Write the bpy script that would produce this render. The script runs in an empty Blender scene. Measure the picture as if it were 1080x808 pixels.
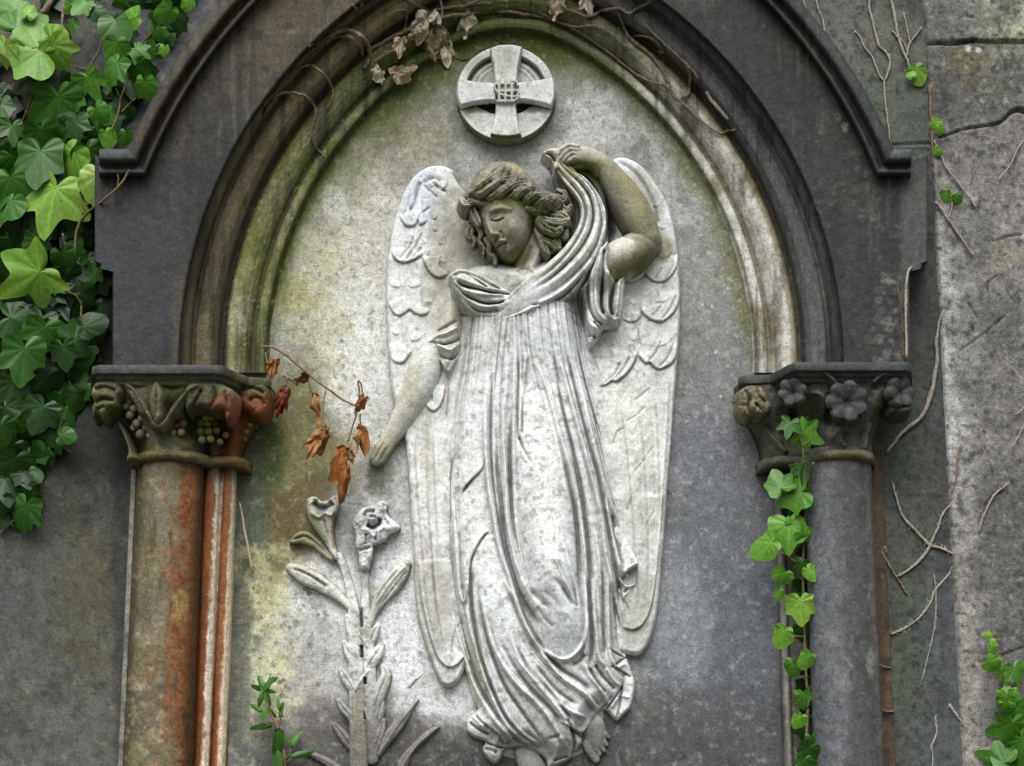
import bpy, math, random
import numpy as np
from mathutils import Matrix, Vector

scene = bpy.context.scene
COL = scene.collection
R = math.radians
random.seed(7)
RNG = np.random.default_rng(11)

# ---------------------------------------------------------------- survey of the photograph
# one photo pixel on the carved slab is 2 mm; heights h are given in the same unit, out of the slab
S, F, TH, DIST, ZC = 0.002, 2000.0, R(13.0), 4.0, 2.4
CT, ST = math.cos(TH), math.sin(TH)
CAM = (0.0, -DIST * CT, ZC - DIST * ST)

def P(px, py, h=0.0):
    px = np.asarray(px, float); py = np.asarray(py, float); h = np.asarray(h, float)
    a = (px - 540) / F; b = (404 - py) / F
    t = (-h * S - CAM[1]) / (CT - b * ST)
    return t * a, -h * S + 0 * t, CAM[2] + t * (ST + b * CT)

def P3(px, py, h=0.0):
    x, y, z = P(px, py, h)
    return (float(x), float(y), float(z))

def proj(X, Y, Z):
    ry = Y - CAM[1]; rz = Z - CAM[2]
    dep = ry * CT + rz * ST
    return 540 + F * X / dep, 404 - F * (-ry * ST + rz * CT) / dep

# ---------------------------------------------------------------- noise
_T = np.random.default_rng(3).random((16, 256, 256)).astype(np.float32)

def vnoise(x, y, s=0):
    t = _T[s % 16]
    xi = np.floor(x).astype(int); yi = np.floor(y).astype(int)
    fx = x - xi; fy = y - yi
    fx = fx * fx * (3 - 2 * fx); fy = fy * fy * (3 - 2 * fy)
    a = t[yi & 255, xi & 255]; b = t[yi & 255, (xi + 1) & 255]
    c = t[(yi + 1) & 255, xi & 255]; d = t[(yi + 1) & 255, (xi + 1) & 255]
    return (a * (1 - fx) + b * fx) * (1 - fy) + (c * (1 - fx) + d * fx) * fy

def fbm(u, v, scale, seed=0, octv=4):
    out = 0; amp = 0.5; tot = 0
    x = u / scale + seed * 7.3; y = v / scale + seed * 3.1
    for k in range(octv):
        out = out + amp * vnoise(x, y, seed + k); tot += amp
        x = x * 2.03 + 5.1; y = y * 2.03 + 1.7; amp *= 0.55
    return out / tot

def sstep(a, b, x):
    t = np.clip((x - a) / (b - a), 0, 1)
    return t * t * (3 - 2 * t)

# ---------------------------------------------------------------- curves
def spl(pts, n=5, closed=False):
    p = np.array(pts, float)
    if len(p) < 3:
        t = np.linspace(0, 1, n + 1)[:, None]
        return p[0] * (1 - t) + p[-1] * t
    if closed:
        q = np.vstack([p[-1], p, p[0], p[1]])
    else:
        q = np.vstack([2 * p[0] - p[1], p, 2 * p[-1] - p[-2]])
    out = []
    for i in range(1, len(q) - 2):
        a, b, c, d = q[i - 1], q[i], q[i + 1], q[i + 2]
        for k in range(n):
            t = k / n
            out.append(0.5 * (2 * b + (c - a) * t + (2 * a - 5 * b + 4 * c - d) * t * t + (3 * b - a - 3 * c + d) * t ** 3))
    if not closed:
        out.append(q[-2])
    return np.array(out)

# ---------------------------------------------------------------- colour: photo tones -> base colours
K = 0.72
def lin(c):
    c = np.clip(c, 0, 1)
    return np.where(c <= 0.04045, c / 12.92, ((c + 0.055) / 1.055) ** 2.4)

class Paint:
    """patina laid on a surface: stains, lichen, moss, some painted shade"""
    def __init__(s, U, V, rgb):
        s.U, s.V = U, V
        s.c = np.ones(U.shape + (3,)) * (np.array(rgb) / 255.0)
        s._n = {}
    def n(s, scale, seed=0, octv=4):
        k = (scale, seed, octv)
        if k not in s._n:
            s._n[k] = fbm(s.U, s.V, scale, seed, octv)
        return s._n[k]
    def mix(s, rgb, w):
        w = np.clip(w, 0, 1)[..., None]
        s.c = s.c * (1 - w) + (np.array(rgb) / 255.0) * w
    def blob(s, cx, cy, rx, ry, rgb, a=1.0, nz=0.9, scale=26, rot=0.0, seed=1):
        dx = s.U - cx; dy = s.V - cy
        if rot:
            cr, sr = math.cos(R(rot)), math.sin(R(rot))
            dx, dy = dx * cr + dy * sr, -dx * sr + dy * cr
        q = np.sqrt((dx / rx) ** 2 + (dy / ry) ** 2)
        q = q + (s.n(scale, seed) - 0.5) * 2 * nz
        s.mix(rgb, a * sstep(1.35, 0.5, q))
    def mottle(s, rgb, scale, lo, hi, a=1.0, seed=2, octv=4):
        s.mix(rgb, a * sstep(lo, hi, s.n(scale, seed, octv)))
    def spots(s, rgb, n, box, r0, r1, a=0.8, seed=5):
        rg = np.random.default_rng(seed)
        cols = s.U.ndim == 2
        for _ in range(n):
            cx = rg.uniform(box[0], box[2]); cy = rg.uniform(box[1], box[3]); r = rg.uniform(r0, r1)
            al = a * rg.uniform(0.4, 1)
            m = (np.abs(s.U - cx) < r * 2) & (np.abs(s.V - cy) < r * 2)
            if not m.any():
                continue
            d = np.hypot(s.U[m] - cx, s.V[m] - cy) / r + (vnoise(s.U[m] / 3, s.V[m] / 3, 4) - 0.5) * 0.6
            w = (al * sstep(1.2, 0.75, d) * (0.55 + 0.45 * sstep(0.2, 0.8, d)))[:, None]
            s.c[m] = s.c[m] * (1 - w) + np.array(rgb) / 255.0 * w
    def out(s):
        return lin(s.c) * K

# ---------------------------------------------------------------- objects
def tag(o, label=None, cat=None, group=None, kind=None):
    if label: o['label'] = label
    if cat: o['category'] = cat
    if group: o['group'] = group
    if kind: o['kind'] = kind
    return o

def thing(name, loc, label, cat, group=None):
    o = bpy.data.objects.new(name, None); COL.objects.link(o)
    o.location = loc
    o.empty_display_size = 0.05
    return tag(o, label, cat, group)

def root_of(o):
    v = Vector((0, 0, 0))
    while o is not None:
        v += o.location; o = o.parent
    return v

def link(name, me, mat, parent=None, place=True):
    if mat is not None and not me.materials:
        me.materials.append(mat)
    o = bpy.data.objects.new(name, me); COL.objects.link(o)
    if parent is not None:
        o.parent = parent
    return o

def raw_mesh(name, verts, faces, cols=None, smooth=True):
    """verts (n,3); faces: (m,4) int array or list of tuples"""
    me = bpy.data.meshes.new(name)
    verts = np.asarray(verts, np.float32)
    if isinstance(faces, np.ndarray):
        m, k = faces.shape
        me.vertices.add(len(verts)); me.vertices.foreach_set('co', verts.ravel())
        me.loops.add(m * k); me.loops.foreach_set('vertex_index', faces.astype(np.int32).ravel())
        me.polygons.add(m)
        me.polygons.foreach_set('loop_start', np.arange(0, m * k, k, dtype=np.int32))
        me.polygons.foreach_set('loop_total', np.full(m, k, np.int32))
        me.update(calc_edges=True)
    else:
        me.from_pydata([tuple(v) for v in verts], [], [tuple(f) for f in faces])
    me.polygons.foreach_set('use_smooth', np.full(len(me.polygons), bool(smooth)))
    if cols is not None:
        a = me.attributes.new('Col', 'FLOAT_COLOR', 'POINT')
        c4 = np.ones((len(verts), 4), np.float32); c4[:, :3] = np.asarray(cols).reshape(-1, 3)
        a.data.foreach_set('color', c4.ravel())
    me.update(); me.validate()
    return me

def surf(name, X, Y, Z, cols, mat, parent=None, keep=None, wrap=False, flip=False, smooth=True):
    """a sheet given as 2-D arrays of points"""
    n, m = X.shape
    off = root_of(parent) if parent is not None else Vector((0, 0, 0))
    v = np.stack([X - off.x, Y - off.y, Z - off.z], -1).reshape(-1, 3)
    idx = np.arange(n * m).reshape(n, m)
    if wrap:
        idx = np.hstack([idx, idx[:, :1]])
    q = np.stack([idx[:-1, :-1], idx[1:, :-1], idx[1:, 1:], idx[:-1, 1:]], -1).reshape(-1, 4)
    if flip:
        q = q[:, ::-1]
    c = None if cols is None else np.asarray(cols).reshape(-1, 3)
    if keep is not None:
        q = q[keep.reshape(-1)]
        used = np.zeros(n * m, bool); used[q.ravel()] = True
        re = np.cumsum(used) - 1
        q = re[q]; v = v[used]
        if c is not None: c = c[used]
    return link(name, raw_mesh(name, v, q, c, smooth), mat, parent)

def blur(A, r):
    for ax in (0, 1):
        for _ in range(2):
            k = max(1, int(round(r)))
            pad = [(0, 0), (0, 0)]; pad[ax] = (k + 1, k)
            B = np.cumsum(np.pad(A, pad, mode='edge'), axis=ax)
            n = A.shape[ax]
            A = (np.take(B, np.arange(2 * k + 1, 2 * k + 1 + n), ax) - np.take(B, np.arange(n), ax)) / (2 * k + 1)
    return A

def segs(px, py, pts, closed):
    """distance to a polyline, parameter along it (0..1), signed side"""
    best = np.full(px.shape, 1e9); tt = np.zeros(px.shape); side = np.zeros(px.shape)
    n = len(pts); last = n if closed else n - 1
    L = np.array([np.hypot(*(pts[(i + 1) % n][:2] - pts[i][:2])) for i in range(last)])
    cum = np.concatenate([[0], np.cumsum(L)]); tot = max(cum[-1], 1e-6)
    for i in range(last):
        a = pts[i][:2]; b = pts[(i + 1) % n][:2]
        d = b - a; l2 = max(d @ d, 1e-9)
        ex, ey = px - a[0], py - a[1]
        t = np.clip((ex * d[0] + ey * d[1]) / l2, 0, 1)
        q = (ex - t * d[0]) ** 2 + (ey - t * d[1]) ** 2
        m = q < best
        best = np.where(m, q, best)
        tt = np.where(m, (cum[i] + t * L[i]) / tot, tt)
        side = np.where(m, np.sign(d[0] * ey - d[1] * ex), side)
    return np.sqrt(best), tt, side

class Grid:
    """a carved sheet: regular grid in the plane of the wall, cut to a depth H at each point"""
    def __init__(g, x0, y0, x1, y1, step=1.0, h0=0.0, H=-60.0):
        xs, _, zs = P([x0, x1, x0, x1], [y0, y0, y1, y1], h0)
        nx = int((xs.max() - xs.min()) / (step * S)) + 2; nz = int((zs.max() - zs.min()) / (step * S)) + 2
        g.X, g.Z = np.meshgrid(np.linspace(xs.min(), xs.max(), nx), np.linspace(zs.max(), zs.min(), nz))
        g.h0 = h0; g.step = step
        g.U, g.V = proj(g.X, -h0 * S, g.Z)
        g.H = np.full(g.X.shape, float(H))
        g.u0, g.u1 = g.U.min(0), g.U.max(0); g.v0, g.v1 = g.V.min(1), g.V.max(1)
    def adj(g, pts, h):
        p = np.array(pts, float)
        if h is None: return p
        x, y, z = P(p[:, 0], p[:, 1], h)
        u, v = proj(x, -g.h0 * S, z)
        p[:, 0], p[:, 1] = u, v
        return p
    def win(g, pts, m):
        c = np.where((g.u1 >= pts[:, 0].min() - m) & (g.u0 <= pts[:, 0].max() + m))[0]
        r = np.where((g.v1 >= pts[:, 1].min() - m) & (g.v0 <= pts[:, 1].max() + m))[0]
        if len(c) == 0 or len(r) == 0: return None
        return slice(r[0], r[-1] + 1), slice(c[0], c[-1] + 1)
    def sdf(g, pts, n=4, h=None, smooth=True, margin=14):
        """signed distance, positive inside, -margin beyond the window"""
        p = g.adj(pts, h)
        p = spl(p, n, True) if smooth else p
        out = np.full(g.X.shape, -float(margin))
        w = g.win(p, margin)
        if w is None: return out
        u, v = g.U[w], g.V[w]
        d, _, _ = segs(u, v, p, True)
        ins = np.zeros(u.shape, bool); k = len(p)
        for i in range(k):
            x0, y0 = p[i][:2]; x1, y1 = p[(i + 1) % k][:2]
            if y0 == y1: continue
            c = (y0 > v) != (y1 > v)
            ins ^= c & (u < (x1 - x0) * (v - y0) / (y1 - y0) + x0)
        out[w] = np.where(ins, d, np.maximum(-d, -margin))
        return out
    def up(g, A):
        g.H = np.maximum(g.H, A)
    def stroke(g, pts, w, h, prof='g', taper=(0.12, 0.12), mask=None, n=5, at=None, mode='add', side=1, decay=None):
        """ridge (h>0) or groove (h<0) along a line; w, h may be lists that vary along it"""
        p = spl(g.adj(pts, at), n)
        ww = np.atleast_1d(w).astype(float); hh = np.atleast_1d(h).astype(float)
        m = (decay or ww.max()) * 3 + 2
        wn = g.win(p, m)
        if wn is None: return
        d, t, sd = segs(g.U[wn], g.V[wn], p, False)
        W = np.interp(t, np.linspace(0, 1, len(ww)), ww); A = np.interp(t, np.linspace(0, 1, len(hh)), hh)
        e = 0.0 if prof == 'step' else 0.02
        if taper[0] > 0: A = A * sstep(0, taper[0], t + e)
        if taper[1] > 0: A = A * sstep(0, taper[1], 1 + e - t)
        if prof == 'g': f = np.exp(-(d / W) ** 2)
        elif prof == 's':   # sharp crest
            f = np.exp(-np.abs(d / W) * 1.3) * (d < 4 * W)
        elif prof == 'step':  # cliff on one side, fading away behind it
            s = d * sd * side
            ed = np.clip(1 - np.hypot(0, 0) - d / m, 0, 1)
            f = sstep(-W * 0.6, W * 0.6, s) * np.exp(-np.clip(s, 0, None) / (decay or 10)) * sstep(0, 0.25, ed)
        A = A * f
        if mask is not None: A = A * mask[wn]
        g.H[wn] += A
    def limb(g, pts, k=1.0, at=None, n=5, drop=3.0, flat=1.0):
        """rounded limb: pts are (x, y, radius, height of the axis)"""
        p = g.adj(pts, at); p = spl(p, n)
        rmax = p[:, 2].max()
        wn = g.win(p, rmax + 12)
        if wn is None: return
        d, t, _ = segs(g.U[wn], g.V[wn], p, False)
        L = np.concatenate([[0], np.cumsum(np.hypot(np.diff(p[:, 0]), np.diff(p[:, 1])))]); L = L / L[-1]
        r = np.interp(t, L, p[:, 2]); hc = np.interp(t, L, p[:, 3])
        q = np.clip(d / r, 0, 1)
        H = hc + k * r * np.sqrt(1 - q ** 2) - np.where(d > r, (d - r) * drop * 3 + 2, 0)
        H = np.where(d > r + 8, -60, H)
        g.H[wn] = np.maximum(g.H[wn], H)
    def bump(g, cx, cy, sx, sy, h, rot=0, at=None):
        if at is not None:
            cx, cy = g.adj([(cx, cy)], at)[0]
        dx = g.U - cx; dy = g.V - cy
        if rot:
            c, s = math.cos(R(rot)), math.sin(R(rot)); dx, dy = dx * c + dy * s, -dx * s + dy * c
        g.H += h * np.exp(-(dx / sx) ** 2 - (dy / sy) ** 2)
    def rough(g, a, scale, seed=0):
        g.H += a * (fbm(g.U, g.V, scale, seed) - 0.5) * 2
    def cav(g, r):
        Hc = np.clip(g.H, -4, None)
        return blur(Hc, r / g.step) - Hc
    def build(g, name, cols, mat, parent=None, floor=-3.0, cut=None):
        H = np.clip(g.H, floor - 3, None)
        k = np.maximum(np.maximum(H[:-1, :-1], H[1:, :-1]), np.maximum(H[1:, 1:], H[:-1, 1:])) > floor
        if cut is not None:
            k &= cut[:-1, :-1]
        return surf(name, g.X, -H * S, g.Z, cols, mat, parent, keep=k)

def dome(sd, r, h, drop=4.0):
    t = np.clip(sd / r, 0, 1)
    return h * np.sqrt(np.clip(1 - (1 - t) ** 2, 0, 1)) + np.where(sd < 0, sd * drop, 0)

# ---------------------------------------------------------------- tubes
def tube_geo(path, rad, nseg=7, wob=0.0, seed=0):
    p = np.asarray(path, float); n = len(p)
    rg = np.random.default_rng(seed)
    r = np.interp(np.linspace(0, 1, n), np.linspace(0, 1, len(np.atleast_1d(rad))), np.atleast_1d(rad))
    tang = np.gradient(p, axis=0); tang /= np.linalg.norm(tang, axis=1)[:, None] + 1e-12
    ref = np.array([0.0, 1.0, 0.0])
    V = []
    for i in range(n):
        a = np.cross(tang[i], ref); la = np.linalg.norm(a)
        a = a / la if la > 1e-4 else np.array([1.0, 0, 0])
        b = np.cross(tang[i], a)
        rr = r[i] * (1 + wob * (rg.random(nseg) - 0.5))
        for k in range(nseg):
            t = 2 * math.pi * k / nseg
            V.append(p[i] + rr[k] * (math.cos(t) * a + math.sin(t) * b))
    Fc = []
    for i in range(n - 1):
        for k in range(nseg):
            k2 = (k + 1) % nseg
            Fc.append((i * nseg + k, i * nseg + k2, (i + 1) * nseg + k2, (i + 1) * nseg + k))
    Fc.append(tuple(range(nseg))[::-1]); Fc.append(tuple((n - 1) * nseg + k for k in range(nseg)))
    return V, Fc

def tubes(name, lst, mat, parent=None, nseg=7, wob=0.25, n=6, jit=0.5):
    """lst of (pts3 in (px,py,h), radius in px); every piece under a parent is a part of its own"""
    if parent is not None and len(lst) > 1:
        for it in lst: tubes(name, [it], mat, parent, nseg, wob, n, jit)
        return None
    off = root_of(parent) if parent is not None else Vector((0, 0, 0))
    V, Fc = [], []
    for j, (pts, rad) in enumerate(lst):
        q = spl(pts, n)
        if len(q) > 8 and jit:
            ph = q[0, 0] * 3.7 + q[0, 1]; ar = np.arange(len(q)) * 1.0
            q[1:-1, 0] += jit * 2 * (vnoise(ar * 0.45 + ph, ar * 0 + 3.3, 2) - 0.5)[1:-1]; q[1:-1, 1] += jit * 2 * (vnoise(ar * 0.45 + ph, ar * 0 + 9.1, 5) - 0.5)[1:-1]
        x, y, z = P(q[:, 0], q[:, 1], q[:, 2])
        v, f = tube_geo(np.stack([x - off.x, y - off.y, z - off.z], 1), np.atleast_1d(rad) * S, nseg, wob, j)
        b = len(V); V += v; Fc += [tuple(i + b for i in ff) for ff in f]
    return link(name, raw_mesh(name, V, Fc), mat, parent)
# ---------------------------------------------------------------- materials
def new_mat(name):
    m = bpy.data.materials.new(name); m.use_nodes = True
    nt = m.node_tree; nt.nodes.clear()
    out = nt.nodes.new('ShaderNodeOutputMaterial'); b = nt.nodes.new('ShaderNodeBsdfPrincipled')
    nt.links.new(b.outputs[0], out.inputs[0])
    return m, nt, b

def nd(nt, t, **kw):
    n = nt.nodes.new(t)
    for k, v in kw.items(): setattr(n, k, v)
    return n

def noise(nt, scale, detail=4.0, rough=0.55, vec=None):
    n = nd(nt, 'ShaderNodeTexNoise'); n.inputs['Scale'].default_value = scale
    n.inputs['Detail'].default_value = detail; n.inputs['Roughness'].default_value = rough
    if vec is not None: nt.links.new(vec, n.inputs['Vector'])
    return n

def ramp(nt, src, pts):
    r = nd(nt, 'ShaderNodeValToRGB'); e = r.color_ramp.elements
    while len(e) > 1: e.remove(e[-1])
    e[0].position = pts[0][0]; e[0].color = tuple(pts[0][1]) + (1,)
    for p, c in pts[1:]:
        x = e.new(p); x.color = tuple(c) + (1,)
    nt.links.new(src, r.inputs[0]); return r

def mixc(nt, mode, a, b, fac=1.0):
    m = nd(nt, 'ShaderNodeMix', data_type='RGBA', blend_type=mode)
    if isinstance(fac, (int, float)): m.inputs[0].default_value = fac
    else: nt.links.new(fac, m.inputs[0])
    for s, v in ((m.inputs[6], a), (m.inputs[7], b)):
        if isinstance(v, tuple): s.default_value = v + (1,)
        else: nt.links.new(v, s)
    return m.outputs[2]

def stone(name, grain=(0.66, 1.28), grain_scale=420, pit=0.55, pit_lo=0.60, bump=0.0012, rough=0.9, spec=0.25, clump=0.22, base=None):
    m, nt, b = new_mat(name)
    pos = nd(nt, 'ShaderNodeNewGeometry').outputs['Position']
    if base is None:
        at = nd(nt, 'ShaderNodeAttribute', attribute_name='Col').outputs['Color']
    else:
        c0 = noise(nt, 9, 5, 0.6, pos)
        at = ramp(nt, c0.outputs[0], [(0.3, base[0]), (0.7, base[1])]).outputs[0]
    g1 = noise(nt, grain_scale, 3, 0.7, pos); g2 = noise(nt, grain_scale * 0.33, 4, 0.7, pos)
    lo, hi = grain
    r1 = ramp(nt, g1.outputs[0], [(0.30, (lo,) * 3), (0.52, (1, 1, 1)), (0.72, (hi,) * 3)])
    r2 = ramp(nt, g2.outputs[0], [(0.30, (lo * 1.12,) * 3), (0.5, (1, 1, 1)), (0.7, (hi * 0.94,) * 3)])
    c = mixc(nt, 'MULTIPLY', at, r1.outputs[0]); c = mixc(nt, 'MULTIPLY', c, r2.outputs[0])
    g3 = noise(nt, 38, 5, 0.65, pos)
    r3 = ramp(nt, g3.outputs[0], [(0.3, (1 - clump, 1 - clump, 1 - clump * 1.1)), (0.7, (1 + clump, 1 + clump, 1 + clump))])
    c = mixc(nt, 'MULTIPLY', c, r3.outputs[0])
    # dark grains and pits
    p1 = noise(nt, grain_scale * 0.75, 2, 0.5, pos)
    pm = ramp(nt, p1.outputs[0], [(pit_lo, (0, 0, 0)), (pit_lo + 0.06, (pit,) * 3)])
    dk = mixc(nt, 'MULTIPLY', c, (0.42, 0.41, 0.38))
    c = mixc(nt, 'MIX', c, dk, pm.outputs[0])
    nt.links.new(c, b.inputs['Base Color'])
    b.inputs['Roughness'].default_value = rough
    b.inputs['Specular IOR Level'].default_value = spec
    a1 = nd(nt, 'ShaderNodeMath', operation='ADD'); nt.links.new(g2.outputs[0], a1.inputs[0])
    a2 = nd(nt, 'ShaderNodeMath', operation='MULTIPLY'); nt.links.new(g1.outputs[0], a2.inputs[0]); a2.inputs[1].default_value = 0.5
    nt.links.new(a2.outputs[0], a1.inputs[1])
    bm = nd(nt, 'ShaderNodeBump'); bm.inputs['Strength'].default_value = 0.8; bm.inputs['Distance'].default_value = bump
    nt.links.new(a1.outputs[0], bm.inputs['Height']); nt.links.new(bm.outputs[0], b.inputs['Normal'])
    return m

M_CARVE = stone('carved_marble', grain=(0.74, 1.20), grain_scale=380, pit=0.6, pit_lo=0.61, bump=0.0011)
M_SLAB = stone('slab_stone', grain=(0.64, 1.30), grain_scale=330, pit=0.65, pit_lo=0.585, bump=0.0016)
M_ARCH = stone('arch_stone', grain=(0.62, 1.36), grain_scale=270, pit=0.55, pit_lo=0.60, bump=0.0018, rough=0.75, spec=0.35)
M_WALL = stone('wall_stone', grain=(0.66, 1.30), grain_scale=330, pit=0.6, pit_lo=0.60, bump=0.0022, clump=0.25)
M_CEMENT = stone('rough_render', grain=(0.58, 1.40), grain_scale=300, pit=0.6, pit_lo=0.60, bump=0.003, clump=0.3)

def leaf_mat(name, rough=0.42, trans=0.18, spec=0.4):
    m, nt, b = new_mat(name)
    at = nd(nt, 'ShaderNodeAttribute', attribute_name='Col').outputs['Color']
    pos = nd(nt, 'ShaderNodeNewGeometry').outputs['Position']
    oi = nd(nt, 'ShaderNodeObjectInfo')
    tone = mixc(nt, 'MULTIPLY', at, oi.outputs['Color'])
    n1 = noise(nt, 120, 4, 0.6, pos)
    r1 = ramp(nt, n1.outputs[0], [(0.3, (0.72, 0.76, 0.7)), (0.7, (1.25, 1.2, 1.2))])
    c = mixc(nt, 'MULTIPLY', tone, r1.outputs[0])
    nt.links.new(c, b.inputs['Base Color'])
    b.inputs['Roughness'].default_value = rough; b.inputs['Specular IOR Level'].default_value = spec
    bm = nd(nt, 'ShaderNodeBump'); bm.inputs['Strength'].default_value = 0.5; bm.inputs['Distance'].default_value = 0.001
    nt.links.new(n1.outputs[0], bm.inputs['Height']); nt.links.new(bm.outputs[0], b.inputs['Normal'])
    if trans:
        tr = nd(nt, 'ShaderNodeBsdfTranslucent'); mx = nd(nt, 'ShaderNodeMixShader'); mx.inputs[0].default_value = trans
        nt.links.new(c, tr.inputs[0]); nt.links.new(b.outputs[0], mx.inputs[1]); nt.links.new(tr.outputs[0], mx.inputs[2])
        nt.links.new(mx.outputs[0], [n for n in nt.nodes if n.type == 'OUTPUT_MATERIAL'][0].inputs[0])
    return m

def bark(name, c1, c2, scale=180, rough=0.85):
    m, nt, b = new_mat(name)
    pos = nd(nt, 'ShaderNodeNewGeometry').outputs['Position']
    n1 = noise(nt, scale, 4, 0.65, pos)
    r1 = ramp(nt, n1.outputs[0], [(0.32, c1), (0.68, c2)])
    nt.links.new(r1.outputs[0], b.inputs['Base Color']); b.inputs['Roughness'].default_value = rough
    b.inputs['Specular IOR Level'].default_value = 0.2
    bm = nd(nt, 'ShaderNodeBump'); bm.inputs['Strength'].default_value = 0.9; bm.inputs['Distance'].default_value = 0.0012
    nt.links.new(n1.outputs[0], bm.inputs['Height']); nt.links.new(bm.outputs[0], b.inputs['Normal'])
    return m

M_LEAF = leaf_mat('ivy_leaf')
M_DRYLEAF = leaf_mat('dry_leaf', rough=0.8, trans=0.12, spec=0.15)
M_VINE = bark('vine_bark', (0.07, 0.05, 0.035), (0.27, 0.21, 0.155))
M_VINE_DARK = bark('vine_bark_dark', (0.025, 0.018, 0.015), (0.12, 0.09, 0.07))
M_TWIG = bark('pale_twig', (0.14, 0.12, 0.095), (0.36, 0.335, 0.285))
M_ROOT = bark('root_scar', (0.15, 0.14, 0.12), (0.34, 0.32, 0.29))
M_STEM = bark('green_stem', (0.08, 0.07, 0.03), (0.20, 0.17, 0.08))
M_RED = bark('reddish_stem', (0.16, 0.06, 0.04), (0.30, 0.15, 0.09))
M_RUSTTWIG = bark('brown_twig', (0.11, 0.065, 0.04), (0.26, 0.17, 0.11))
M_STRAW = bark('straw', (0.28, 0.22, 0.15), (0.45, 0.38, 0.27))
# ---------------------------------------------------------------- ground, sky, light, camera
def base_ground():
    n = 60
    X, Y = np.meshgrid(np.linspace(-60, 60, n), np.linspace(-60, 60, n))
    Z = (fbm(X * 10, Y * 10, 20, 3) - 0.5) * 0.05
    m = stone('grass_ground', grain=(0.5, 1.5), grain_scale=60, base=((0.06, 0.075, 0.04), (0.10, 0.10, 0.07)), bump=0.01)
    o = surf('ground', X, Y, Z, None, m, flip=True)
    tag(o, 'rough grass at the foot of the memorial wall', kind='structure')
base_ground()

# ---------------------------------------------------------------- the arch in plan
CLX, CRX, SPY, R0, AX = 668.0, 410.0, 385.0, 387.0, 539.0
def arch_off(u, v):
    """distance outside the inner edge of the arch (photo pixels)"""
    left = np.where(v < SPY, np.hypot(u - CLX, v - SPY) - R0, (CLX - R0) - u)
    right = np.where(v < SPY, np.hypot(u - CRX, v - SPY) - R0, u - (CRX + R0))
    return np.where(u < AX, left, right)
PROF = [(-6, -3), (0, 3), (1, 9), (3, 13), (7, 15), (11, 13), (13, 9), (16, 10), (19, 17), (23, 23), (28, 28), (34, 31), (39, 31), (42, 30), (44, 27),
        (46, 26), (49, 30), (51, 35), (53, 41), (56, 46), (60, 52), (65, 55), (70, 53), (74, 52), (77, 49), (79, 49), (81, 55), (84, 62), (88, 69), (91, 76), (92, 85), (94, 88)]
def arch_h(u, v):
    o = arch_off(np.asarray(u, float), np.asarray(v, float))
    return np.interp(o, [p[0] for p in PROF] + [160, 164, 170, 176, 180, 184, 188, 192], [p[1] for p in PROF] + [88, 88, 97, 110, 108, 113, 112, 100])

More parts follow.
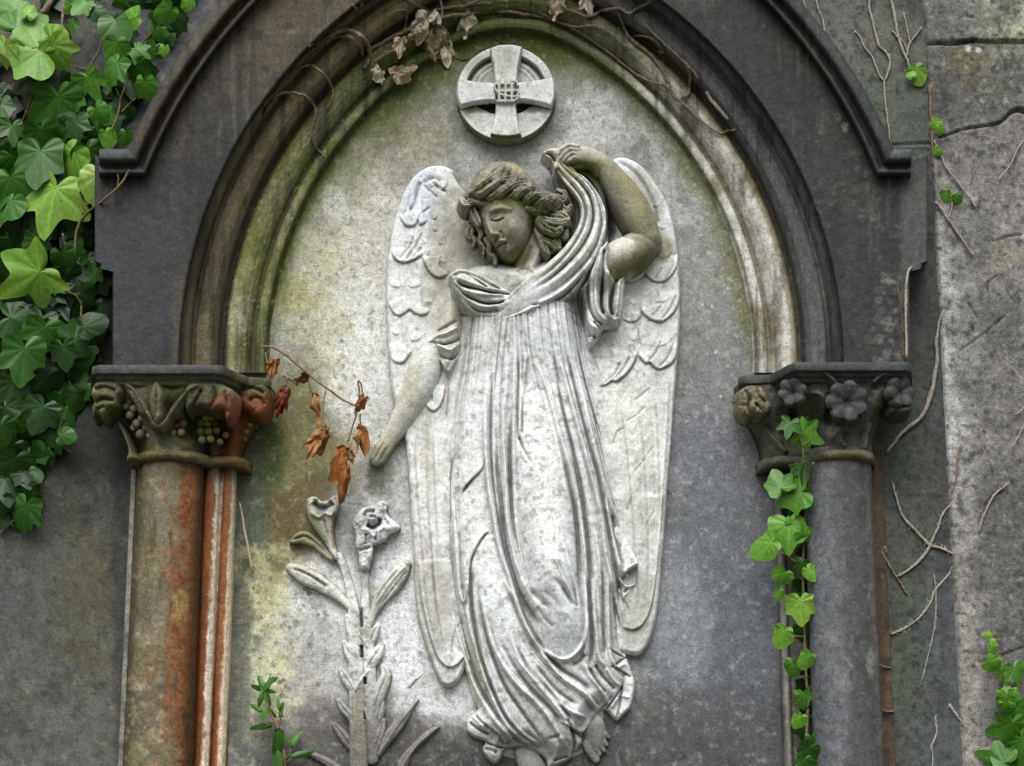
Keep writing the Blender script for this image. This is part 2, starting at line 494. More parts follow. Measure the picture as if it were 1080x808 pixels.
# ---------------------------------------------------------------- carved slab behind the angel
def slab_paint(U, V):
    p = Paint(U, V, (146, 145, 139))
    p.mottle((112, 109, 100), 60, 0.45, 0.75, 0.7, 1)
    p.mottle((168, 166, 158), 22, 0.52, 0.8, 0.6, 2)
    # dark blue-grey right and lower parts
    p.blob(775, 640, 85, 250, (92, 95, 99), 0.95, 0.5, 70)
    p.blob(760, 420, 60, 130, (112, 112, 113), 0.8, 0.6, 60)
    p.blob(742, 500, 30, 70, (104, 106, 112), 0.8, 0.6, 60)
    p.blob(790, 790, 80, 70, (74, 75, 76), 0.85, 0.5, 60)
    p.blob(720, 670, 36, 60, (140, 143, 148), 0.55, 0.9, 40, seed=3)
    p.blob(715, 610, 20, 40, (128, 130, 134), 0.5, 0.9, 30, seed=6)
    p.blob(690, 755, 60, 34, (86, 84, 82), 0.8, 0.6, 40)
    # upper right, white flecks on grey
    p.blob(700, 180, 70, 90, (122, 121, 116), 0.8, 0.6, 50)
    p.blob(628, 135, 40, 50, (188, 188, 182), 0.75, 1.1, 24, seed=4)
    p.blob(720, 165, 50, 60, (176, 176, 172), 0.65, 1.5, 14, 40, seed=5)
    p.blob(755, 225, 30, 50, (170, 171, 168), 0.6, 1.6, 10, 20, seed=7)
    p.blob(748, 330, 36, 90, (134, 132, 126), 0.7, 0.8, 40)
    # upper left: tan grey over green
    p.blob(380, 165, 70, 90, (134, 132, 114), 0.8, 0.6, 50)
    p.blob(450, 115, 46, 40, (120, 119, 106), 0.6, 0.7, 36)
    p.blob(440, 150, 30, 30, (158, 154, 128), 0.45, 1.0, 26, seed=8)
    # bright left side
    p.blob(372, 300, 62, 130, (196, 194, 180), 0.9, 0.6, 56, seed=2)
    p.blob(385, 400, 45, 110, (208, 207, 200), 0.85, 0.6, 44, seed=3)
    p.blob(335, 215, 50, 60, (158, 156, 138), 0.7, 0.8, 36, seed=5)
    p.blob(330, 330, 34, 100, (174, 172, 138), 0.6, 0.9, 24, seed=6)
    p.blob(318, 318, 20, 22, (150, 146, 92), 0.6, 1.0, 16, seed=1)
    p.blob(352, 210, 14, 20, (206, 207, 202), 0.6, 1.2, 12, seed=7)
    p.blob(540, 175, 120, 22, (165, 164, 158), 0.4, 0.8, 30, seed=9)
    p.blob(602, 165, 20, 14, (206, 205, 198), 0.5, 0.8, 14, seed=9)
    # olive and brown below the left capital
    p.blob(296, 500, 52, 120, (92, 92, 62), 0.95, 0.5, 46, seed=4)
    p.blob(322, 470, 46, 62, (124, 120, 82), 0.85, 0.7, 30, seed=2)
    p.blob(316, 545, 32, 44, (100, 86, 58), 0.75, 1.1, 20, seed=7)
    p.blob(284, 470, 18, 40, (66, 78, 40), 0.8, 0.8, 22, seed=3)
    p.blob(262, 560, 22, 130, (86, 92, 76), 0.9, 0.5, 36, seed=8)
    p.blob(280, 640, 36, 62, (176, 174, 124), 0.8, 1.3, 14, seed=5)
    p.blob(286, 735, 42, 90, (192, 190, 156), 0.85, 1.2, 14, seed=6)
    p.blob(300, 790, 30, 40, (206, 202, 170), 0.6, 0.8, 22, seed=8)
    p.blob(254, 700, 12, 130, (104, 106, 92), 0.9, 0.5, 30, seed=2)
    # white around the lily
    p.blob(345, 625, 40, 44, (214, 214, 210), 0.9, 0.7, 28, seed=3)
    p.blob(352, 680, 46, 60, (200, 200, 196), 0.7, 0.7, 26, seed=1)
    p.blob(425, 660, 30, 90, (216, 217, 216), 0.9, 0.6, 34, seed=2)
    p.blob(470, 745, 40, 36, (206, 206, 204), 0.9, 0.7, 30, seed=5)
    p.blob(410, 610, 16, 40, (222, 224, 226), 0.7, 0.6, 22, seed=7)
    p.blob(415, 520, 26, 60, (178, 178, 172), 0.7, 0.6, 30, seed=4)
    p.blob(398, 505, 16, 22, (92, 90, 78), 0.8, 0.8, 14, seed=6)
    # grime at the foot
    p.blob(345, 775, 60, 36, (116, 112, 108), 0.85, 0.8, 30, seed=3)
    p.blob(420, 800, 120, 36, (84, 81, 78), 0.9, 0.6, 34, seed=4)
    p.blob(500, 822, 300, 44, (62, 60, 58), 0.95, 0.6, 34, seed=5)
    p.blob(400, 780, 110, 34, (84, 82, 80), 0.75, 0.9, 22, seed=9); p.blob(640, 790, 120, 40, (74, 73, 72), 0.8, 0.7, 26, seed=7)
    p.blob(330, 700, 26, 46, (150, 146, 140), 0.6, 1.2, 12, seed=2)
    # moss creeping in from the mouldings
    o = arch_off(U, V)
    n = p.n(34, 6)
    up = sstep(330, 60, V)
    p.mix((86, 92, 46), 0.9 * sstep(-46, -4, o + (n - 0.5) * 60) * up * sstep(640, 560, U))
    p.mix((74, 84, 34), 0.9 * sstep(-20, -2, o + (n - 0.5) * 18) * sstep(420, 250, V) * sstep(560, 500, U))
    p.mix((96, 98, 62), 0.75 * sstep(-26, -2, o + (n - 0.5) * 30) * sstep(420, 330, V) * sstep(560, 620, U))
    p.blob(545, 42, 90, 24, (66, 76, 30), 0.9, 0.5, 26, seed=3)
    p.blob(450, 78, 34, 20, (78, 86, 42), 0.8, 0.6, 24, seed=3)
    p.spots((88, 84, 66), 90, (258, 600, 345, 800), 1.0, 3.0, 0.8, 2)
    p.spots((96, 94, 84), 160, (285, 190, 460, 480), 0.9, 2.2, 0.6, 3)
    p.spots((206, 206, 202), 120, (680, 100, 800, 320), 0.8, 2.2, 0.6, 4)
    p.spots((226, 226, 222), 10, (740, 300, 800, 420), 1.0, 2.0, 0.9, 8)
    p.mottle((100, 97, 90), 4.5, 0.58, 0.78, 0.38, 9, 3)
    p.mottle((196, 195, 188), 5.5, 0.60, 0.8, 0.28, 12, 3)
    return p

def make_slab():
    g = Grid(222, -10, 866, 920, 1.3, 0, H=0)
    g.rough(0.9, 60, 2); g.rough(0.5, 9, 5)
    p = slab_paint(g.U, g.V)
    # carved scratches and the mason's initials at the foot
    for q in ([(718, 795), (721, 800)], [(725, 796), (724, 801), (727, 803)], [(719, 803), (723, 800)]):
        g.stroke(q, 1.2, -1.4, taper=(0, 0))
    cut = (arch_off(g.U, g.V) < 22) | (g.V > 380)
    o = g.build('carved_slab', np.minimum(p.out() * 1.38 * np.array([0.975, 1.0, 1.05]), 0.66), M_SLAB, None, cut=cut)
    tag(o, 'stained pale stone slab filling the pointed arch behind the angel', 'stone slab')
make_slab()

# ---------------------------------------------------------------- walls
HW = 20.0     # the wall stands a little in front of the slab
def wall_piece(name, x0, y0, x1, y1, step, h0, painter, mat, relief=None, parent=None, keepf=None):
    g = Grid(x0, y0, x1, y1, step, h0, H=h0)
    g.rough(1.0, 50, 3); g.rough(0.6, 8, 6)
    if relief: relief(g)
    cut = keepf(g) if keepf else None
    return g.build(name, painter(g), mat, parent, floor=-50, cut=cut)

def left_wall_paint(g):
    p = Paint(g.U, g.V, (96, 99, 93))
    p.mottle((76, 79, 74), 70, 0.4, 0.7, 0.8, 1)
    p.mottle((122, 122, 110), 14, 0.55, 0.78, 0.6, 3); p.mottle((60, 61, 56), 8, .58, .74, .5, 7); p.mottle((134, 132, 96), 7, .64, .76, .4, 10)
    p.blob(70, 570, 60, 90, (92, 93, 82), 0.7, 0.8, 40)
    p.blob(85, 640, 40, 80, (96, 92, 66), 0.4, 1.0, 26, seed=4)
    p.blob(20, 620, 60, 90, (88, 90, 90), 0.7, 0.6, 50)
    p.blob(70, 800, 60, 60, (104, 106, 102), 0.5, 0.9, 30)
    p.blob(60, 330, 110, 190, (44, 46, 40), 0.92, 0.4, 50)  # shade among the ivy leaves, painted onto the wall
    p.blob(105, 400, 40, 90, (58, 62, 58), 0.7, 0.5, 40)
    p.blob(170, 60, 70, 110, (88, 91, 97), 0.9, 0.5, 50)
    p.blob(190, 30, 16, 16, (150, 148, 142), 0.5, 1.2, 9, seed=3)
    p.blob(165, 78, 14, 10, (156, 150, 144), 0.6, 1.2, 8, seed=5)
    p.blob(20, 10, 80, 40, (112, 111, 104), 0.9, 0.6, 40)
    p.blob(10, 95, 40, 40, (70, 66, 50), 0.8, 0.6, 30)
    p.blob(128, 600, 9, 300, (60, 60, 62), 0.6, 0.6, 20)
    p.spots((46, 46, 42), 150, (0, 480, 135, 820), 0.8, 2.4, 0.7, 5)
    p.spots((150, 146, 110), 60, (0, 480, 135, 820), 0.7, 2.0, 0.5, 6)
    p.spots((170, 168, 160), 16, (140, 0, 230, 150), 1, 3, 0.7, 7)
    return p.out()

def hole(g):
    o = arch_off(g.U, g.V)
    return ~(((o < 120) & (g.V < SPY + 5)) | ((g.V >= SPY) & (g.U > 214) & (g.U < 872)))

wl = thing('stone_wall', P3(40, 900, HW), 'dark grey stone wall half hidden by ivy, left of the arch', 'wall')
wall_piece('wall_face', -420, -420, 541, 1180, 2.6, HW, left_wall_paint, M_WALL, None, wl, hole)

def strip_paint(g):
    U, V = g.U, g.V
    p = Paint(U, V, (88, 91, 89))
    p.mottle((70, 74, 73), 44, 0.42, 0.72, 0.8, 1)
    p.mottle((112, 113, 106), 20, 0.55, 0.85, 0.6, 3)
    p.blob(955, 600, 30, 170, (86, 92, 80), 0.6, 1.3, 30)
    p.blob(960, 690, 20, 60, (78, 88, 70), 0.6, 0.9, 20, seed=4)
    p.blob(1000, 740, 30, 170, (86, 92, 97), 0.65, 1.2, 34)
    p.blob(972, 300, 30, 130, (82, 86, 82), 0.8, 0.5, 40)
    p.blob(945, 450, 24, 60, (74, 80, 76), 0.7, 0.6, 30)
    p.blob(925, 60, 50, 90, (98, 102, 92), 0.8, 0.6, 40)
    p.blob(955, 120, 34, 50, (92, 99, 90), 0.8, 0.6, 30)
    p.blob(880, 20, 60, 40, (112, 110, 104), 0.6, 0.8, 30)
    p.blob(995, 430, 7, 300, (70, 73, 72), 0.6, 0.8, 20)
    p.mottle((56, 58, 56), 6, 0.60, 0.72, 0.55, 8, 3)
    p.spots((52, 54, 50), 110, (935, 480, 1000, 808), 1.0, 3.0, 0.7, 2)
    p.spots((140, 140, 132), 30, (935, 150, 1000, 700), 0.8, 2.0, 0.5, 3)
    return p.out()

def strip_relief(g):
    g.stroke([(930, 153), (955, 152), (984, 151)], 1.2, -3.5, taper=(0, 0))
    g.stroke([(930, 156), (984, 155)], 2.5, 1.2, taper=(0, 0))

def edge_u(v):   # the meeting line of the strip and the rendered wall
    return 978 + (v - 90) * 0.0515

ws = thing('stone_pilaster', P3(970, 900, HW), 'smooth dark grey stone strip between the right column and the rough wall', 'wall')
wall_piece('wall_face', 539, -420, 1040, 1180, 1.6, HW, strip_paint, M_WALL, strip_relief, ws,
           lambda g: hole(g) & ((g.U < edge_u(g.V) + 3)))

def cement_paint(g):
    U, V = g.U, g.V
    p = Paint(U, V, (130, 128, 124))
    p.mottle((98, 97, 95), 60, 0.42, 0.72, 0.8, 1)
    p.mottle((160, 158, 152), 24, 0.52, 0.8, 0.6, 3)
    e = U - edge_u(V)
    n = p.n(40, 6)
    p.mix((200, 200, 200), 0.9 * sstep(44, 6, e + (n - 0.5) * 50) * sstep(180, 260, V) * sstep(620, 440, V))
    p.mix((168, 166, 160), 0.75 * sstep(60, 6, e + (n - 0.5) * 60) * sstep(480, 560, V))
    p.mix((150, 146, 136), 0.6 * sstep(30, 2, e + (n - 0.5) * 30) * sstep(640, 740, V))
    p.blob(1052, 22, 30, 30, (182, 188, 160), 0.85, 1.1, 12, seed=5)
    p.blob(1050, 22, 20, 24, (96, 100, 78), 0.5, 1.6, 5, seed=7)
    p.blob(1000, 20, 60, 28, (116, 115, 112), 0.7, 0.7, 30)
    p.blob(1040, 90, 60, 46, (100, 100, 92), 0.8, 0.7, 30)
    p.blob(1018, 68, 20, 16, (120, 118, 78), 0.5, 1.0, 16, seed=3)
    p.blob(968, 50, 10, 8, (206, 208, 208), 0.85, 1.0, 9, seed=4)
    p.blob(1021, 51, 4, 4, (232, 234, 234), 0.9, 0.4, 9); p.blob(1032, 53, 3, 3, (232, 234, 234), 0.9, 0.4, 9)
    p.blob(1062, 268, 16, 16, (150, 146, 124), 0.6, 0.9, 12, seed=3)
    p.blob(1025, 300, 8, 120, (150, 150, 150), 0.4, 1.2, 20, seed=9)
    p.blob(1070, 640, 40, 200, (96, 95, 94), 0.6, 0.8, 40)
    p.mottle((66, 65, 63), 7, 0.58, 0.74, 0.6, 8, 4)
    p.mottle((182, 181, 178), 6, 0.64, 0.82, 0.45, 11, 3)
    p.mottle((58, 56, 55), 90, 0.62, 0.8, 0.55, 14, 5)
    p.spots((190, 190, 186), 130, (985, 0, 1090, 808), 0.6, 1.8, 0.6, 5)
    p.spots((60, 58, 56), 150, (985, 0, 1090, 808), 0.8, 2.4, 0.6, 6)
    return p.out()

def cement_relief(g):
    g.rough(1.6, 14, 4)
    g.stroke([(989, 146), (1003, 141), (1018, 136), (1036, 133), (1053, 130), (1060, 125), (1066, 119), (1074, 116), (1090, 117), (1140, 110)], [0.9, 1.1, 1.4, 2.6, 2.4], [-6, -9, -14], taper=(0.05, 0))
    g.stroke([(974, 47), (990, 46), (1005, 46.5), (1018, 44.5), (1026, 43)], [0.8, 1.5], -8, taper=(0.2, 0))
    g.stroke([(1026, 44), (1060, 45), (1120, 45)], 1.6, -2.0, taper=(0, 0))
    g.stroke([(1026, 43), (1080, 44), (1160, 44)], 1.5, 4, 'step', taper=(0, 0), side=-1, decay=26)
    g.stroke([(1018, 18), (1028, 19)], 0.8, -3)
    for q in ([(1020, 318), (1027, 329), (1032, 337)], [(1022, 340), (1028, 352)], [(1010, 372), (1040, 350), (1064, 330)], [(1045, 255), (1062, 250), (1080, 247)],
              [(1040, 300), (1052, 290)], [(1062, 515), (1044, 528), (1032, 556)], [(1030, 700), (1060, 690), (1082, 682)], [(1018, 610), (1024, 650), (1034, 676)]):
        g.stroke(q, 0.9, -3.2)
    e = g.U - edge_u(g.V)
    g.H -= 9 * sstep(4, -1, e)

wr = thing('rendered_wall', P3(1060, 900, HW), 'cracked light grey rough rendered wall on the far right', 'wall')
wall_piece('wall_face', 960, -420, 1500, 1180, 1.5, HW + 5, cement_paint, M_CEMENT, cement_relief, wr,
           lambda g: g.U > edge_u(g.V) - 0.5)

# ---------------------------------------------------------------- the pointed arch
def arch_ray(o, N):
    """photo points along the curve at offset o, left springing to right springing (with short straight feet)"""
    Ro = R0 + o
    am = math.acos(min(1.0, (CLX - AX) / Ro))
    a = np.linspace(0, am, N)
    lx = CLX - Ro * np.cos(a); ly = SPY - Ro * np.sin(a)
    x = np.concatenate([lx, (2 * AX - lx)[::-1][1:]]); y = np.concatenate([ly, ly[::-1][1:]])
    # the point is worn round
    rad = 62.0 * sstep(140, 30, o)
    if rad > 1:
        near = np.abs(x - AX) < rad
        q = np.clip(np.abs(x[near] - AX) / rad, 0, 1)
        ye = np.interp(rad, (AX - x[:N])[::-1], y[:N][::-1]); sl = (ye - y.min()) / rad
        y[near] = y[near] + 0.42 * sl * rad * (1 - q) ** 2
    x = np.concatenate([[x[0]], x, [x[-1]]]); y = np.concatenate([[SPY + 8], y, [SPY + 8]])
    return x, y

def arch_paint(U, V, O):
    left = U < AX
    p = Paint(U, V, (78, 80, 80))
    n = p.n(60, 3); n2 = p.n(22, 5); n3 = p.n(9, 7)
    wL = sstep(AX + 60, AX - 60, U)
    # broad face, left: blue-black below, brown above
    p.mix((64, 65, 67), wL)
    p.mix((118, 106, 82), wL * sstep(190, 20, V + (n - 0.5) * 200) * 0.9)
    p.mix((98, 90, 72), wL * 0.7 * sstep(0.55, 0.75, n2) * sstep(260, 90, V))
    p.mix((52, 53, 60), wL * 0.7 * sstep(0.55, 0.75, n) * sstep(60, 200, V))
    p.mix((100, 95, 80), wL * 0.55 * sstep(0.56, 0.70, p.n(16, 9)) * sstep(0.5, 0.6, p.n(70, 2)))
    # right: charcoal, brown tint high up
    wR = 1 - wL
    p.mix((66, 68, 70), wR)
    p.mix((92, 86, 74), wR * 0.7 * sstep(0.45, 0.7, n) * sstep(300, 30, V))
    p.mix((52, 54, 57), wR * 0.6 * sstep(0.5, 0.75, n2))
    p.mix((84, 90, 92), wR * 0.7 * sstep(168, 176, O))
    # roll mouldings
    roll = sstep(50, 56, O) * sstep(92, 86, O)
    p.mix((122, 113, 86), roll * wL * 0.85)
    p.mix((146, 136, 100), roll * wL * sstep(240, 0, V) * 0.8)
    p.mix((92, 82, 56), roll * wL * sstep(0.5, 0.7, n2) * 0.6)
    p.mix((104, 107, 108), roll * wR * 0.85)
    p.mix((84, 76, 56), sstep(74, 77, O) * sstep(83, 80, O) * 0.7 * wL)
    p.mix((104, 92, 70), sstep(82, 88, O) * sstep(93, 90, O) * 0.6 * wL)
    # innermost mouldings: green on the left, pale stone on the right
    inn = sstep(50, 45, O)
    p.mix((138, 140, 96), inn * wL)
    p.mix((176, 172, 148), inn * wL * 0.8 * sstep(0.50, 0.68, n2) * sstep(16, 24, O))
    p.mix((112, 122, 58), inn * wL * 0.8 * sstep(0.42, 0.66, p.n(30, 8)))
    p.mix((150, 140, 82), inn * wL * 0.55 * sstep(0.55, 0.7, p.n(12, 4)) * sstep(180, 320, V))
    p.mix((202, 201, 192), inn * wR)
    p.mix((232, 232, 227), inn * wR * 0.8 * sstep(0.45, 0.7, n2))
    p.mix((126, 118, 92), inn * wR * 0.7 * sstep(0.5, 0.72, p.n(34, 11)))
    top = sstep(150, 40, V)
    p.mix((88, 98, 46), inn * top * 0.85 * sstep(760, 600, U))
    p.mix((112, 124, 112), inn * top * 0.5 * sstep(0.5, 0.7, n) * sstep(560, 640, U))
    p.mix((66, 76, 30), sstep(6, 0, O) * (0.85 * wL + 0.75 * wR * sstep(300, 120, V)))
    p.mix((74, 78, 44), sstep(11, 13, O) * sstep(18, 15, O) * 0.8 * wL)
    p.mix((104, 96, 70), sstep(11, 13, O) * sstep(18, 15, O) * 0.7 * wR)
    p.mix((60, 56, 42), sstep(42, 45, O) * sstep(52, 49, O) * 0.75)
    p.mix((110, 96, 56), sstep(36, 40, O) * sstep(46, 43, O) * 0.5 * wR)
    p.mix((128, 118, 60), sstep(36, 41, O) * sstep(47, 44, O) * 0.7 * wL * sstep(300, 180, V) * sstep(60, 140, V))
    # hood, left: brown edges
    p.mix((100, 92, 76), wL * sstep(184, 190, O) * 0.7)
    p.mix((84, 74, 54), wL * sstep(166, 172, O) * sstep(184, 178, O) * 0.55)
    p.mix((46, 44, 38), sstep(161, 163, O) * sstep(168, 165, O) * 0.6)
    # streaks running down
    st = fbm(U, V * 0.12, 9, 13, 3)
    p.mix((54, 52, 44), 0.35 * sstep(0.55, 0.72, st))
    p.mix((150, 146, 132), 0.25 * sstep(0.66, 0.8, st) * inn)
    p.spots((142, 142, 132), 90, (812, 90, 960, 382), 1.6, 4.2, 0.5, 4)
    p.spots((172, 170, 158), 50, (925, 285, 952, 382), 2.0, 5, 0.6, 6)
    p.spots((150, 148, 138), 26, (858, 120, 930, 240), 2.0, 4.5, 0.6, 9)
    p.spots((128, 124, 110), 40, (120, 20, 330, 380), 0.8, 2.2, 0.5, 7)
    p.blob(892, 134, 4, 5, (176, 172, 160), 0.9, 0.4, 9)
    p.blob(310, 32, 7, 4, (150, 140, 112), 0.7, 0.8, 6)
    # sooty crust with dry-brushed wear, finer than the stains
    fine = p.n(3.5, 14, 3); mid = p.n(11, 15, 4)
    out = sstep(84, 92, O)
    p.c *= (1 - 0.24 * out)[..., None]
    p.mix((112, 106, 92), 0.55 * out * sstep(0.56, 0.72, fine) * sstep(0.5, 0.66, mid))
    p.mix((34, 35, 38), 0.5 * out * sstep(0.55, 0.7, mid))
    run = fbm(U + 4 * (n2 - 0.5), V * 0.07, 5, 12, 4)
    p.mix((126, 120, 104), 0.30 * sstep(0.6, 0.74, run) * sstep(0.45, 0.6, n)); p.mix((30, 30, 28), 0.35 * sstep(0.58, 0.72, fbm(U, V * 0.05, 7, 3, 4)))
    p.mix((204, 204, 190), 0.5 * inn * sstep(0.62, 0.76, fine) * sstep(0.42, 0.6, mid))
    return p

AR = thing('pointed_arch', P3(539, 385, 40), 'dark weathered stone arch with rounded mouldings framing the angel', 'stone arch')
def sweep(name, prof, N=420, mat=M_ARCH, sub=1, wear=0.5):
    pr = np.array(prof, float)
    d = np.concatenate([[0], np.cumsum(np.hypot(np.diff(pr[:, 0]), np.diff(pr[:, 1])))])
    q = np.interp(np.linspace(0, d[-1], int(d[-1] / 1.5) + 2), d, np.arange(len(pr)))
    q = np.unique(np.concatenate([q, np.arange(len(pr))]))
    O = np.interp(q, np.arange(len(pr)), pr[:, 0]); Hh = np.interp(q, np.arange(len(pr)), pr[:, 1])
    XS = [];
    for o in O: XS.append(arch_ray(o, N))
    U = np.array([x for x, y in XS]); V = np.array([y for x, y in XS])
    OO = np.repeat(O[:, None], U.shape[1], 1); HH = np.repeat(Hh[:, None], U.shape[1], 1)
    HH = HH + wear * (fbm(U, V, 24, 4) - 0.5) * 2 + wear * 0.8 * (fbm(U, V, 7, 8) - 0.5) * 2
    X, Y, Z = P(U, V, HH)
    p = arch_paint(U, V, OO)
    return surf(name, X, Y, Z, p.out(), mat, AR, flip=True)
sweep('inner_moulding', PROF[:15] + [(45, 26), (48, 14)])
sweep('roll_moulding', [(44.6, 22), (46.0, 26)] + PROF[16:26] + [(79, 38)])
sweep('roll_moulding', PROF[25:30] + [(91.5, 76), (94.5, 66)])

def face_piece():
    """the broad flat voussoirs; the lower blocks run out to the upright sides"""
    N, M = 700, 56
    rows = []
    aR = []
    am = math.acos((CLX - AX) / (R0 + 128))
    for a in np.linspace(0, am, N):
        y164 = SPY - (R0 + 164) * math.sin(a)
        lim = R0 + 164
        if a < R(21.3):
            lim = (CLX - 100) / math.cos(a)
            if SPY - lim * math.sin(a) > 283: lim = (CLX - 119) / math.cos(a)
            elif SPY - lim * math.sin(a) > 276: lim = (CLX - 106) / math.cos(a)
        if a == 0: rows.append((a, lim, 6.0))
        rows.append((a, lim, 0.0))
    for side in (1, -1):
        U = np.zeros((len(rows), M + 3)); V = U.copy(); H = U.copy(); O = U.copy()
        for i, (a, lim, dy) in enumerate(rows):
            r0 = R0 + 91.5
            rr = np.concatenate([[r0 + 0.2, r0 + 0.8], np.linspace(r0 + 2.2, lim - 0.8, M - 1), [lim, lim + 0.2]])
            hh = np.concatenate([[72, 85], np.full(M - 1, 88.0), [86.5, 14]])
            x = CLX - rr * math.cos(a)
            U[i] = x if side == 1 else 2 * AX - x
            V[i] = SPY - rr * math.sin(a) + dy
            O[i] = rr - R0; H[i] = hh
        if side == -1:   # right side stands out a little less far
            pass
        H[:, 1:-2] += (1.0 * (fbm(U, V, 40, 4) - 0.5) + 0.8 * (fbm(U, V, 7, 8) - 0.5))[:, 1:-2]
        X, Y, Z = P(U, V, H)
        O2 = np.where(O > 158, 130, np.maximum(O, 96))
        p = arch_paint(U, V, O2)
        if side == 1:
            p.blob(140, 300, 60, 110, (60, 61, 66), 0.8, 0.4, 40)
            p.mix((84, 78, 64), 0.6 * sstep(176, 184, U) * sstep(240, 330, V))
        else:
            p.mix((86, 92, 88), 0.75 * sstep(946, 956, U) * sstep(150, 190, V))
        surf('voussoirs', X, Y, Z, p.out(), M_ARCH, AR, flip=(side == -1))
face_piece()

def hood():
    pr = np.array([(163.6, 84), (163.9, 93), (165, 100), (167, 104), (169.5, 104), (171.5, 101), (173, 97.5), (175, 97), (177, 101), (178.6, 108), (181, 112.5), (184, 114), (188, 114), (190.6, 112.5), (192.2, 107), (192.5, 98), (192.7, 14)])
    N = 420
    d = np.concatenate([[0], np.cumsum(np.hypot(np.diff(pr[:, 0]), np.diff(pr[:, 1])))])
    q = np.unique(np.concatenate([np.interp(np.linspace(0, d[-1], 64), d, np.arange(len(pr))), np.arange(len(pr))]))
    O = np.interp(q, np.arange(len(pr)), pr[:, 0]); H0 = np.interp(q, np.arange(len(pr)), pr[:, 1])
    ye = np.interp(O, [163.6, 192.7], [185.5, 157.0])             # mitre where the hood turns outwards
    am = math.acos((CLX - AX) / (R0 + 178))
    for side in (1, -1):
        t = np.linspace(0, 1, N)[None]
        a0 = np.arcsin((SPY - ye) / (R0 + O))[:, None]
        A = a0 * (1 - t) + am * t; OO = np.repeat(O[:, None], N, 1); HH = np.repeat(H0[:, None], N, 1)
        U = CLX - (R0 + OO) * np.cos(A); V = SPY - (R0 + OO) * np.sin(A)
        if side == -1: U = 2 * AX - U
        wear = 0.9 * (fbm(U, V, 12, 8) - 0.5)
        X, Y, Z = P(U, V, HH + wear)
        surf('hood_moulding', X, Y, Z, arch_paint(U, V, OO).out(), M_ARCH, AR, flip=(side == 1))
        # the return: the same profile carried level to a cut end
        xa = CLX - (R0 + O) * np.cos(a0[:, 0]); xe = 104.5 if side == 1 else 2 * AX - 961
        M = 26
        tt = np.concatenate([np.linspace(0, 1, M), [1.0, 1.0]])[None]
        UU = xa[:, None] * (1 - tt) + xe * tt; VV = np.repeat(ye[:, None], M + 2, 1); HH = np.repeat(H0[:, None], M + 2, 1)
        if side == -1: UU = 2 * AX - UU
        HH = HH + 0.9 * (fbm(UU, VV, 12, 8) - 0.5)
        HH[:, -2] = np.minimum(HH[:, -2], 90); HH[:, -1] = 14
        X, Y, Z = P(UU, VV, HH)
        p = Paint(UU, VV, (74, 78, 80)); p.mottle((56, 58, 58), 14, .45, .7, .8); p.mottle((104, 104, 96), 7, .58, .8, .5, 5)
        surf('hood_stop', X, Y, Z, p.out(), M_ARCH, AR, flip=(side == -1))
hood()

# upright joint beside the right springer, with a dark slot
def slot():
    g = Grid(944, 290, 960, 384, 0.7, 89, H=60)
    sd = g.sdf([(945.5, 299), (951, 298), (952, 330), (953, 383), (949, 383), (948, 340)], smooth=False)
    g.H = np.where(sd > 0, 92.5 - 6 * sstep(2.2, 0.6, np.abs(g.U - 950)) , 40)
    p = Paint(g.U, g.V, (104, 88, 66)); p.mottle((60, 52, 44), 8, .45, .65, .9)
    g.build('slot_edge', p.out(), M_ARCH, AR, floor=50)
slot()

# ---------------------------------------------------------------- columns
def shaft(parent, name, cx, cyref, r, hc, y0, y1, painter, mat, wear=0.4):
    """upright round shaft, seen centre cx at photo height cyref"""
    x, y, z = P3(cx, cyref, hc + r * 0.2)
    z0 = P3(cx, y0, hc + r)[2]; z1 = P3(cx, y1, hc + r)[2]
    n = int((z0 - z1) / 0.0032)
    A, Z = np.meshgrid(np.linspace(0, 2 * math.pi, 97)[:-1], np.linspace(z0, z1, n))
    rr = r * S * (1 + 0.0 * A)
    rr = rr + wear * S * (fbm(A * 30, (z0 - Z) / S, 14, 3) - 0.5) * 2
    X = x + rr * np.sin(A); Y = -hc * S - rr * np.cos(A)
    U, V = proj(X, Y, Z)
    c = painter(U, V, np.sin(A)).out()
    return surf(name, X, Y, Z, c, mat, parent, wrap=True)

def bar(parent, name, pts, y0, y1, painter, mat):
    """upright moulded strip: plan points (photo x at y=650, h)"""
    pl = np.array(pts, float)
    d = np.concatenate([[0], np.cumsum(np.hypot(np.diff(pl[:, 0]), np.diff(pl[:, 1])))])
    q = np.unique(np.concatenate([np.linspace(0, d[-1], int(d[-1] / 1.3) + 2), d]))
    xx = np.interp(q, d, pl[:, 0]); hh = np.interp(q, d, pl[:, 1])
    X0, _, _ = P(xx, 650, hh)
    z0 = P3(540, y0, 30)[2]; z1 = P3(540, y1, 30)[2]
    n = int((z0 - z1) / 0.0032)
    X, Z = np.meshgrid(X0, np.linspace(z0, z1, n)); Y = np.repeat((-hh * S)[None], n, 0)
    U, V = proj(X, Y, Z)
    Y = Y - 0.6 * S * (fbm(U, V, 10, 5) - 0.5)
    return surf(name, X, Y, Z, painter(U, V, None).out(), mat, parent)

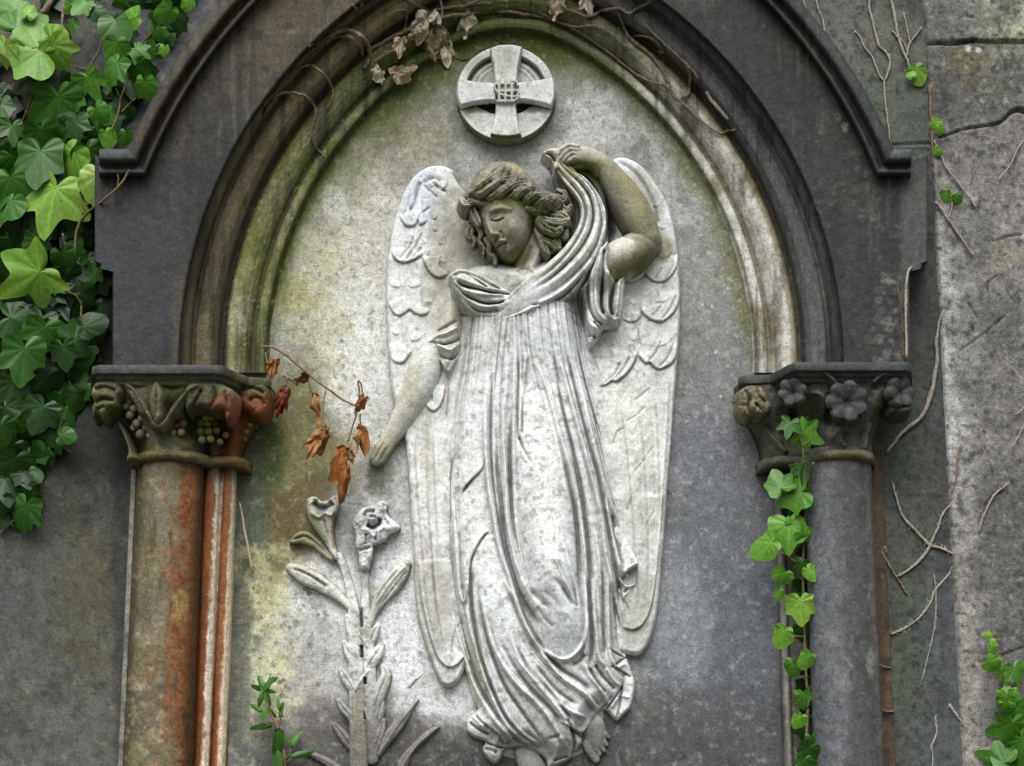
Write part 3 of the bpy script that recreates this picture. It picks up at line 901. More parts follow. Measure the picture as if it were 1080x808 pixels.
def rust_paint(U, V, s):
    p = Paint(U, V, (118, 112, 92))
    uc = U + (V - 650) * 0.0495          # straighten the perspective
    n = p.n(26, 3); n2 = fbm(U, V * 0.35, 9, 6)
    p.mix((148, 144, 128), 0.7 * sstep(0.5, 0.72, p.n(18, 8)))
    p.mix((88, 84, 70), 0.6 * sstep(0.5, 0.7, p.n(34, 2)))
    p.mix((120, 110, 62), 0.4 * sstep(0.5, 0.7, p.n(46, 12)))
    p.mix((74, 66, 44), 0.7 * sstep(146, 140, uc))
    f4 = p.n(4.0, 13, 3); run = fbm(U, V * 0.10, 5, 7, 4)
    p.mix((134, 84, 46), 0.85 * sstep(-20, 22, uc - 183 + (n - 0.5) * 60 + (run - 0.5) * 46 + (f4 - 0.5) * 30))
    p.mix((156, 98, 52), 0.6 * sstep(0.5, 0.74, run) * sstep(-18, 18, uc - 180 + (f4 - 0.5) * 40))
    p.mix((104, 52, 22), 0.7 * sstep(0.5, 0.7, f4) * sstep(176, 196, uc + (run - .5) * 40))
    p.mix((146, 88, 48), 0.5 * sstep(180, 200, uc) * sstep(0.5, 0.7, n2))
    p.mix((84, 56, 26), 0.9 * sstep(196, 206, uc + (n2 - .5) * 8))
    p.mix((150, 118, 80), 0.55 * sstep(0.62, 0.74, p.n(7, 9)) * sstep(170, 150, uc))
    p.mix((176, 166, 130), 0.6 * sstep(0.55, 0.7, p.n(9, 4)) * sstep(640, 760, V) * sstep(198, 170, uc))
    p.mix((176, 172, 156), 0.5 * sstep(0.6, 0.74, f4) * sstep(.46, .6, n) * sstep(186, 160, uc)); p.mix((58, 52, 38), 0.5 * sstep(0.6, 0.74, run) * sstep(0.5, .62, p.n(60, 5)))
    p.blob(190, 642, 7, 16, (168, 158, 84), 0.7, 1.0, 8)
    p.mix((70, 58, 44), 0.6 * sstep(512, 488, V + (n - .5) * 20))
    return p

def colonnette_paint(U, V, s):
    p = Paint(U, V, (140, 82, 42))
    uc = U + (V - 650) * 0.0495
    n2 = fbm(U, V * 0.4, 8, 6) * 0.6 + 0.4 * fbm(U, V, 3.2, 9, 3)
    p.mix((104, 62, 32), 0.7 * sstep(0.45, 0.7, n2))
    p.mix((238, 226, 208), 0.97 * sstep(218.5, 222, uc + (n2 - .5) * 10) * sstep(229, 227.5, uc))
    p.mix((152, 100, 62), 0.6 * sstep(230, 233, uc) * sstep(238, 236, uc))
    p.mix((236, 222, 194), 0.95 * sstep(235.5, 238.5, uc + (n2 - .5) * 6) * sstep(247, 245, uc))
    p.mix((74, 52, 26), 0.8 * sstep(211, 208, uc))
    p.mix((80, 76, 56), 0.7 * sstep(520, 490, V))
    p.mix((60, 58, 44), 0.8 * sstep(246, 248, uc))
    return p

def pale_edge(U, V, s):
    p = Paint(U, V, (150, 146, 136)); p.mottle((104, 101, 92), 16, .5, .75, .8); return p

CLt = thing('stone_column', P3(171, 900, 30), 'rust-stained round column on the left under a grape-carved capital', 'column')
shaft(CLt, 'shaft', 172.6, 650, 34, 38, 470, 930, rust_paint, M_ARCH)
bar(CLt, 'jamb', [(131.0, 0), (131.4, 30), (132.2, 34), (136.5, 34), (138.5, 31), (141, 20)], 478, 930, pale_edge, M_ARCH)
bar(CLt, 'colonnette', [(200, 10), (206, 16), (208, 24), (210, 31), (213, 36), (217, 38), (221, 37), (225, 33), (227, 28), (228.2, 24), (229.6, 27), (232, 30), (235.5, 31), (239, 29), (242, 25), (244, 18), (245, 4), (245, -3)], 478, 930, colonnette_paint, M_ARCH)

def grey_shaft(U, V, s):
    p = Paint(U, V, (104, 107, 112))
    uc = U - (V - 650) * 0.0495
    n = p.n(30, 3)
    p.mottle((126, 128, 132), 18, .5, .75, .7, 2)
    p.mix((78, 77, 75), 0.85 * sstep(882, 898, uc + (n - .5) * 30) * sstep(926, 918, uc))
    p.mix((74, 74, 74), 0.6 * sstep(560, 500, V + (n - .5) * 50) * sstep(885, 905, uc))
    p.mix((118, 119, 118), 0.5 * sstep(915, 924, uc))
    p.mix((96, 80, 62), 0.7 * sstep(922, 925, uc))
    p.blob(918, 697, 4, 16, (146, 146, 142), 0.7, 0.6, 12)
    p.blob(893, 696, 10, 1.6, (150, 150, 146), 0.6, 0.4, 12, 48)
    p.mottle((70, 71, 72), 8, .58, .74, .5, 9)
    p.mottle((146, 146, 146), 6, .62, .8, .4, 11)
    return p

def right_jamb(U, V, s):
    p = Paint(U, V, (112, 110, 104))
    uc = U - (V - 650) * 0.0495
    p.mottle((88, 86, 82), 14, .45, .7, .8)
    p.mix((152, 150, 144), 0.8 * sstep(822, 824, uc) * sstep(830, 827, uc))
    p.mix((84, 76, 58), 0.7 * sstep(832, 836, uc) * sstep(853, 846, uc) * sstep(.4, .65, p.n(20, 4)))
    return p

def rust_gap(U, V, s):
    p = Paint(U, V, (86, 70, 54)); p.mottle((58, 50, 42), 12, .45, .7, .8); p.mottle((108, 84, 62), 9, .56, .76, .6, 6); return p

CRt = thing('stone_column', P3(890, 900, 30), 'grey round column on the right under a flower-carved capital', 'column')
shaft(CRt, 'shaft', 890.5, 650, 34.5, 38, 470, 930, grey_shaft, M_ARCH)
bar(CRt, 'jamb', [(820, -3), (821.5, 10), (823, 17), (826, 20), (829.5, 19), (831, 16), (832.5, 12), (842, 12), (845, 15), (849, 16), (852, 14), (856, 8)], 474, 930, right_jamb, M_ARCH)
bar(CRt, 'back_strip', [(921, 12), (924, 24), (926, 25), (931, 23), (937, 22), (940, 14)], 474, 930, rust_gap, M_ARCH)

# plinth under everything (below the picture)
def plinth():
    z1 = P3(540, 925, 60)[2]
    pts = [(-0.86, 0.02), (0.86, 0.02)]
    prof = [(0.0, 0.0), (0.30, 0.0), (0.30, z1 - 0.30), (0.27, z1 - 0.24), (0.24, z1 - 0.18), (0.24, z1), (0.0, z1)]
    xs = np.linspace(-0.95, 0.95, 60)
    X, Q = np.meshgrid(xs, np.arange(len(prof)))
    Y = np.array([-p[0] for p in prof])[:, None] + 0 * X; Z = np.array([p[1] for p in prof])[:, None] + 0 * X
    m = stone('plinth_stone', base=((0.07, 0.075, 0.07), (0.13, 0.13, 0.12)))
    o = surf('stone_plinth', X, Y, Z, None, m, smooth=False)
    tag(o, 'grey stone plinth below the two columns', 'plinth')
plinth()
# ---------------------------------------------------------------- capitals
def ring_loft(name, rings, painter, mat, parent, closed_top=True, dens=4):
    """rings: list of arrays (k,3) world, equal length, top to bottom"""
    A = np.array(rings)
    X, Y, Z = A[..., 0], A[..., 1], A[..., 2]
    U, V = proj(X, Y, Z)
    return surf(name, X, Y, Z, painter(U, V).out(), mat, parent, wrap=True)

def plan_ring(plan, py, inset, cxw, seg=2.0):
    """plan: (px,h) points at photo height of the abacus; inset in px towards the middle of the plan"""
    p = np.array(plan, float)
    c = np.array([cxw, 0.0])
    q = []
    k = len(p)
    # offset each edge inwards
    for i in range(k):
        a, b, d = p[i - 1], p[i], p[(i + 1) % k]
        e1 = (b - a) / (np.linalg.norm(b - a) + 1e-9); e2 = (d - b) / (np.linalg.norm(d - b) + 1e-9)
        n1 = np.array([-e1[1], e1[0]]); n2 = np.array([-e2[1], e2[0]])
        m = n1 + n2; m = m / max(0.35, (m @ n1)) if np.linalg.norm(m) > 1e-6 else n1
        q.append(b - m * inset)
    q = np.array(q + [q[0]])
    L = np.concatenate([[0], np.cumsum(np.hypot(*np.diff(np.array(list(p) + [p[0]]), axis=0).T))])
    t = np.linspace(0, L[-1], int(L[-1] / seg))[:-1]
    xx = np.interp(t, L, q[:, 0]); hh = np.interp(t, L, q[:, 1])
    return xx, hh

def abacus(parent, plan, cx, ytop, painter):
    levels = [(0, 30), (0, 2.0), (0.6, 0.4), (1.5, 0), (8.6, 0), (9.2, 0.5), (9.4, 3.0), (10.2, 5.0), (12.5, 6.2), (13.5, 7.0), (14, 9.5), (16.5, 10.5), (18.5, 12), (19.5, 16), (20, 22), (22, 26), (22.5, 40)]
    x0 = 540
    zt = P3(cx, ytop, 100)[2]
    rings = []
    hm = max(h for _, h in plan)
    for dz, ins in levels:
        xx, hh = plan_ring(plan, ytop, ins, cx)
        X, _, _ = P(xx, ytop, hh)
        Z = np.full(xx.shape, zt - dz * S)
        pert = (fbm(xx, Z / S + hh, 7, 4) - 0.5) * 1.2 * S
        rings.append(np.stack([X, -hh * S + pert, Z + pert], 1))
    ring_loft('abacus', rings, painter, M_ARCH, parent)

def cap_paint_left(U, V):
    p = Paint(U, V, (98, 96, 74))
    n = p.n(16, 3)
    p.mottle((66, 66, 46), 18, .42, .68, .8, 4)
    p.mottle((134, 130, 104), 10, .55, .8, .6, 7)
    p.mix((84, 94, 42), 0.75 * sstep(.48, .66, p.n(24, 9)) * sstep(405, 425, V))
    p.mix((134, 70, 34), 0.8 * sstep(212, 250, U + (n - .5) * 40) * sstep(410, 424, V) )
    p.mix((126, 66, 32), 0.8 * sstep(.4, .62, n) * sstep(184, 196, U) * sstep(452, 462, V) * sstep(486, 478, V))
    p.mix((76, 80, 84), 0.8 * sstep(404, 396, V + (n - .5) * 6) * sstep(250, 232, U))
    p.mix((112, 112, 84), 0.7 * sstep(398, 402, V) * sstep(408, 404, V) * sstep(0.35, 0.6, p.n(40, 2)))
    p.mix((118, 106, 70), 0.7 * sstep(474, 478, V))
    return p

def cap_paint_right(U, V):
    p = Paint(U, V, (78, 77, 74))
    n = p.n(16, 3)
    p.mottle((56, 56, 56), 18, .42, .68, .8, 4)
    p.mottle((118, 114, 104), 11, .56, .8, .6, 7)
    p.mix((136, 128, 98), 0.7 * sstep(820, 796, U + (n - .5) * 24) * sstep(404, 416, V))
    p.mix((92, 92, 58), 0.6 * sstep(.5, .68, p.n(20, 9)) * sstep(420, 440, V))
    p.mix((70, 73, 76), 0.8 * sstep(404, 396, V + (n - .5) * 6))
    p.mix((92, 92, 78), 0.6 * sstep(812, 790, U) * sstep(410, 400, V))
    p.mix((126, 116, 88), 0.6 * sstep(474, 478, V) * sstep(.35, .6, p.n(26, 5)))
    p.mix((140, 138, 126), 0.6 * sstep(905, 915, U) * sstep(925, 915, U) * sstep(455, 470, V))
    return p

# ---- left capital: leaves and bunches of grapes
CAPL = tag(bpy.data.objects.new('capital', None), None); COL.objects.link(CAPL); CAPL.parent = CLt
abacus(CAPL, [(97, 0), (97, 104), (103, 110), (229, 110), (236, 106), (262, 58), (283, 52), (287, 46), (287, 0)], 170, 387, cap_paint_left)

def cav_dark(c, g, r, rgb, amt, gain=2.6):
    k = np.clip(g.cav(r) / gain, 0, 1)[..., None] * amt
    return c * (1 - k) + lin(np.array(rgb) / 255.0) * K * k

def bell_left():
    g = Grid(88, 394, 292, 494, 0.8, 70, H=-60)
    U, V = g.U, g.V
    t = sstep(402, 474, V)
    # main bell: square above, round below
    xl = 104 + (138 - 104) * t ** 0.8; xr = 238 + (214 - 238) * t ** 0.8
    c = (xl + xr) / 2; hw = (xr - xl) / 2
    q = np.clip(np.abs(U - c) / hw, 0, 1)
    ex = 6 - 3.8 * t
    H = (92 - 20 * t) * (1 - q ** ex) ** (1 / 2.2) + 8
    H = np.where((np.abs(U - c) > hw), -20, H)
    g.up(np.where((V > 398) & (V < 482), H, -60))
    # side bell over the colonnettes
    xl2 = 200 + 0 * t; xr2 = 282 + (246 - 282) * t ** 0.9
    c2 = (xl2 + xr2) / 2; hw2 = (xr2 - xl2) / 2
    q = np.clip(np.abs(U - c2) / hw2, 0, 1)
    H = (48 - 12 * t) * (1 - q ** 3) ** 0.5 + 4
    H = np.where(np.abs(U - c2) > hw2, -20, H)
    g.up(np.where((V > 398) & (V < 482), H, -60))
    # collar
    for (a, b, y, hh) in ((134, 222, 482, 74), (206, 256, 482, 44)):
        cc = (a + b) / 2; hw = (b - a) / 2
        q = np.clip(np.abs(U - cc) / hw, 0, 1)
        yy = y - 1.5 * (1 - q ** 2)
        prof = np.sqrt(np.clip(1 - ((V - yy) / 6.0) ** 2, 0, 1))
        H = hh * (1 - q ** 3) ** 0.4 + 9 * prof - 4
        g.up(np.where((np.abs(V - yy) < 6.0) & (np.abs(U - cc) < hw), H, -60))
    # deep hollows between the leaves
    for x, y, sx, sy, d in ((202, 445, 17, 18, -26), (141, 440, 9, 20, -16), (180, 446, 8, 10, -14), (228, 452, 9, 20, -16), (150, 410, 10, 6, -6), (186, 412, 12, 6, -6), (248, 430, 12, 12, -10)):
        g.H += np.where(g.H > 0, d * np.exp(-((U - x) / sx) ** 2 - ((V - y) / sy) ** 2), 0)
    g.rough(1.5, 8, 5)
    p = cap_paint_left(U, V)
    p.blob(205, 446, 17, 18, (58, 74, 22), 0.9, 0.5, 12)
    p.blob(133, 442, 8, 18, (70, 86, 26), 0.8, 0.6, 12)
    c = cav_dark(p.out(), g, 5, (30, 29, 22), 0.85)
    g.build('bell', c, M_ARCH, CAPL, floor=-3)
bell_left()

def carve(name, parent, box, polys, painter, h0=85, step=0.7, strokes=(), roughness=1.3, dark=(30, 29, 22), post=None, mat=None):
    """a carved leaf: polys are (points, rise radius, top height)"""
    g = Grid(*box, step, h0, H=-40)
    for pts, r, h in polys:
        sd = g.sdf(pts, 4)
        g.up(np.where(sd > -2.5, h - 12 + dome(sd, r, 12, 9), -60))
    for s in strokes:
        g.stroke(*s[0], **s[1]) if len(s) > 1 else g.stroke(*s[0])
    g.rough(roughness, 6, 4)
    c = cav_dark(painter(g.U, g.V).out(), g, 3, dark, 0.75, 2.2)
    if post is not None: c = post(g, c)
    return g.build(name, c, mat or M_ARCH, parent, floor=h0 - 26)

# the pointed bud leaf in the middle, the broad leaf, the curled corner leaves
carve('leaf', CAPL, (150, 398, 182, 452), [([(165, 401), (172, 411), (175, 420), (173, 430), (172, 440), (166, 448), (160, 440), (158, 431), (156, 421), (159, 410)], 7, 107)], cap_paint_left, 100,
      strokes=[(([(165, 402), (166, 420), (165, 446)], 1.6, -3),)])
carve('leaf', CAPL, (122, 398, 250, 470),
      [([(126, 404), (138, 404), (148, 413), (156, 426), (164, 442), (172, 442), (180, 428), (192, 414), (204, 405), (216, 404), (216, 414), (204, 420), (196, 428), (190, 437), (182, 440), (176, 450), (168, 455), (160, 452), (154, 442), (146, 436), (140, 424), (132, 414)], 6, 99),
       ([(196, 406), (214, 402), (232, 404), (246, 412), (248, 424), (243, 441), (238, 443), (236, 434), (226, 434), (216, 432), (206, 431), (198, 436), (195, 426)], 8, 102)],
      cap_paint_left, 94,
      strokes=[(([(130, 405), (142, 412), (152, 428), (162, 446)], 2.0, 3.5),), (([(212, 407), (198, 415), (188, 428), (178, 444)], 2.0, 3.5),),
               (([(214, 412), (208, 424), (200, 434)], 1.6, -4),), (([(226, 408), (228, 420), (222, 432)], 1.8, -4),), (([(238, 412), (240, 426), (240, 438)], 1.6, -3),)])
carve('leaf', CAPL, (92, 396, 136, 450),
      [([(97, 409), (104, 402), (118, 401), (128, 406), (131, 415), (126, 422), (124, 430), (116, 434), (110, 443), (103, 437), (98, 441), (97, 430), (99, 424), (96, 417)], 8, 104)],
      cap_paint_left, 96, strokes=[(([(100, 412), (112, 410), (124, 414)], 2.0, -4),), (([(100, 426), (110, 422), (122, 424)], 2.2, -5),), (([(102, 434), (112, 430)], 1.4, -3),)])
carve('leaf', CAPL, (122, 440, 150, 492), [([(124, 444), (130, 450), (136, 462), (141, 476), (146, 484), (140, 487), (133, 486), (135, 476), (131, 462), (126, 452)], 4, 84)], cap_paint_left, 78)
carve('leaf', CAPL, (246, 396, 290, 450),
      [([(250, 410), (262, 403), (278, 404), (284, 412), (284, 424), (280, 436), (272, 441), (262, 436), (252, 428)], 9, 58)], cap_paint_left, 52, roughness=1.6,
      strokes=[(([(254, 414), (266, 410), (280, 416)], 2.0, -4),), (([(262, 424), (272, 420), (280, 428)], 2.0, -4),)])

def ball_cluster(name, lst, parent, col, mat):
    """grapes: (px, py, radius, h)"""
    V, Fc, C = [], [], []
    off = root_of(parent); rg = np.random.default_rng(5)
    for (x, y, r, h) in lst:
        c = np.array(P3(x, y, h)); b = len(V); nu, nv = 12, 8
        tone = np.array(col[rg.integers(len(col))]) * rg.uniform(0.85, 1.15) / 255
        for i in range(nv + 1):
            a = math.pi * i / nv
            for j in range(nu):
                t = 2 * math.pi * j / nu
                V.append(c - np.array(off) + r * S * np.array([math.sin(a) * math.cos(t), math.sin(a) * math.sin(t), math.cos(a)]))
                C.append(lin(tone) * K)
        for i in range(nv):
            for j in range(nu):
                j2 = (j + 1) % nu
                Fc.append((b + i * nu + j, b + (i + 1) * nu + j, b + (i + 1) * nu + j2, b + i * nu + j2))
    return link(name, raw_mesh(name, V, Fc, np.array(C)), mat, parent)
GR = [(104, 100, 78), (128, 122, 98), (92, 86, 66)]
ball_cluster('grape_cluster', [(137, 424, 4, 82), (142, 421, 3.5, 84), (133, 429, 4, 82), (141, 431, 4, 84), (137, 438, 4.6, 82), (144, 447, 4.8, 80), (149, 441, 3.6, 80), (148, 458, 5, 77), (158, 459, 4, 74), (141, 451, 3.6, 77), (153, 452, 3.4, 77)], CAPL, [(140, 132, 112), (128, 122, 98), (112, 98, 80)], M_ARCH)
ball_cluster('grape_cluster', [(196, 425, 3.6, 80), (201, 423, 3.8, 81), (206, 428, 3.2, 80), (188, 440, 4, 78), (193, 447, 4.4, 77), (186, 449, 3.6, 76), (191, 456, 4.2, 75), (199, 434, 3.4, 77), (183, 456, 3.4, 74), (180, 446, 3.6, 75)], CAPL, [(128, 118, 94), (110, 92, 72), (120, 80, 54)], M_ARCH)
ball_cluster('grape_cluster', [(217, 440, 4, 68), (223, 440, 3.6, 67), (212, 446, 4.2, 68), (219, 447, 4, 68), (226, 446, 3.6, 64), (212, 455, 4.6, 67), (220, 455, 4, 66), (213, 464, 4.2, 66), (222, 463, 4, 64), (228, 454, 3.8, 62), (238, 459, 3.6, 56), (232, 466, 3.6, 56)], CAPL, [(108, 112, 60), (96, 102, 48), (128, 118, 78)], M_ARCH)
ball_cluster('grape_cluster', [(260, 456, 3.2, 38), (264, 449, 3.2, 38), (258, 464, 3, 36), (268, 442, 3, 38), (270, 450, 2.8, 34)], CAPL, [(92, 98, 52), (84, 84, 50)], M_ARCH)

# ---- right capital: open six-petalled flowers on curling stems
CAPR = tag(bpy.data.objects.new('capital', None), None); COL.objects.link(CAPR); CAPR.parent = CRt
abacus(CAPR, [(778, 0), (778, 46), (783, 52), (812, 56), (830, 98), (838, 110), (955, 110), (961, 104), (961, 0)], 890, 384, cap_paint_right)

def bell_right():
    g = Grid(772, 392, 980, 494, 0.8, 70, H=-60)
    U, V = g.U, g.V
    t = sstep(400, 472, V)
    xl = 824 + (856 - 824) * t ** 0.8; xr = 962 + (930 - 962) * t ** 0.7
    c = (xl + xr) / 2; hw = (xr - xl) / 2
    q = np.clip(np.abs(U - c) / hw, 0, 1); ex = 6 - 3.8 * t
    H = (90 - 20 * t) * (1 - q ** ex) ** (1 / 2.2) + 8
    H = np.where(np.abs(U - c) > hw, -20, H)
    g.up(np.where((V > 394) & (V < 482), H, -60))
    xl2 = 782 + (810 - 782) * t ** 0.9; xr2 = 870 + 0 * t
    c2 = (xl2 + xr2) / 2; hw2 = (xr2 - xl2) / 2
    q = np.clip(np.abs(U - c2) / hw2, 0, 1)
    H = (50 - 10 * t) * (1 - q ** 3) ** 0.5 + 4
    g.up(np.where((V > 394) & (V < 482) & (np.abs(U - c2) < hw2), H, -60))
    for (a, b, y, hh) in ((850, 932, 482, 74), (806, 866, 484, 46)):
        cc = (a + b) / 2; hw = (b - a) / 2
        q = np.clip(np.abs(U - cc) / hw, 0, 1); yy = y - 1.5 * (1 - q ** 2) - 1
        prof = np.sqrt(np.clip(1 - ((V - yy) / 6.0) ** 2, 0, 1))
        H = hh * (1 - q ** 3) ** 0.4 + 9 * prof - 4
        g.up(np.where((np.abs(V - yy) < 6.0) & (np.abs(U - cc) < hw), H, -60))
    for x, y, sx, sy, d in ((842, 446, 14, 16, -22), (930, 452, 9, 22, -22), (872, 442, 9, 14, -10), (812, 446, 10, 8, -8)):
        g.H += np.where(g.H > 0, d * np.exp(-((U - x) / sx) ** 2 - ((V - y) / sy) ** 2), 0)
    for q in ([(838, 402), (858, 400), (872, 408), (882, 424), (878, 440)], [(914, 412), (924, 404), (940, 400), (950, 402)], [(850, 420), (862, 424), (868, 440)]):
        g.stroke(q, 3.2, 9, taper=(0.05, 0.1), mask=(g.H > 0))
    for q in ([(806, 440), (820, 458), (834, 474)], [(918, 448), (914, 462), (912, 476)], [(926, 440), (924, 460), (922, 476)], [(884, 452), (884, 466), (890, 474)]):
        g.stroke(q, 3.0, 7, mask=(g.H > 0))
    g.rough(1.5, 8, 5)
    p = cap_paint_right(U, V)
    p.blob(926, 440, 6, 22, (94, 100, 56), 0.7, 0.8, 10); p.blob(922, 424, 8, 9, (150, 150, 138), 0.7, 0.7, 8)
    p.blob(876, 456, 6, 6, (142, 136, 124), 0.7, 0.7, 8); p.blob(846, 436, 14, 10, (78, 86, 40), 0.7, 0.7, 10)
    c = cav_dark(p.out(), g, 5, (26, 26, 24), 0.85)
    g.build('bell', c, M_ARCH, CAPR, floor=-3)
bell_right()

def stone_flower(cx, cy, r, h, rot, tilt, petals=7, rgb=(66, 67, 68)):
    """a carved open flower, dished towards its dark throat"""
    N, Mr = 84, 16
    a = np.linspace(0, 2 * math.pi, N + 1)[:-1]; k = np.linspace(0, 1, Mr)
    A, Kk = np.meshgrid(a, k)
    edge = 0.80 + 0.20 * np.abs(np.cos(A * petals / 2)) ** 0.55
    rad = r * Kk * (1 - (1 - edge) * Kk ** 2)
    z = -7 * (1 - Kk) ** 1.6 * (r / 22) + 1.2 * Kk * np.cos(A * petals) + 1.5 * np.sin(Kk * 3.0) - 3.5 * sstep(0.86, 1.0, Kk)
    lx = rad * np.cos(A + rot); lz = rad * np.sin(A + rot)
    lx = np.vstack([lx, lx[-1:] * 0.9]); lz = np.vstack([lz, lz[-1:] * 0.9]); z = np.vstack([z, np.full((1, N), -12.0)])
    ct, st = math.cos(tilt[0]), math.sin(tilt[0]); cs, ss = math.cos(tilt[1]), math.sin(tilt[1])
    y1 = z * ct - lz * st; z1 = z * st + lz * ct
    x1 = lx * cs + y1 * ss; y2 = y1 * cs - lx * ss
    x0, y0, z0 = P3(cx, cy, h)
    X = x0 + x1 * S; Y = y0 - y2 * S; Z = z0 + z1 * S
    kk = np.vstack([Kk, Kk[-1:]]); AA = np.vstack([A, A[-1:]])
    p = Paint(cx + lx * 3, cy + lz * 3, rgb)
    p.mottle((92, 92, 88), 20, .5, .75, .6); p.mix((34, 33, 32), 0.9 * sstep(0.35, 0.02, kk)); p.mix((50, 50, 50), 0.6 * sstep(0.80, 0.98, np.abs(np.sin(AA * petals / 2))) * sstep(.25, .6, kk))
    p.mix((104, 102, 94), 0.5 * sstep(0.9, 1.0, kk))
    return surf('flower', X, Y, Z, p.out(), M_ARCH, CAPR, wrap=True, flip=True)
stone_flower(894, 423.5, 22, 104, 0.45, (-0.12, 0.0), 7)
stone_flower(835, 413, 15.5, 98, 0.2, (0.0, -0.35), 6)
stone_flower(952, 413, 17, 100, 0.1, (0.0, 0.45), 6)
def blk(g, c): return c
carve('leaf', CAPR, (776, 402, 822, 452), [([(780, 412), (790, 406), (804, 408), (812, 420), (814, 432), (806, 440), (796, 438), (788, 442), (781, 436), (779, 424)], 9, 60)],
      lambda U, V: (lambda p: (p.mix((140, 132, 104), 0.8 * np.ones(U.shape)), p.mottle((88, 84, 66), 9, .45, .7, .8), p)[-1])(Paint(U, V, (128, 120, 96))), 54,
      strokes=[(([(784, 412), (790, 420), (789, 432), (794, 440)], 1.8, -4),), (([(798, 408), (800, 418), (808, 426)], 1.6, -3.5),), (([(796, 426), (803, 434)], 1.6, -3),), (([(780, 426), (785, 430)], 1.4, -3),)], roughness=2.6)
carve('leaf', CAPR, (934, 420, 966, 442), [([(940, 424), (950, 428), (960, 427), (963, 431), (958, 437), (946, 438), (938, 434)], 5, 96)], cap_paint_right, 90)

# the carved block itself is the capital; its leaves, fruit and flowers hang on it
for cap, col in ((CAPL, CLt), (CAPR, CRt)):
    kids = list(cap.children)
    bl = [k for k in kids if k.name.startswith('bell')][0]
    bl.parent = col
    for k in kids:
        if k is not bl: k.parent = bl
    bpy.data.objects.remove(cap)
    bl.name = 'capital'
# ---------------------------------------------------------------- the carved angel
ANG = thing('angel_relief', P3(560, 815, 0), 'pale carved angel in a long pleated robe, one arm raised over the head', 'angel carving')

def angel_tone(U, V, rgb=(208, 209, 207)):
    p = Paint(U, V, rgb)
    p.mottle((172, 171, 164), 30, 0.48, 0.78, 0.6, 1)
    p.mottle((228, 229, 227), 22, 0.52, 0.8, 0.6, 2)
    # greyer on the breast, white on the thighs, grey to the foot
    p.blob(540, 300, 90, 60, (168, 166, 158), 0.6, 0.6, 40)
    p.blob(585, 350, 40, 50, (206, 208, 212), 0.6, 0.6, 30, seed=3)
    p.blob(580, 520, 40, 110, (226, 226, 224), 0.75, 0.7, 34, seed=4)
    p.blob(490, 540, 26, 90, (206, 206, 192), 0.5, 0.7, 24, seed=5)
    p.blob(502, 690, 13, 56, (182, 183, 156), 0.55, 0.8, 20, seed=6)
    p.blob(530, 650, 24, 60, (222, 225, 224), 0.7, 0.6, 24, seed=7)
    p.blob(640, 610, 30, 90, (188, 188, 184), 0.6, 0.7, 30, seed=8)
    p.blob(630, 560, 30, 120, (186, 186, 182), 0.5, 0.7, 30, seed=9)
    p.blob(560, 802, 130, 40, (146, 144, 140), 0.75, 0.7, 30, seed=3)
    p.blob(600, 640, 26, 50, (206, 209, 213), 0.5, 0.8, 20, seed=5); p.blob(545, 690, 40, 60, (176, 176, 172), 0.4, 1.2, 22, seed=6); p.blob(640, 700, 30, 40, (176, 175, 170), 0.5, 0.9, 18, seed=2)
    p.mottle((128, 126, 120), 6, 0.57, 0.76, 0.5, 9, 3)
    return p

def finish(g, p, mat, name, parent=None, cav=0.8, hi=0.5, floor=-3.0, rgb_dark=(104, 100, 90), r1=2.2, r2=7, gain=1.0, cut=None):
    """colour is darkened in the hollows of the relief and paled on its ridges"""
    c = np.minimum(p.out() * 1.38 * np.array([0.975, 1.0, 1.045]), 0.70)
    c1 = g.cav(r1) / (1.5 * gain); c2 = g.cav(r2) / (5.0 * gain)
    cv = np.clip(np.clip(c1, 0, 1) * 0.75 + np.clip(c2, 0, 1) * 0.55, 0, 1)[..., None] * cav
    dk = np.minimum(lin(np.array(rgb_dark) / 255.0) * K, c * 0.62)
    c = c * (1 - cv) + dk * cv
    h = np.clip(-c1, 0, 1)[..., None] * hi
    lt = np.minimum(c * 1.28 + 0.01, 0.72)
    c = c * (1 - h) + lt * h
    return g.build(name, c, mat, parent or ANG, floor=floor, cut=cut)

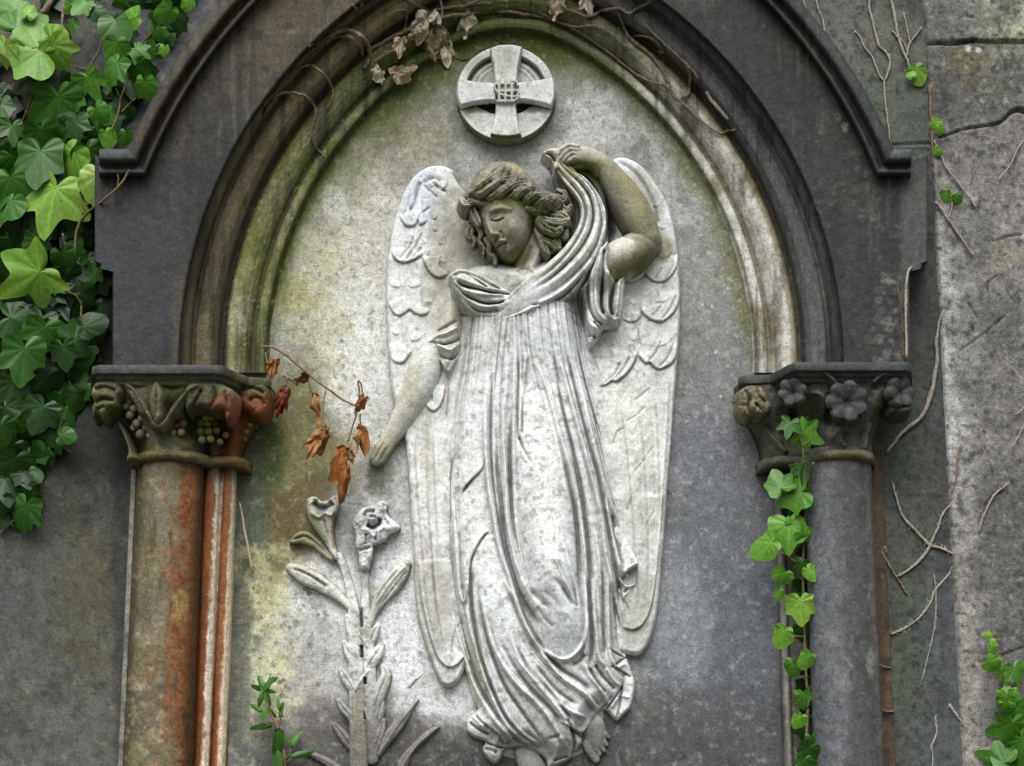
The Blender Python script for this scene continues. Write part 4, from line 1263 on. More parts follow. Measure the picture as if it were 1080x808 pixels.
# ---- wings
def wing(name, outline, inner, scallops, lines, box, top=13.0, tones=(), soft=(), flight=()):
    g = Grid(*box, 0.8, 10, H=-40)
    sd = g.sdf(outline, 4)
    inside = sd > 0
    g.up(dome(sd, 5, top, 6))
    g.H += np.where(inside, 3.0 * sstep(0, 40, sd), 0)
    for pts, h, side, dec in inner:
        g.stroke(pts, 0.9, h, 'step', taper=(0.04, 0.04), side=side, decay=dec, mask=inside)
    for pts, h, side, dec in scallops:
        g.stroke(pts, 0.9, h * 0.74, 'step', taper=(0.12, 0.12), side=side, decay=dec * 1.25, mask=inside)
        g.stroke(pts, 1.2, -0.8, taper=(0.1, 0.1), mask=inside)
    for pts, w, h in lines:
        g.stroke(pts, w, h, mask=inside)
    for pts, h in soft:
        g.stroke(pts, 1.0, h * 0.6, 'step', taper=(0.35, 0.35), side=-1, decay=14, mask=inside)
    for pts in flight:
        g.stroke(pts, 1.0, 1.8, 'step', taper=(0.2, 0.1), side=-1, decay=9, mask=inside); g.stroke([(x - 4, y) for x, y in pts], 0.9, 0.7, mask=inside)
    barbs = fbm(g.U * 0.9 + g.V * 0.5, (g.V - g.U * 0.5) * 0.22, 7, 5, 3) - 0.5
    g.H += np.where(inside, barbs * 1.5, 0)
    g.rough(0.5, 6, 7)
    p = Paint(g.U, g.V, (204, 204, 200))
    p.mottle((176, 174, 166), 26, .48, .78, .6, 2); p.mottle((222, 222, 218), 18, .55, .8, .5, 4)
    p.mottle((134, 131, 122), 6, .58, .77, .5, 9, 3)
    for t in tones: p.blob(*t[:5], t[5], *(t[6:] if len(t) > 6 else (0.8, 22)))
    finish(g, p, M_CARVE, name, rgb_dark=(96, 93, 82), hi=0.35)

wing('wing', [(480, 186), (479, 180), (472, 175), (461, 173), (448, 176), (435, 186), (426, 200), (419, 218), (413.5, 237), (409.5, 261), (407, 285), (406, 312), (407, 335), (408.5, 365), (411, 392), (414, 420), (422, 446), (427, 466), (430, 500), (432, 530), (434, 560), (436, 605), (439, 640), (444, 667), (453, 694), (463, 719), (473, 725), (483, 719), (489, 709), (495, 700), (530, 690), (540, 500), (540, 300), (520, 220), (490, 200)],
     [([(441, 590), (444, 625), (451, 660), (460, 689), (468, 701), (476, 704), (484, 700), (492, 690)], 3.5, -1, 26)],
     [([(421, 226), (423, 232), (428, 239), (433, 240.5), (438, 239), (441, 234), (443, 239), (448, 237), (452, 233)], 4.2, -1, 16),
      ([(413, 262), (414.5, 271), (420, 276.5), (427, 278.5), (435, 276.5), (442, 273), (447, 268.5)], 5.5, -1, 18),
      ([(446.5, 270), (447, 276), (452, 287), (458, 293), (464, 295), (471, 292), (474, 288)], 5.0, -1, 18),
      ([(408, 318), (411, 324), (415, 331), (421, 334), (428, 331), (432.5, 328), (438, 332), (444, 334), (450, 333), (455, 328)], 4.2, -1, 18),
      ([(408, 362), (410, 373), (414, 381), (420, 384), (426, 383), (431, 377), (436, 370)], 4.5, -1, 20),
      ([(448, 426), (452, 432), (458, 435), (464, 430), (468, 420), (470, 406)], 4.5, -1, 14),
      ([(451, 192), (455, 199), (460, 196), (464, 202), (470, 199), (473, 193)], 2.0, -1, 9),
      ([(455, 226), (456, 232), (460, 233), (462, 228)], 2.0, -1, 8), ([(456, 240), (458, 246), (462, 244)], 2.0, -1, 8)],
     [([(444, 192), (439, 205), (438, 214), (432, 224)], 2.6, -3.0), ([(428, 277), (438, 262), (446, 246)], 1.4, -1.8), ([(421, 276), (432, 262), (437, 250)], 1.4, -1.6), ([(436, 275), (445, 262)], 1.2, -1.5),
      ([(446, 194), (456, 189), (466, 192)], 2.5, -2.5), ([(440, 236), (446, 226), (454, 220)], 1.3, -1.6), ([(423, 232), (430, 218), (433, 206)], 1.2, -1.2),
      ([(447, 196), (455, 204), (462, 210)], 1.6, -2.2), ([(456, 193), (464, 200), (472, 204)], 1.5, -2.2),
      ([(427, 470), (432, 520), (436, 575), (440, 620), (447, 660)], 1.2, -1.2), ([(450, 450), (452, 500), (455, 560), (458, 620), (462, 660)], 1.2, -0.9),
      ([(440, 455), (438, 480), (441, 520)], 1.0, -1.0)],
     (398, 165, 545, 735), soft=[([(428, 300), (434, 305), (441, 304), (447, 299)], 2.4), ([(409, 296), (414, 303), (421, 304), (427, 299)], 2.4), ([(424, 252), (430, 257), (437, 256), (443, 250)], 2.0), ([(430, 356), (436, 361), (443, 359), (447, 353)], 2.2), ([(411, 348), (417, 354), (424, 352)], 2.0), ([(460, 252), (464, 259), (471, 260)], 2.0), ([(462, 274), (468, 279), (474, 277)], 2.0), ([(446, 318), (452, 322), (458, 318)], 2.0), ([(444, 252), (449, 258), (455, 256)], 1.8)],
     flight=[[(438, 470), (441, 520), (446, 580), (452, 640), (462, 684)], [(450, 460), (452, 520), (456, 580), (462, 640), (470, 690)], [(458, 450), (460, 520), (464, 590)]],
     tones=[(440, 205, 30, 40, (196, 200, 206), 0.8), (420, 300, 18, 70, (208, 209, 206), 0.6), (480, 250, 24, 60, (142, 139, 126), 0.8), (466, 310, 20, 40, (160, 157, 142), 0.6),
            (420, 440, 20, 40, (186, 184, 170), 0.6), (450, 480, 12, 40, (182, 178, 152), 0.5), (455, 650, 24, 80, (166, 163, 154), 0.75), (462, 705, 14, 18, (188, 187, 180), 0.5), (415, 372, 10, 30, (220, 220, 218), 0.6)])

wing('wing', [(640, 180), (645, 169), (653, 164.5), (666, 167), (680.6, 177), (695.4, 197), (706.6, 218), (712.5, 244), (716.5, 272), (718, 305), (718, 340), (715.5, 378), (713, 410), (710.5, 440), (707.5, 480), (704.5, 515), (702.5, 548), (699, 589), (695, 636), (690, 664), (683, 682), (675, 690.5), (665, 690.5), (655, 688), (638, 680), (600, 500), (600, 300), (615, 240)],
     [([(699, 520), (696, 560), (692.5, 600), (687, 637), (679, 657), (668, 664.5), (655, 662)], 4.0, 1, 26)],
     [([(656, 298), (661, 299.5), (670, 298.5), (677, 294), (680, 290), (683, 294), (689, 298), (696, 299), (702, 297), (709, 290), (714, 281), (716, 268)], 4.6, -1, 18),
      ([(675, 322), (677, 331), (684, 337.5), (692, 340.5), (699, 340), (707, 334), (712, 328), (716.5, 318), (717.5, 305)], 5.2, -1, 18),
      ([(656, 338), (662, 341), (669, 341), (674, 337), (676, 331)], 3.0, -1, 12),
      ([(672.5, 372), (675, 379), (680, 384.5), (685, 384), (688, 387), (694, 390.5), (702, 388), (709, 383), (713.5, 375), (715.5, 360)], 5.2, -1, 20),
      ([(672, 372), (669, 382), (664, 391), (658, 398), (650, 403.5), (645, 403), (638, 407.5), (630, 408.5)], 5.5, 1, 20),
      ([(671, 346), (674, 354), (672, 364)], 2.2, -1, 8)],
     [([(697, 339.5), (706, 328), (713, 312)], 1.3, -2.0), ([(687, 336), (697, 324)], 1.2, -1.4), ([(694, 390), (704, 378), (711, 362)], 1.3, -2.0), ([(684, 383), (692, 372), (697, 360)], 1.2, -1.8),
      ([(702, 297), (709, 282), (713, 266)], 1.2, -1.6), ([(645, 403), (656, 392), (664, 378)], 1.3, -2.0), ([(636, 407), (648, 396), (654, 384)], 1.2, -1.6), ([(690, 297), (698, 284)], 1.1, -1.2),
      ([(704, 405), (702, 450), (699, 500), (696, 540)], 1.2, 1.4), ([(708, 400), (706, 450), (702, 500)], 1.0, -1.2),
      ([(652, 172), (664, 178), (676, 190), (688, 212), (695, 240)], 2.2, -2.6), ([(686, 410), (676, 418), (668, 424)], 1.0, -1.2), ([(658, 452), (650, 458), (646, 470)], 1.0, -1.2), ([(690, 470), (676, 490), (668, 500)], 1.0, -1.0),
      ([(668, 520), (660, 540)], 1.0, -1.0), ([(680, 430), (670, 440), (660, 446)], 1.0, -1.0), ([(690, 540), (680, 556)], 1.0, -0.8)],
     (596, 158, 728, 700), soft=[([(688, 314), (694, 320), (702, 319), (709, 311)], 2.2), ([(662, 318), (668, 323), (675, 320)], 2.2), ([(690, 360), (696, 366), (704, 363), (711, 354)], 2.2), ([(662, 356), (668, 361), (674, 357)], 2.0), ([(692, 268), (698, 274), (706, 270), (711, 260)], 2.2), ([(690, 236), (697, 243), (704, 240)], 2.0), ([(684, 212), (691, 219), (698, 216)], 1.8), ([(644, 380), (651, 385), (658, 380)], 2.0)],
     flight=[[(654, 420), (662, 480), (668, 550), (672, 610), (674, 648)], [(672, 412), (679, 470), (683, 540), (684, 600), (681, 640)], [(690, 404), (695, 460), (696, 530), (694, 590)]],
     tones=[(682, 190, 34, 34, (186, 188, 184), 0.8), (660, 172, 14, 8, (206, 208, 210), 0.7), (676, 225, 18, 50, (150, 148, 138), 0.7), (709, 240, 6, 60, (204, 208, 210), 0.6), (697, 335, 24, 80, (192, 191, 184), 0.7), (672, 460, 26, 60, (212, 210, 198), 0.7),
            (676, 560, 24, 70, (182, 181, 172), 0.7), (672, 640, 22, 40, (166, 164, 154), 0.8), (668, 672, 18, 14, (178, 176, 164), 0.7), (642, 218, 11, 40, (48, 48, 44), 0.95, 0.3, 16), (634, 240, 14, 20, (56, 56, 50), 0.9, 0.3, 16),  # near-black blobs paint the shade below the raised forearm
            (696, 262, 16, 16, (116, 114, 90), 0.8, 0.6, 16), (672, 284, 22, 10, (140, 138, 112), 0.7, 0.6, 16)])

# ---- body: head, neck, breast, arms, feet in one surface
def head_pts(): pass
def body():
    g = Grid(370, 140, 715, 830, 0.62, 45, H=-60)
    U, V = g.U, g.V
    # trunk, under the robe
    sd = g.sdf([(474, 300), (488, 280), (512, 268), (530, 262), (552, 252), (575, 256), (600, 266), (625, 272), (640, 280), (616, 340), (626, 480), (640, 600), (640, 740), (625, 790), (560, 800), (520, 780), (488, 640), (480, 480), (484, 380)], 3)
    g.up(dome(sd, 40, 1.0, 0.2) * np.interp(V, [300, 560, 660, 740, 800], [28, 22, 12, 5, 2]) - np.where(sd < 0, 20, 0))
    # breast and shoulders
    sd = g.sdf([(468, 306), (474, 288), (488, 277), (510, 268), (530, 268), (552, 268), (574, 264), (584, 262), (600, 266), (618, 268), (600, 300), (568, 318), (530, 326), (490, 330)], 4)
    g.up(dome(sd, 26, 42, 5))
    g.bump(553, 292, 26, 14, 5); g.bump(505, 288, 16, 10, 3); g.bump(592, 276, 14, 10, 4)
    # neck
    g.limb([(558, 232, 15, 28), (557, 255, 15, 28), (556, 274, 16, 25), (557, 288, 18, 20)], 1.15)
    g.stroke([(573, 244), (570, 262), (558, 288)], 3.2, 5.0); g.stroke([(561, 258), (556, 272), (550, 284)], 3.0, -3.0); g.stroke([(545, 283), (552, 289), (560, 284)], 3.5, -2.5)
    g.stroke([(520, 283), (535, 288), (548, 291)], 3.0, 1.8); g.stroke([(562, 288), (576, 282), (590, 274)], 3.0, 1.8)
    # head mass: the face stands further out, so it is drawn where it is seen
    dv = float(g.adj([(535, 232)], 66)[0][1] - 232); V0 = V
    g.V = V = V - dv; g.v0 = g.v0 - dv; g.v1 = g.v1 - dv
    fo = [(499, 206), (501, 218), (504.5, 227), (506, 233), (510.5, 240), (514.6, 247), (520, 253.2), (524.6, 258.6), (529, 263.5), (534, 267), (540, 268.5), (546, 266), (552, 260.5), (558, 251), (563, 239), (567, 224), (568, 206), (560, 188), (540, 178), (516, 182), (504, 194)]
    sd = g.sdf(fo, 4)
    dx = (U - 536) / 34; dy = (V - 222) / 48
    core = 34 * np.sqrt(np.clip(1.12 - 0.9 * (dx ** 2 + dy ** 2), 0, None))
    head = 34 + np.minimum(core, 40) * np.sqrt(np.clip(1 - (1 - np.clip(sd / 11, 0, 1)) ** 2, 0, 1))
    Hs = g.H.copy()
    g.H = np.where(sd > 0, head, 34 + sd * 7)
    fm = (sd > -1)
    # features (the face looks down to the left)
    g.bump(515, 214, 12, 8, 2.5)                                          # forehead
    g.stroke([(503, 228.5), (507, 226.5), (511, 226)], 2.4, 2.0)          # brows
    g.stroke([(516, 224), (523, 221.5), (532, 221), (541, 223)], 2.8, 3.0)
    g.bump(524.5, 229.4, 7.5, 4.2, -5.6, -8); g.bump(508.5, 232.5, 3.4, 3.6, -4.5)
    g.bump(525, 230.6, 5.8, 2.8, 5.0, -8); g.bump(508.8, 233, 2.6, 2.6, 3.6)   # lowered lids
    g.stroke([(517.5, 230.5), (521, 232.6), (526, 233), (532, 230.6)], 0.9, -2.6, taper=(0.1, 0.1))
    g.stroke([(506.5, 234.8), (509, 236), (511.5, 235.2)], 0.8, -2.2)
    g.stroke([(517.5, 228.6), (524, 227.4), (531, 227.8)], 1.8, 1.6)
    g.stroke([(512, 227), (513, 234), (515.6, 241), (518.4, 247)], [2.4, 2.6, 3.0, 3.4], [3.0, 6.5, 9.5, 12.0], taper=(0.05, 0.0))   # nose
    g.bump(518.6, 247.2, 2.8, 2.4, 3.2); g.bump(523.6, 246.6, 2.2, 2.0, 3.0)
    g.stroke([(518, 250.4), (522, 250.6), (525.6, 248.8)], 1.0, -3.4)
    g.stroke([(527.6, 243), (529.6, 247), (531.5, 251)], 1.6, -1.8)       # fold beside the nose
    g.stroke([(522, 254), (525, 252.6), (528, 253), (533.5, 253.6)], 1.7, 4.0)    # lips
    g.stroke([(522.3, 255.6), (526, 255.3), (530, 255.4), (534.5, 254.2)], 0.85, -5.0, taper=(0.08, 0.08))
    g.stroke([(524, 257.9), (528, 258.2), (532, 257.2)], 1.9, 4.2)
    g.stroke([(526, 261.2), (530, 261.4), (533, 260.4)], 1.6, -2.6)
    g.bump(534, 264.5, 5.5, 4.2, 4.5)                                     # chin
    g.bump(542, 240, 9, 10, 4.5); g.bump(513, 243, 3.5, 4, 1.5)           # cheeks
    g.bump(538, 254, 5, 5, -2.0); g.bump(555, 236, 8, 16, -5); g.bump(547, 258, 8, 8, -3)
    g.H = np.maximum(Hs, np.where(fm, g.H, -60))
    g.V = V = V0; g.v0 = g.v0 + dv; g.v1 = g.v1 + dv
    # ear hidden in the hair; jaw shadow under the chin comes from the shape and from paint
    # lowered arm, its hand worn to a stub
    g.limb([(458, 366, 11, 16), (449, 386, 18, 13), (440, 408, 17.5, 12), (430, 428, 14.6, 11), (419, 447, 11.2, 10), (409, 461, 9.0, 9.5), (402, 471, 9.4, 9), (396, 480, 7.4, 7)], 1.0, at=24)
    g.limb([(412, 464, 4, 12), (407, 474, 3.6, 12), (402, 482, 2.8, 9)], 1.0, at=24)
    for q in ([(405, 464), (399, 474), (393, 484)], [(402, 460), (395, 470), (389, 480)], [(409, 469), (403, 478), (397, 487)]): g.stroke(q, 0.9, -1.8, at=24, taper=(0.3, 0))
    dv2 = float(g.adj([(650, 210)], 56)[0][1] - 210)
    g.V = V = V - dv2; g.v0 = g.v0 - dv2; g.v1 = g.v1 - dv2
    # raised arm
    g.limb([(646, 270, 20, 30), (654, 267, 20.5, 33), (664, 262, 19.5, 37), (678, 252, 16, 40), (685, 246, 13, 41)], 0.95)
    g.limb([(683, 245, 13.5, 43), (677, 232, 15.5, 44), (669, 217, 16.6, 44), (658, 199, 14.8, 45), (647, 184, 12, 46), (639, 173, 9.6, 47), (629, 167, 8.4, 47)], 0.95)
    g.stroke([(652, 240), (662, 249), (674, 256)], 2.4, -2.2, taper=(0.1, 0.5))
    # hand folded over the veil
    g.limb([(634, 170, 10, 47), (622, 163.5, 9.5, 48), (610, 161, 9.5, 48), (600, 161, 9, 46)], 0.9)
    fm = g.H > 10
    for k, q in enumerate(([(609, 154.5), (600, 153.5), (593, 156.5), (589, 161), (588.5, 166)], [(611, 158), (601, 157.5), (594.5, 161), (591, 165.5), (590, 169)],
                           [(612, 162), (603, 161.6), (597, 164.5), (594, 168.4), (593.5, 171)], [(613, 165.6), (605, 165.6), (600, 168), (597.5, 170.8), (597, 172.4)])):
        g.limb([(x, y, r, h) for (x, y), r, h in zip(q, (2.6, 2.7, 2.6, 2.4, 2.0), (55 - k, 55.5 - k, 54 - k, 50 - k, 46 - k))], 1.1)
        g.bump(q[1][0], q[1][1], 2.0, 1.6, 1.3); g.bump(q[3][0], q[3][1], 1.6, 1.6, 1.0)
    g.limb([(622, 169, 4, 46), (613, 170.5, 3.4, 45), (605, 172, 3, 43), (600, 174, 2.4, 41)], 1.0)      # thumb under the cloth
    g.stroke([(614, 152.5), (606, 151), (598, 152)], 1.2, -2.0)
    g.V = V = V0; g.v0 = g.v0 + dv2; g.v1 = g.v1 + dv2
    # feet below the hem
    g.limb([(624, 752, 10, 1), (629, 768, 12.5, 2), (630, 782, 11.5, 2), (628, 789, 9, 1)], 0.65)
    g.limb([(621, 783, 5.2, 4), (625, 792, 5.4, 4), (631, 800, 4.4, 3)], 0.9)
    for a, b, r in (((627, 782), (634, 794), 3.4), ((631, 779), (639, 790), 3.0), ((635, 774), (642, 784), 2.6), ((637, 768), (644, 776), 2.4)):
        g.limb([(a[0], a[1], r, 5), ((a[0] + b[0]) / 2, (a[1] + b[1]) / 2, r * 1.05, 5), (b[0], b[1], r * 0.85, 4)], 0.9)
    g.limb([(552, 780, 10, -2), (557, 798, 13, 2), (566, 814, 13, 2), (574, 824, 11, 1)], 0.7)
    g.rough(0.45, 5, 3); g.rough(0.5, 14, 6)
    p = angel_tone(U, V - 6.5 * sstep(300, 270, V), (192, 191, 184)); V = p.V
    p.blob(535, 235, 36, 40, (126, 122, 102), 0.92, 0.4, 24, seed=2)
    p.blob(545, 240, 10, 10, (156, 153, 140), 0.6, 0.8, 12, seed=3)
    p.blob(520, 246, 4, 5, (150, 146, 108), 0.6, 0.5, 8); p.blob(516, 236, 4, 10, (148, 144, 120), 0.5, 0.5, 8)
    p.blob(536, 214, 32, 6, (88, 94, 46), 0.8, 0.7, 10, seed=4); p.blob(564, 226, 6, 12, (80, 86, 44), 0.75, 0.7, 10, seed=4)
    p.blob(545, 266, 14, 7, (92, 92, 50), 0.75, 0.6, 12, seed=5); p.blob(552, 262, 14, 8, (108, 104, 72), 0.6, 0.6, 14)  # under the chin: mossy green with shading painted in
    p.blob(556, 288, 18, 14, (198, 196, 184), 0.6, 0.6, 20); p.blob(586, 276, 20, 8, (206, 206, 204), 0.7, 0.8, 16, -35)
    p.blob(503, 285, 30, 14, (166, 164, 152), 0.6, 0.8, 16)
    # raised arm: olive algae, a yellow patch, a pale upper arm
    p.blob(662, 215, 46, 70, (120, 116, 92), 0.92, 0.4, 30, -30, seed=5)
    p.blob(668, 196, 8, 24, (132, 124, 80), 0.55, 0.8, 12, -30, seed=6)
    p.blob(652, 214, 8, 30, (142, 138, 120), 0.5, 0.7, 12, -32, seed=7)
    p.blob(610, 158, 26, 9, (160, 156, 138), 0.75, 0.6, 14)
    p.blob(655, 253, 14, 10, (196, 194, 180), 0.9, 0.5, 14, seed=8)
    p.blob(662, 276, 40, 12, (88, 88, 56), 0.8, 0.5, 16, -20)
    p.blob(612, 172, 22, 6, (66, 76, 24), 0.85, 0.5, 12)
    # lowered arm
    p.blob(430, 430, 40, 60, (182, 180, 164), 0.7, 0.6, 30, 30); p.blob(402, 468, 18, 18, (156, 152, 122), 0.8, 0.6, 16)
    p.blob(432, 410, 7, 26, (160, 156, 130), 0.4, 1.0, 10, 28, seed=6); p.blob(450, 400, 10, 20, (206, 206, 200), 0.6, 0.6, 16)
    p.blob(630, 785, 24, 26, (112, 109, 104), 0.95, 0.4, 16)
    p.blob(560, 806, 24, 18, (128, 126, 120), 0.85, 0.5, 16)
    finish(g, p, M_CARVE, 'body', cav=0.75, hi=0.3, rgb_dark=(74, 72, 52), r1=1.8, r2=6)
body()

# ---- hair
def hair():
    g = Grid(476, 155, 614, 284, 0.55, 70, H=-60)
    U, V = g.U, g.V
    def lock(pts, h=70, k=1.0): g.limb([(x, y, r, h0) for x, y, r, h0 in pts], k)
    cap = [(486, 205), (491, 194), (500, 178), (514, 167.5), (529, 163.5), (543, 166), (556, 175.5), (566, 187), (574, 194), (583, 197), (592, 201), (598, 212), (590, 224), (574, 228), (565, 227), (560, 222), (555, 224), (550, 218), (543, 219), (537, 215), (530, 219.5), (524, 216), (516, 220), (510, 215.5), (503, 217), (498, 213), (491, 213)]
    sd = g.sdf(cap, 4)
    t = np.clip(sd / 20, 0, 1)
    g.up(np.where(sd > -6, 38 + 42 * np.sqrt(np.clip(1 - (1 - t) ** 2, 0, 1)) + np.where(sd < 0, sd * 7, 0), -60))
    m = (sd > 1).astype(float)
    # combed back in waves from a parting
    for q in ([(528, 168), (515, 180), (505, 194), (497, 206)], [(533, 168), (522, 182), (512, 197), (504, 209)], [(538, 168), (530, 184), (520, 200), (512, 212)], [(542, 169), (539, 186), (530, 200), (520, 212)],
              [(546, 170), (549, 186), (543, 199), (532, 208)], [(549, 172), (557, 188), (554, 202), (545, 211)], [(552, 175), (564, 192), (566, 206), (560, 216)], [(556, 180), (572, 197), (578, 210), (574, 222)]):
        wv = [(x + 1.6 * math.sin(i * 2.1 + x), y) for i, (x, y) in enumerate(spl(q, 3))]; wv = wv[:max(4, int(len(wv) * 0.72))]; g.stroke(wv, 1.3, [-0.4, -0.8, -0.2], mask=m); g.stroke([(x + 3, y + 1.5) for x, y in wv], 2.4, [0.3, 0.9, 0.2], mask=m)
    # broad waves swept back along the brow
    for q in ([(490, 205), (500, 207), (510, 204), (520, 198), (530, 191), (540, 188)], [(503, 212.5), (514, 212), (525, 208), (535, 201), (546, 195), (557, 193)], [(522, 216), (533, 213), (544, 208), (553, 202), (564, 199), (574, 200)], [(541, 217), (552, 214), (562, 209), (572, 206), (582, 207)], [(494, 198), (504, 198), (513, 192), (522, 185)]):
        g.stroke(q, 2.8, [0.8, 3.0, 1.0], mask=m, taper=(0.3, 0.3)); g.stroke([(x + 1.5, y + 4.4) for x, y in q], 1.6, [-0.8, -2.8, -1.0], mask=m, taper=(0.3, 0.3)); g.stroke([(x, y - 1.2) for x, y in q], 0.7, -1.2, mask=m); g.stroke([(x + 0.5, y + 1.6) for x, y in q], 0.7, -1.0, mask=m)
    # rolled fringe above the brow
    for q, r in (([(487, 206), (491, 210.5), (497, 210), (502, 206.5)], (4, 4.5, 4, 3)), ([(494, 204), (503, 208), (512, 210), (521, 207), (528, 201)], (3, 4, 4.4, 4, 3)), ([(513, 212), (524, 209), (534, 202), (543, 196)], (3, 4.4, 4.8, 3.4)),
                 ([(530, 211), (540, 207), (549, 200), (556, 197)], (3, 4.4, 4.6, 3.4)), ([(545, 212), (555, 209), (563, 202), (570, 199)], (3, 4, 4.4, 3)), ([(556, 216), (566, 216), (577, 211), (584, 208)], (3, 4.4, 4.8, 3.6))):
        g.limb([(x, y + 2.0 + 1.2 * math.sin(x * 0.35), rr * 0.9, 64 + 1.5 * math.sin(x * 0.5)) for (x, y), rr in zip(q, r)], 0.95)
        g.stroke([(x, y + 1.2) for x, y in q], 0.7, -1.3); g.stroke([(x + 0.6, y + 3.6) for x, y in q], 0.7, -1.1)
    # curls at the back of the neck
    for q, r in (([(574, 222), (582, 219), (589, 213), (583, 208), (576, 211)], (4, 4.5, 4.5, 3.6, 3)), ([(572, 218), (584, 222), (594, 224), (599, 228)], (4, 5, 5, 3.4)), ([(570, 226), (580, 230), (590, 231), (597, 229)], (4, 5, 5, 3.6)),
                 ([(568, 230), (576, 238), (585, 241), (591, 238)], (4, 5, 5, 3.6)), ([(567, 236), (572, 246), (580, 250), (588, 247)], (4, 5, 5, 3.4)), ([(571, 246), (574, 255), (578, 261)], (4, 4.4, 3)), ([(580, 248), (585, 254), (590, 252)], (4, 4, 3)),
                 ([(588, 204), (594, 207), (596, 200), (589, 197)], (3.4, 3.6, 3, 2.4)), ([(592, 214), (598, 218), (602, 214)], (3.4, 3.4, 2.6)), ([(590, 240), (596, 244), (598, 238)], (3, 3.4, 2.6)), ([(580, 238), (588, 247), (590, 255)], (3, 3.4, 2.6))):
        hh = 58 if q[0][1] < 232 else 50
        g.limb([(x, y, rr, hh) for (x, y), rr in zip(q, r)], 1.2)
        g.stroke([(x + 1.2, y + 1.0) for x, y in q], 0.7, -1.6); g.stroke([(x - 0.9, y - 0.8) for x, y in q], 0.6, -1.0)
    g.up(np.where(g.sdf([(566, 222), (592, 214), (596, 236), (590, 252), (580, 262), (573, 258), (568, 244)], 4) > 0, 46, -60))
    # the roll at the left temple and the ringlets beside the cheek
    for q, r, hh in (([(487, 203), (485.5, 208), (488, 212.5), (493, 213), (496, 209)], (2.6, 3.0, 3.0, 2.8, 2.2), 48), ([(497, 213), (498, 221), (500.5, 228), (504, 233)], (2.6, 2.6, 2.4, 1.8), 56), ([(500, 216), (503, 224), (506, 231)], (2.0, 2.2, 1.6), 58)):
        g.limb([(x, y, rr, hh) for (x, y), rr in zip(q, r)], 1.1)
        g.stroke([(x + 0.6, y) for x, y in q], 0.6, -1.3)
    for q, hh in (([(500, 215), (497, 222), (499.5, 230), (497, 238), (500, 246), (498, 252)], 46), ([(504, 224), (503, 231), (507, 239), (505, 247), (510, 254), (509, 261)], 48),
                  ([(495, 231), (492, 236), (494, 241.5), (498, 240), (497, 236)], 42), ([(512, 246), (515.5, 252), (515, 259), (521, 263), (522, 270)], 46)):
        g.limb([(x, y, 3.0 - 0.32 * k, hh - 1.0 * k) for k, (x, y) in enumerate(q)], 1.2)
        g.stroke([(x + 0.8, y + 0.3) for x, y in q], 0.55, -1.2)
    g.rough(1.2, 4.5, 3); g.rough(2.6, 11, 8)
    p = Paint(U, V, (130, 125, 110))
    p.mottle((98, 95, 84), 14, .42, .7, .8, 3); p.mottle((158, 153, 136), 9, .56, .8, .5, 6)
    p.blob(546, 176, 12, 9, (152, 142, 106), 0.8, 0.8, 10, 20, seed=3); p.blob(505, 196, 10, 6, (134, 128, 88), 0.5, 0.8, 10)
    p.blob(530, 208, 34, 6, (134, 132, 98), 0.6, 0.6, 12); p.blob(540, 214, 26, 5, (92, 98, 52), 0.75, 0.7, 9); p.blob(572, 226, 16, 14, (96, 102, 60), 0.7, 0.6, 12)
    p.blob(587, 226, 12, 8, (166, 164, 146), 0.7, 0.6, 10); p.blob(582, 248, 14, 16, (96, 98, 66), 0.7, 0.6, 14); p.blob(508, 252, 16, 14, (112, 108, 92), 0.8, 0.5, 12); p.blob(488, 211, 7, 7, (168, 165, 150), 0.7, 0.6, 10)
    finish(g, p, M_CARVE, 'hair', cav=0.95, hi=0.4, floor=34, rgb_dark=(42, 44, 22), r1=2.2, r2=6)
hair()
# ---------------------------------------------------------------- the robe
def lerp_curves(a, b, n, jit=0.0, seed=0):
    A = spl(a, 6); B = spl(b, 6); m = 24
    ra = np.linspace(0, len(A) - 1, m); rb = np.linspace(0, len(B) - 1, m)
    A = np.stack([np.interp(ra, np.arange(len(A)), A[:, i]) for i in (0, 1)], 1); B = np.stack([np.interp(rb, np.arange(len(B)), B[:, i]) for i in (0, 1)], 1)
    rg = np.random.default_rng(seed)
    for k in range(n):
        t = (k + 0.5 + jit * (rg.random() - 0.5)) / n
        yield A * (1 - t) + B * t

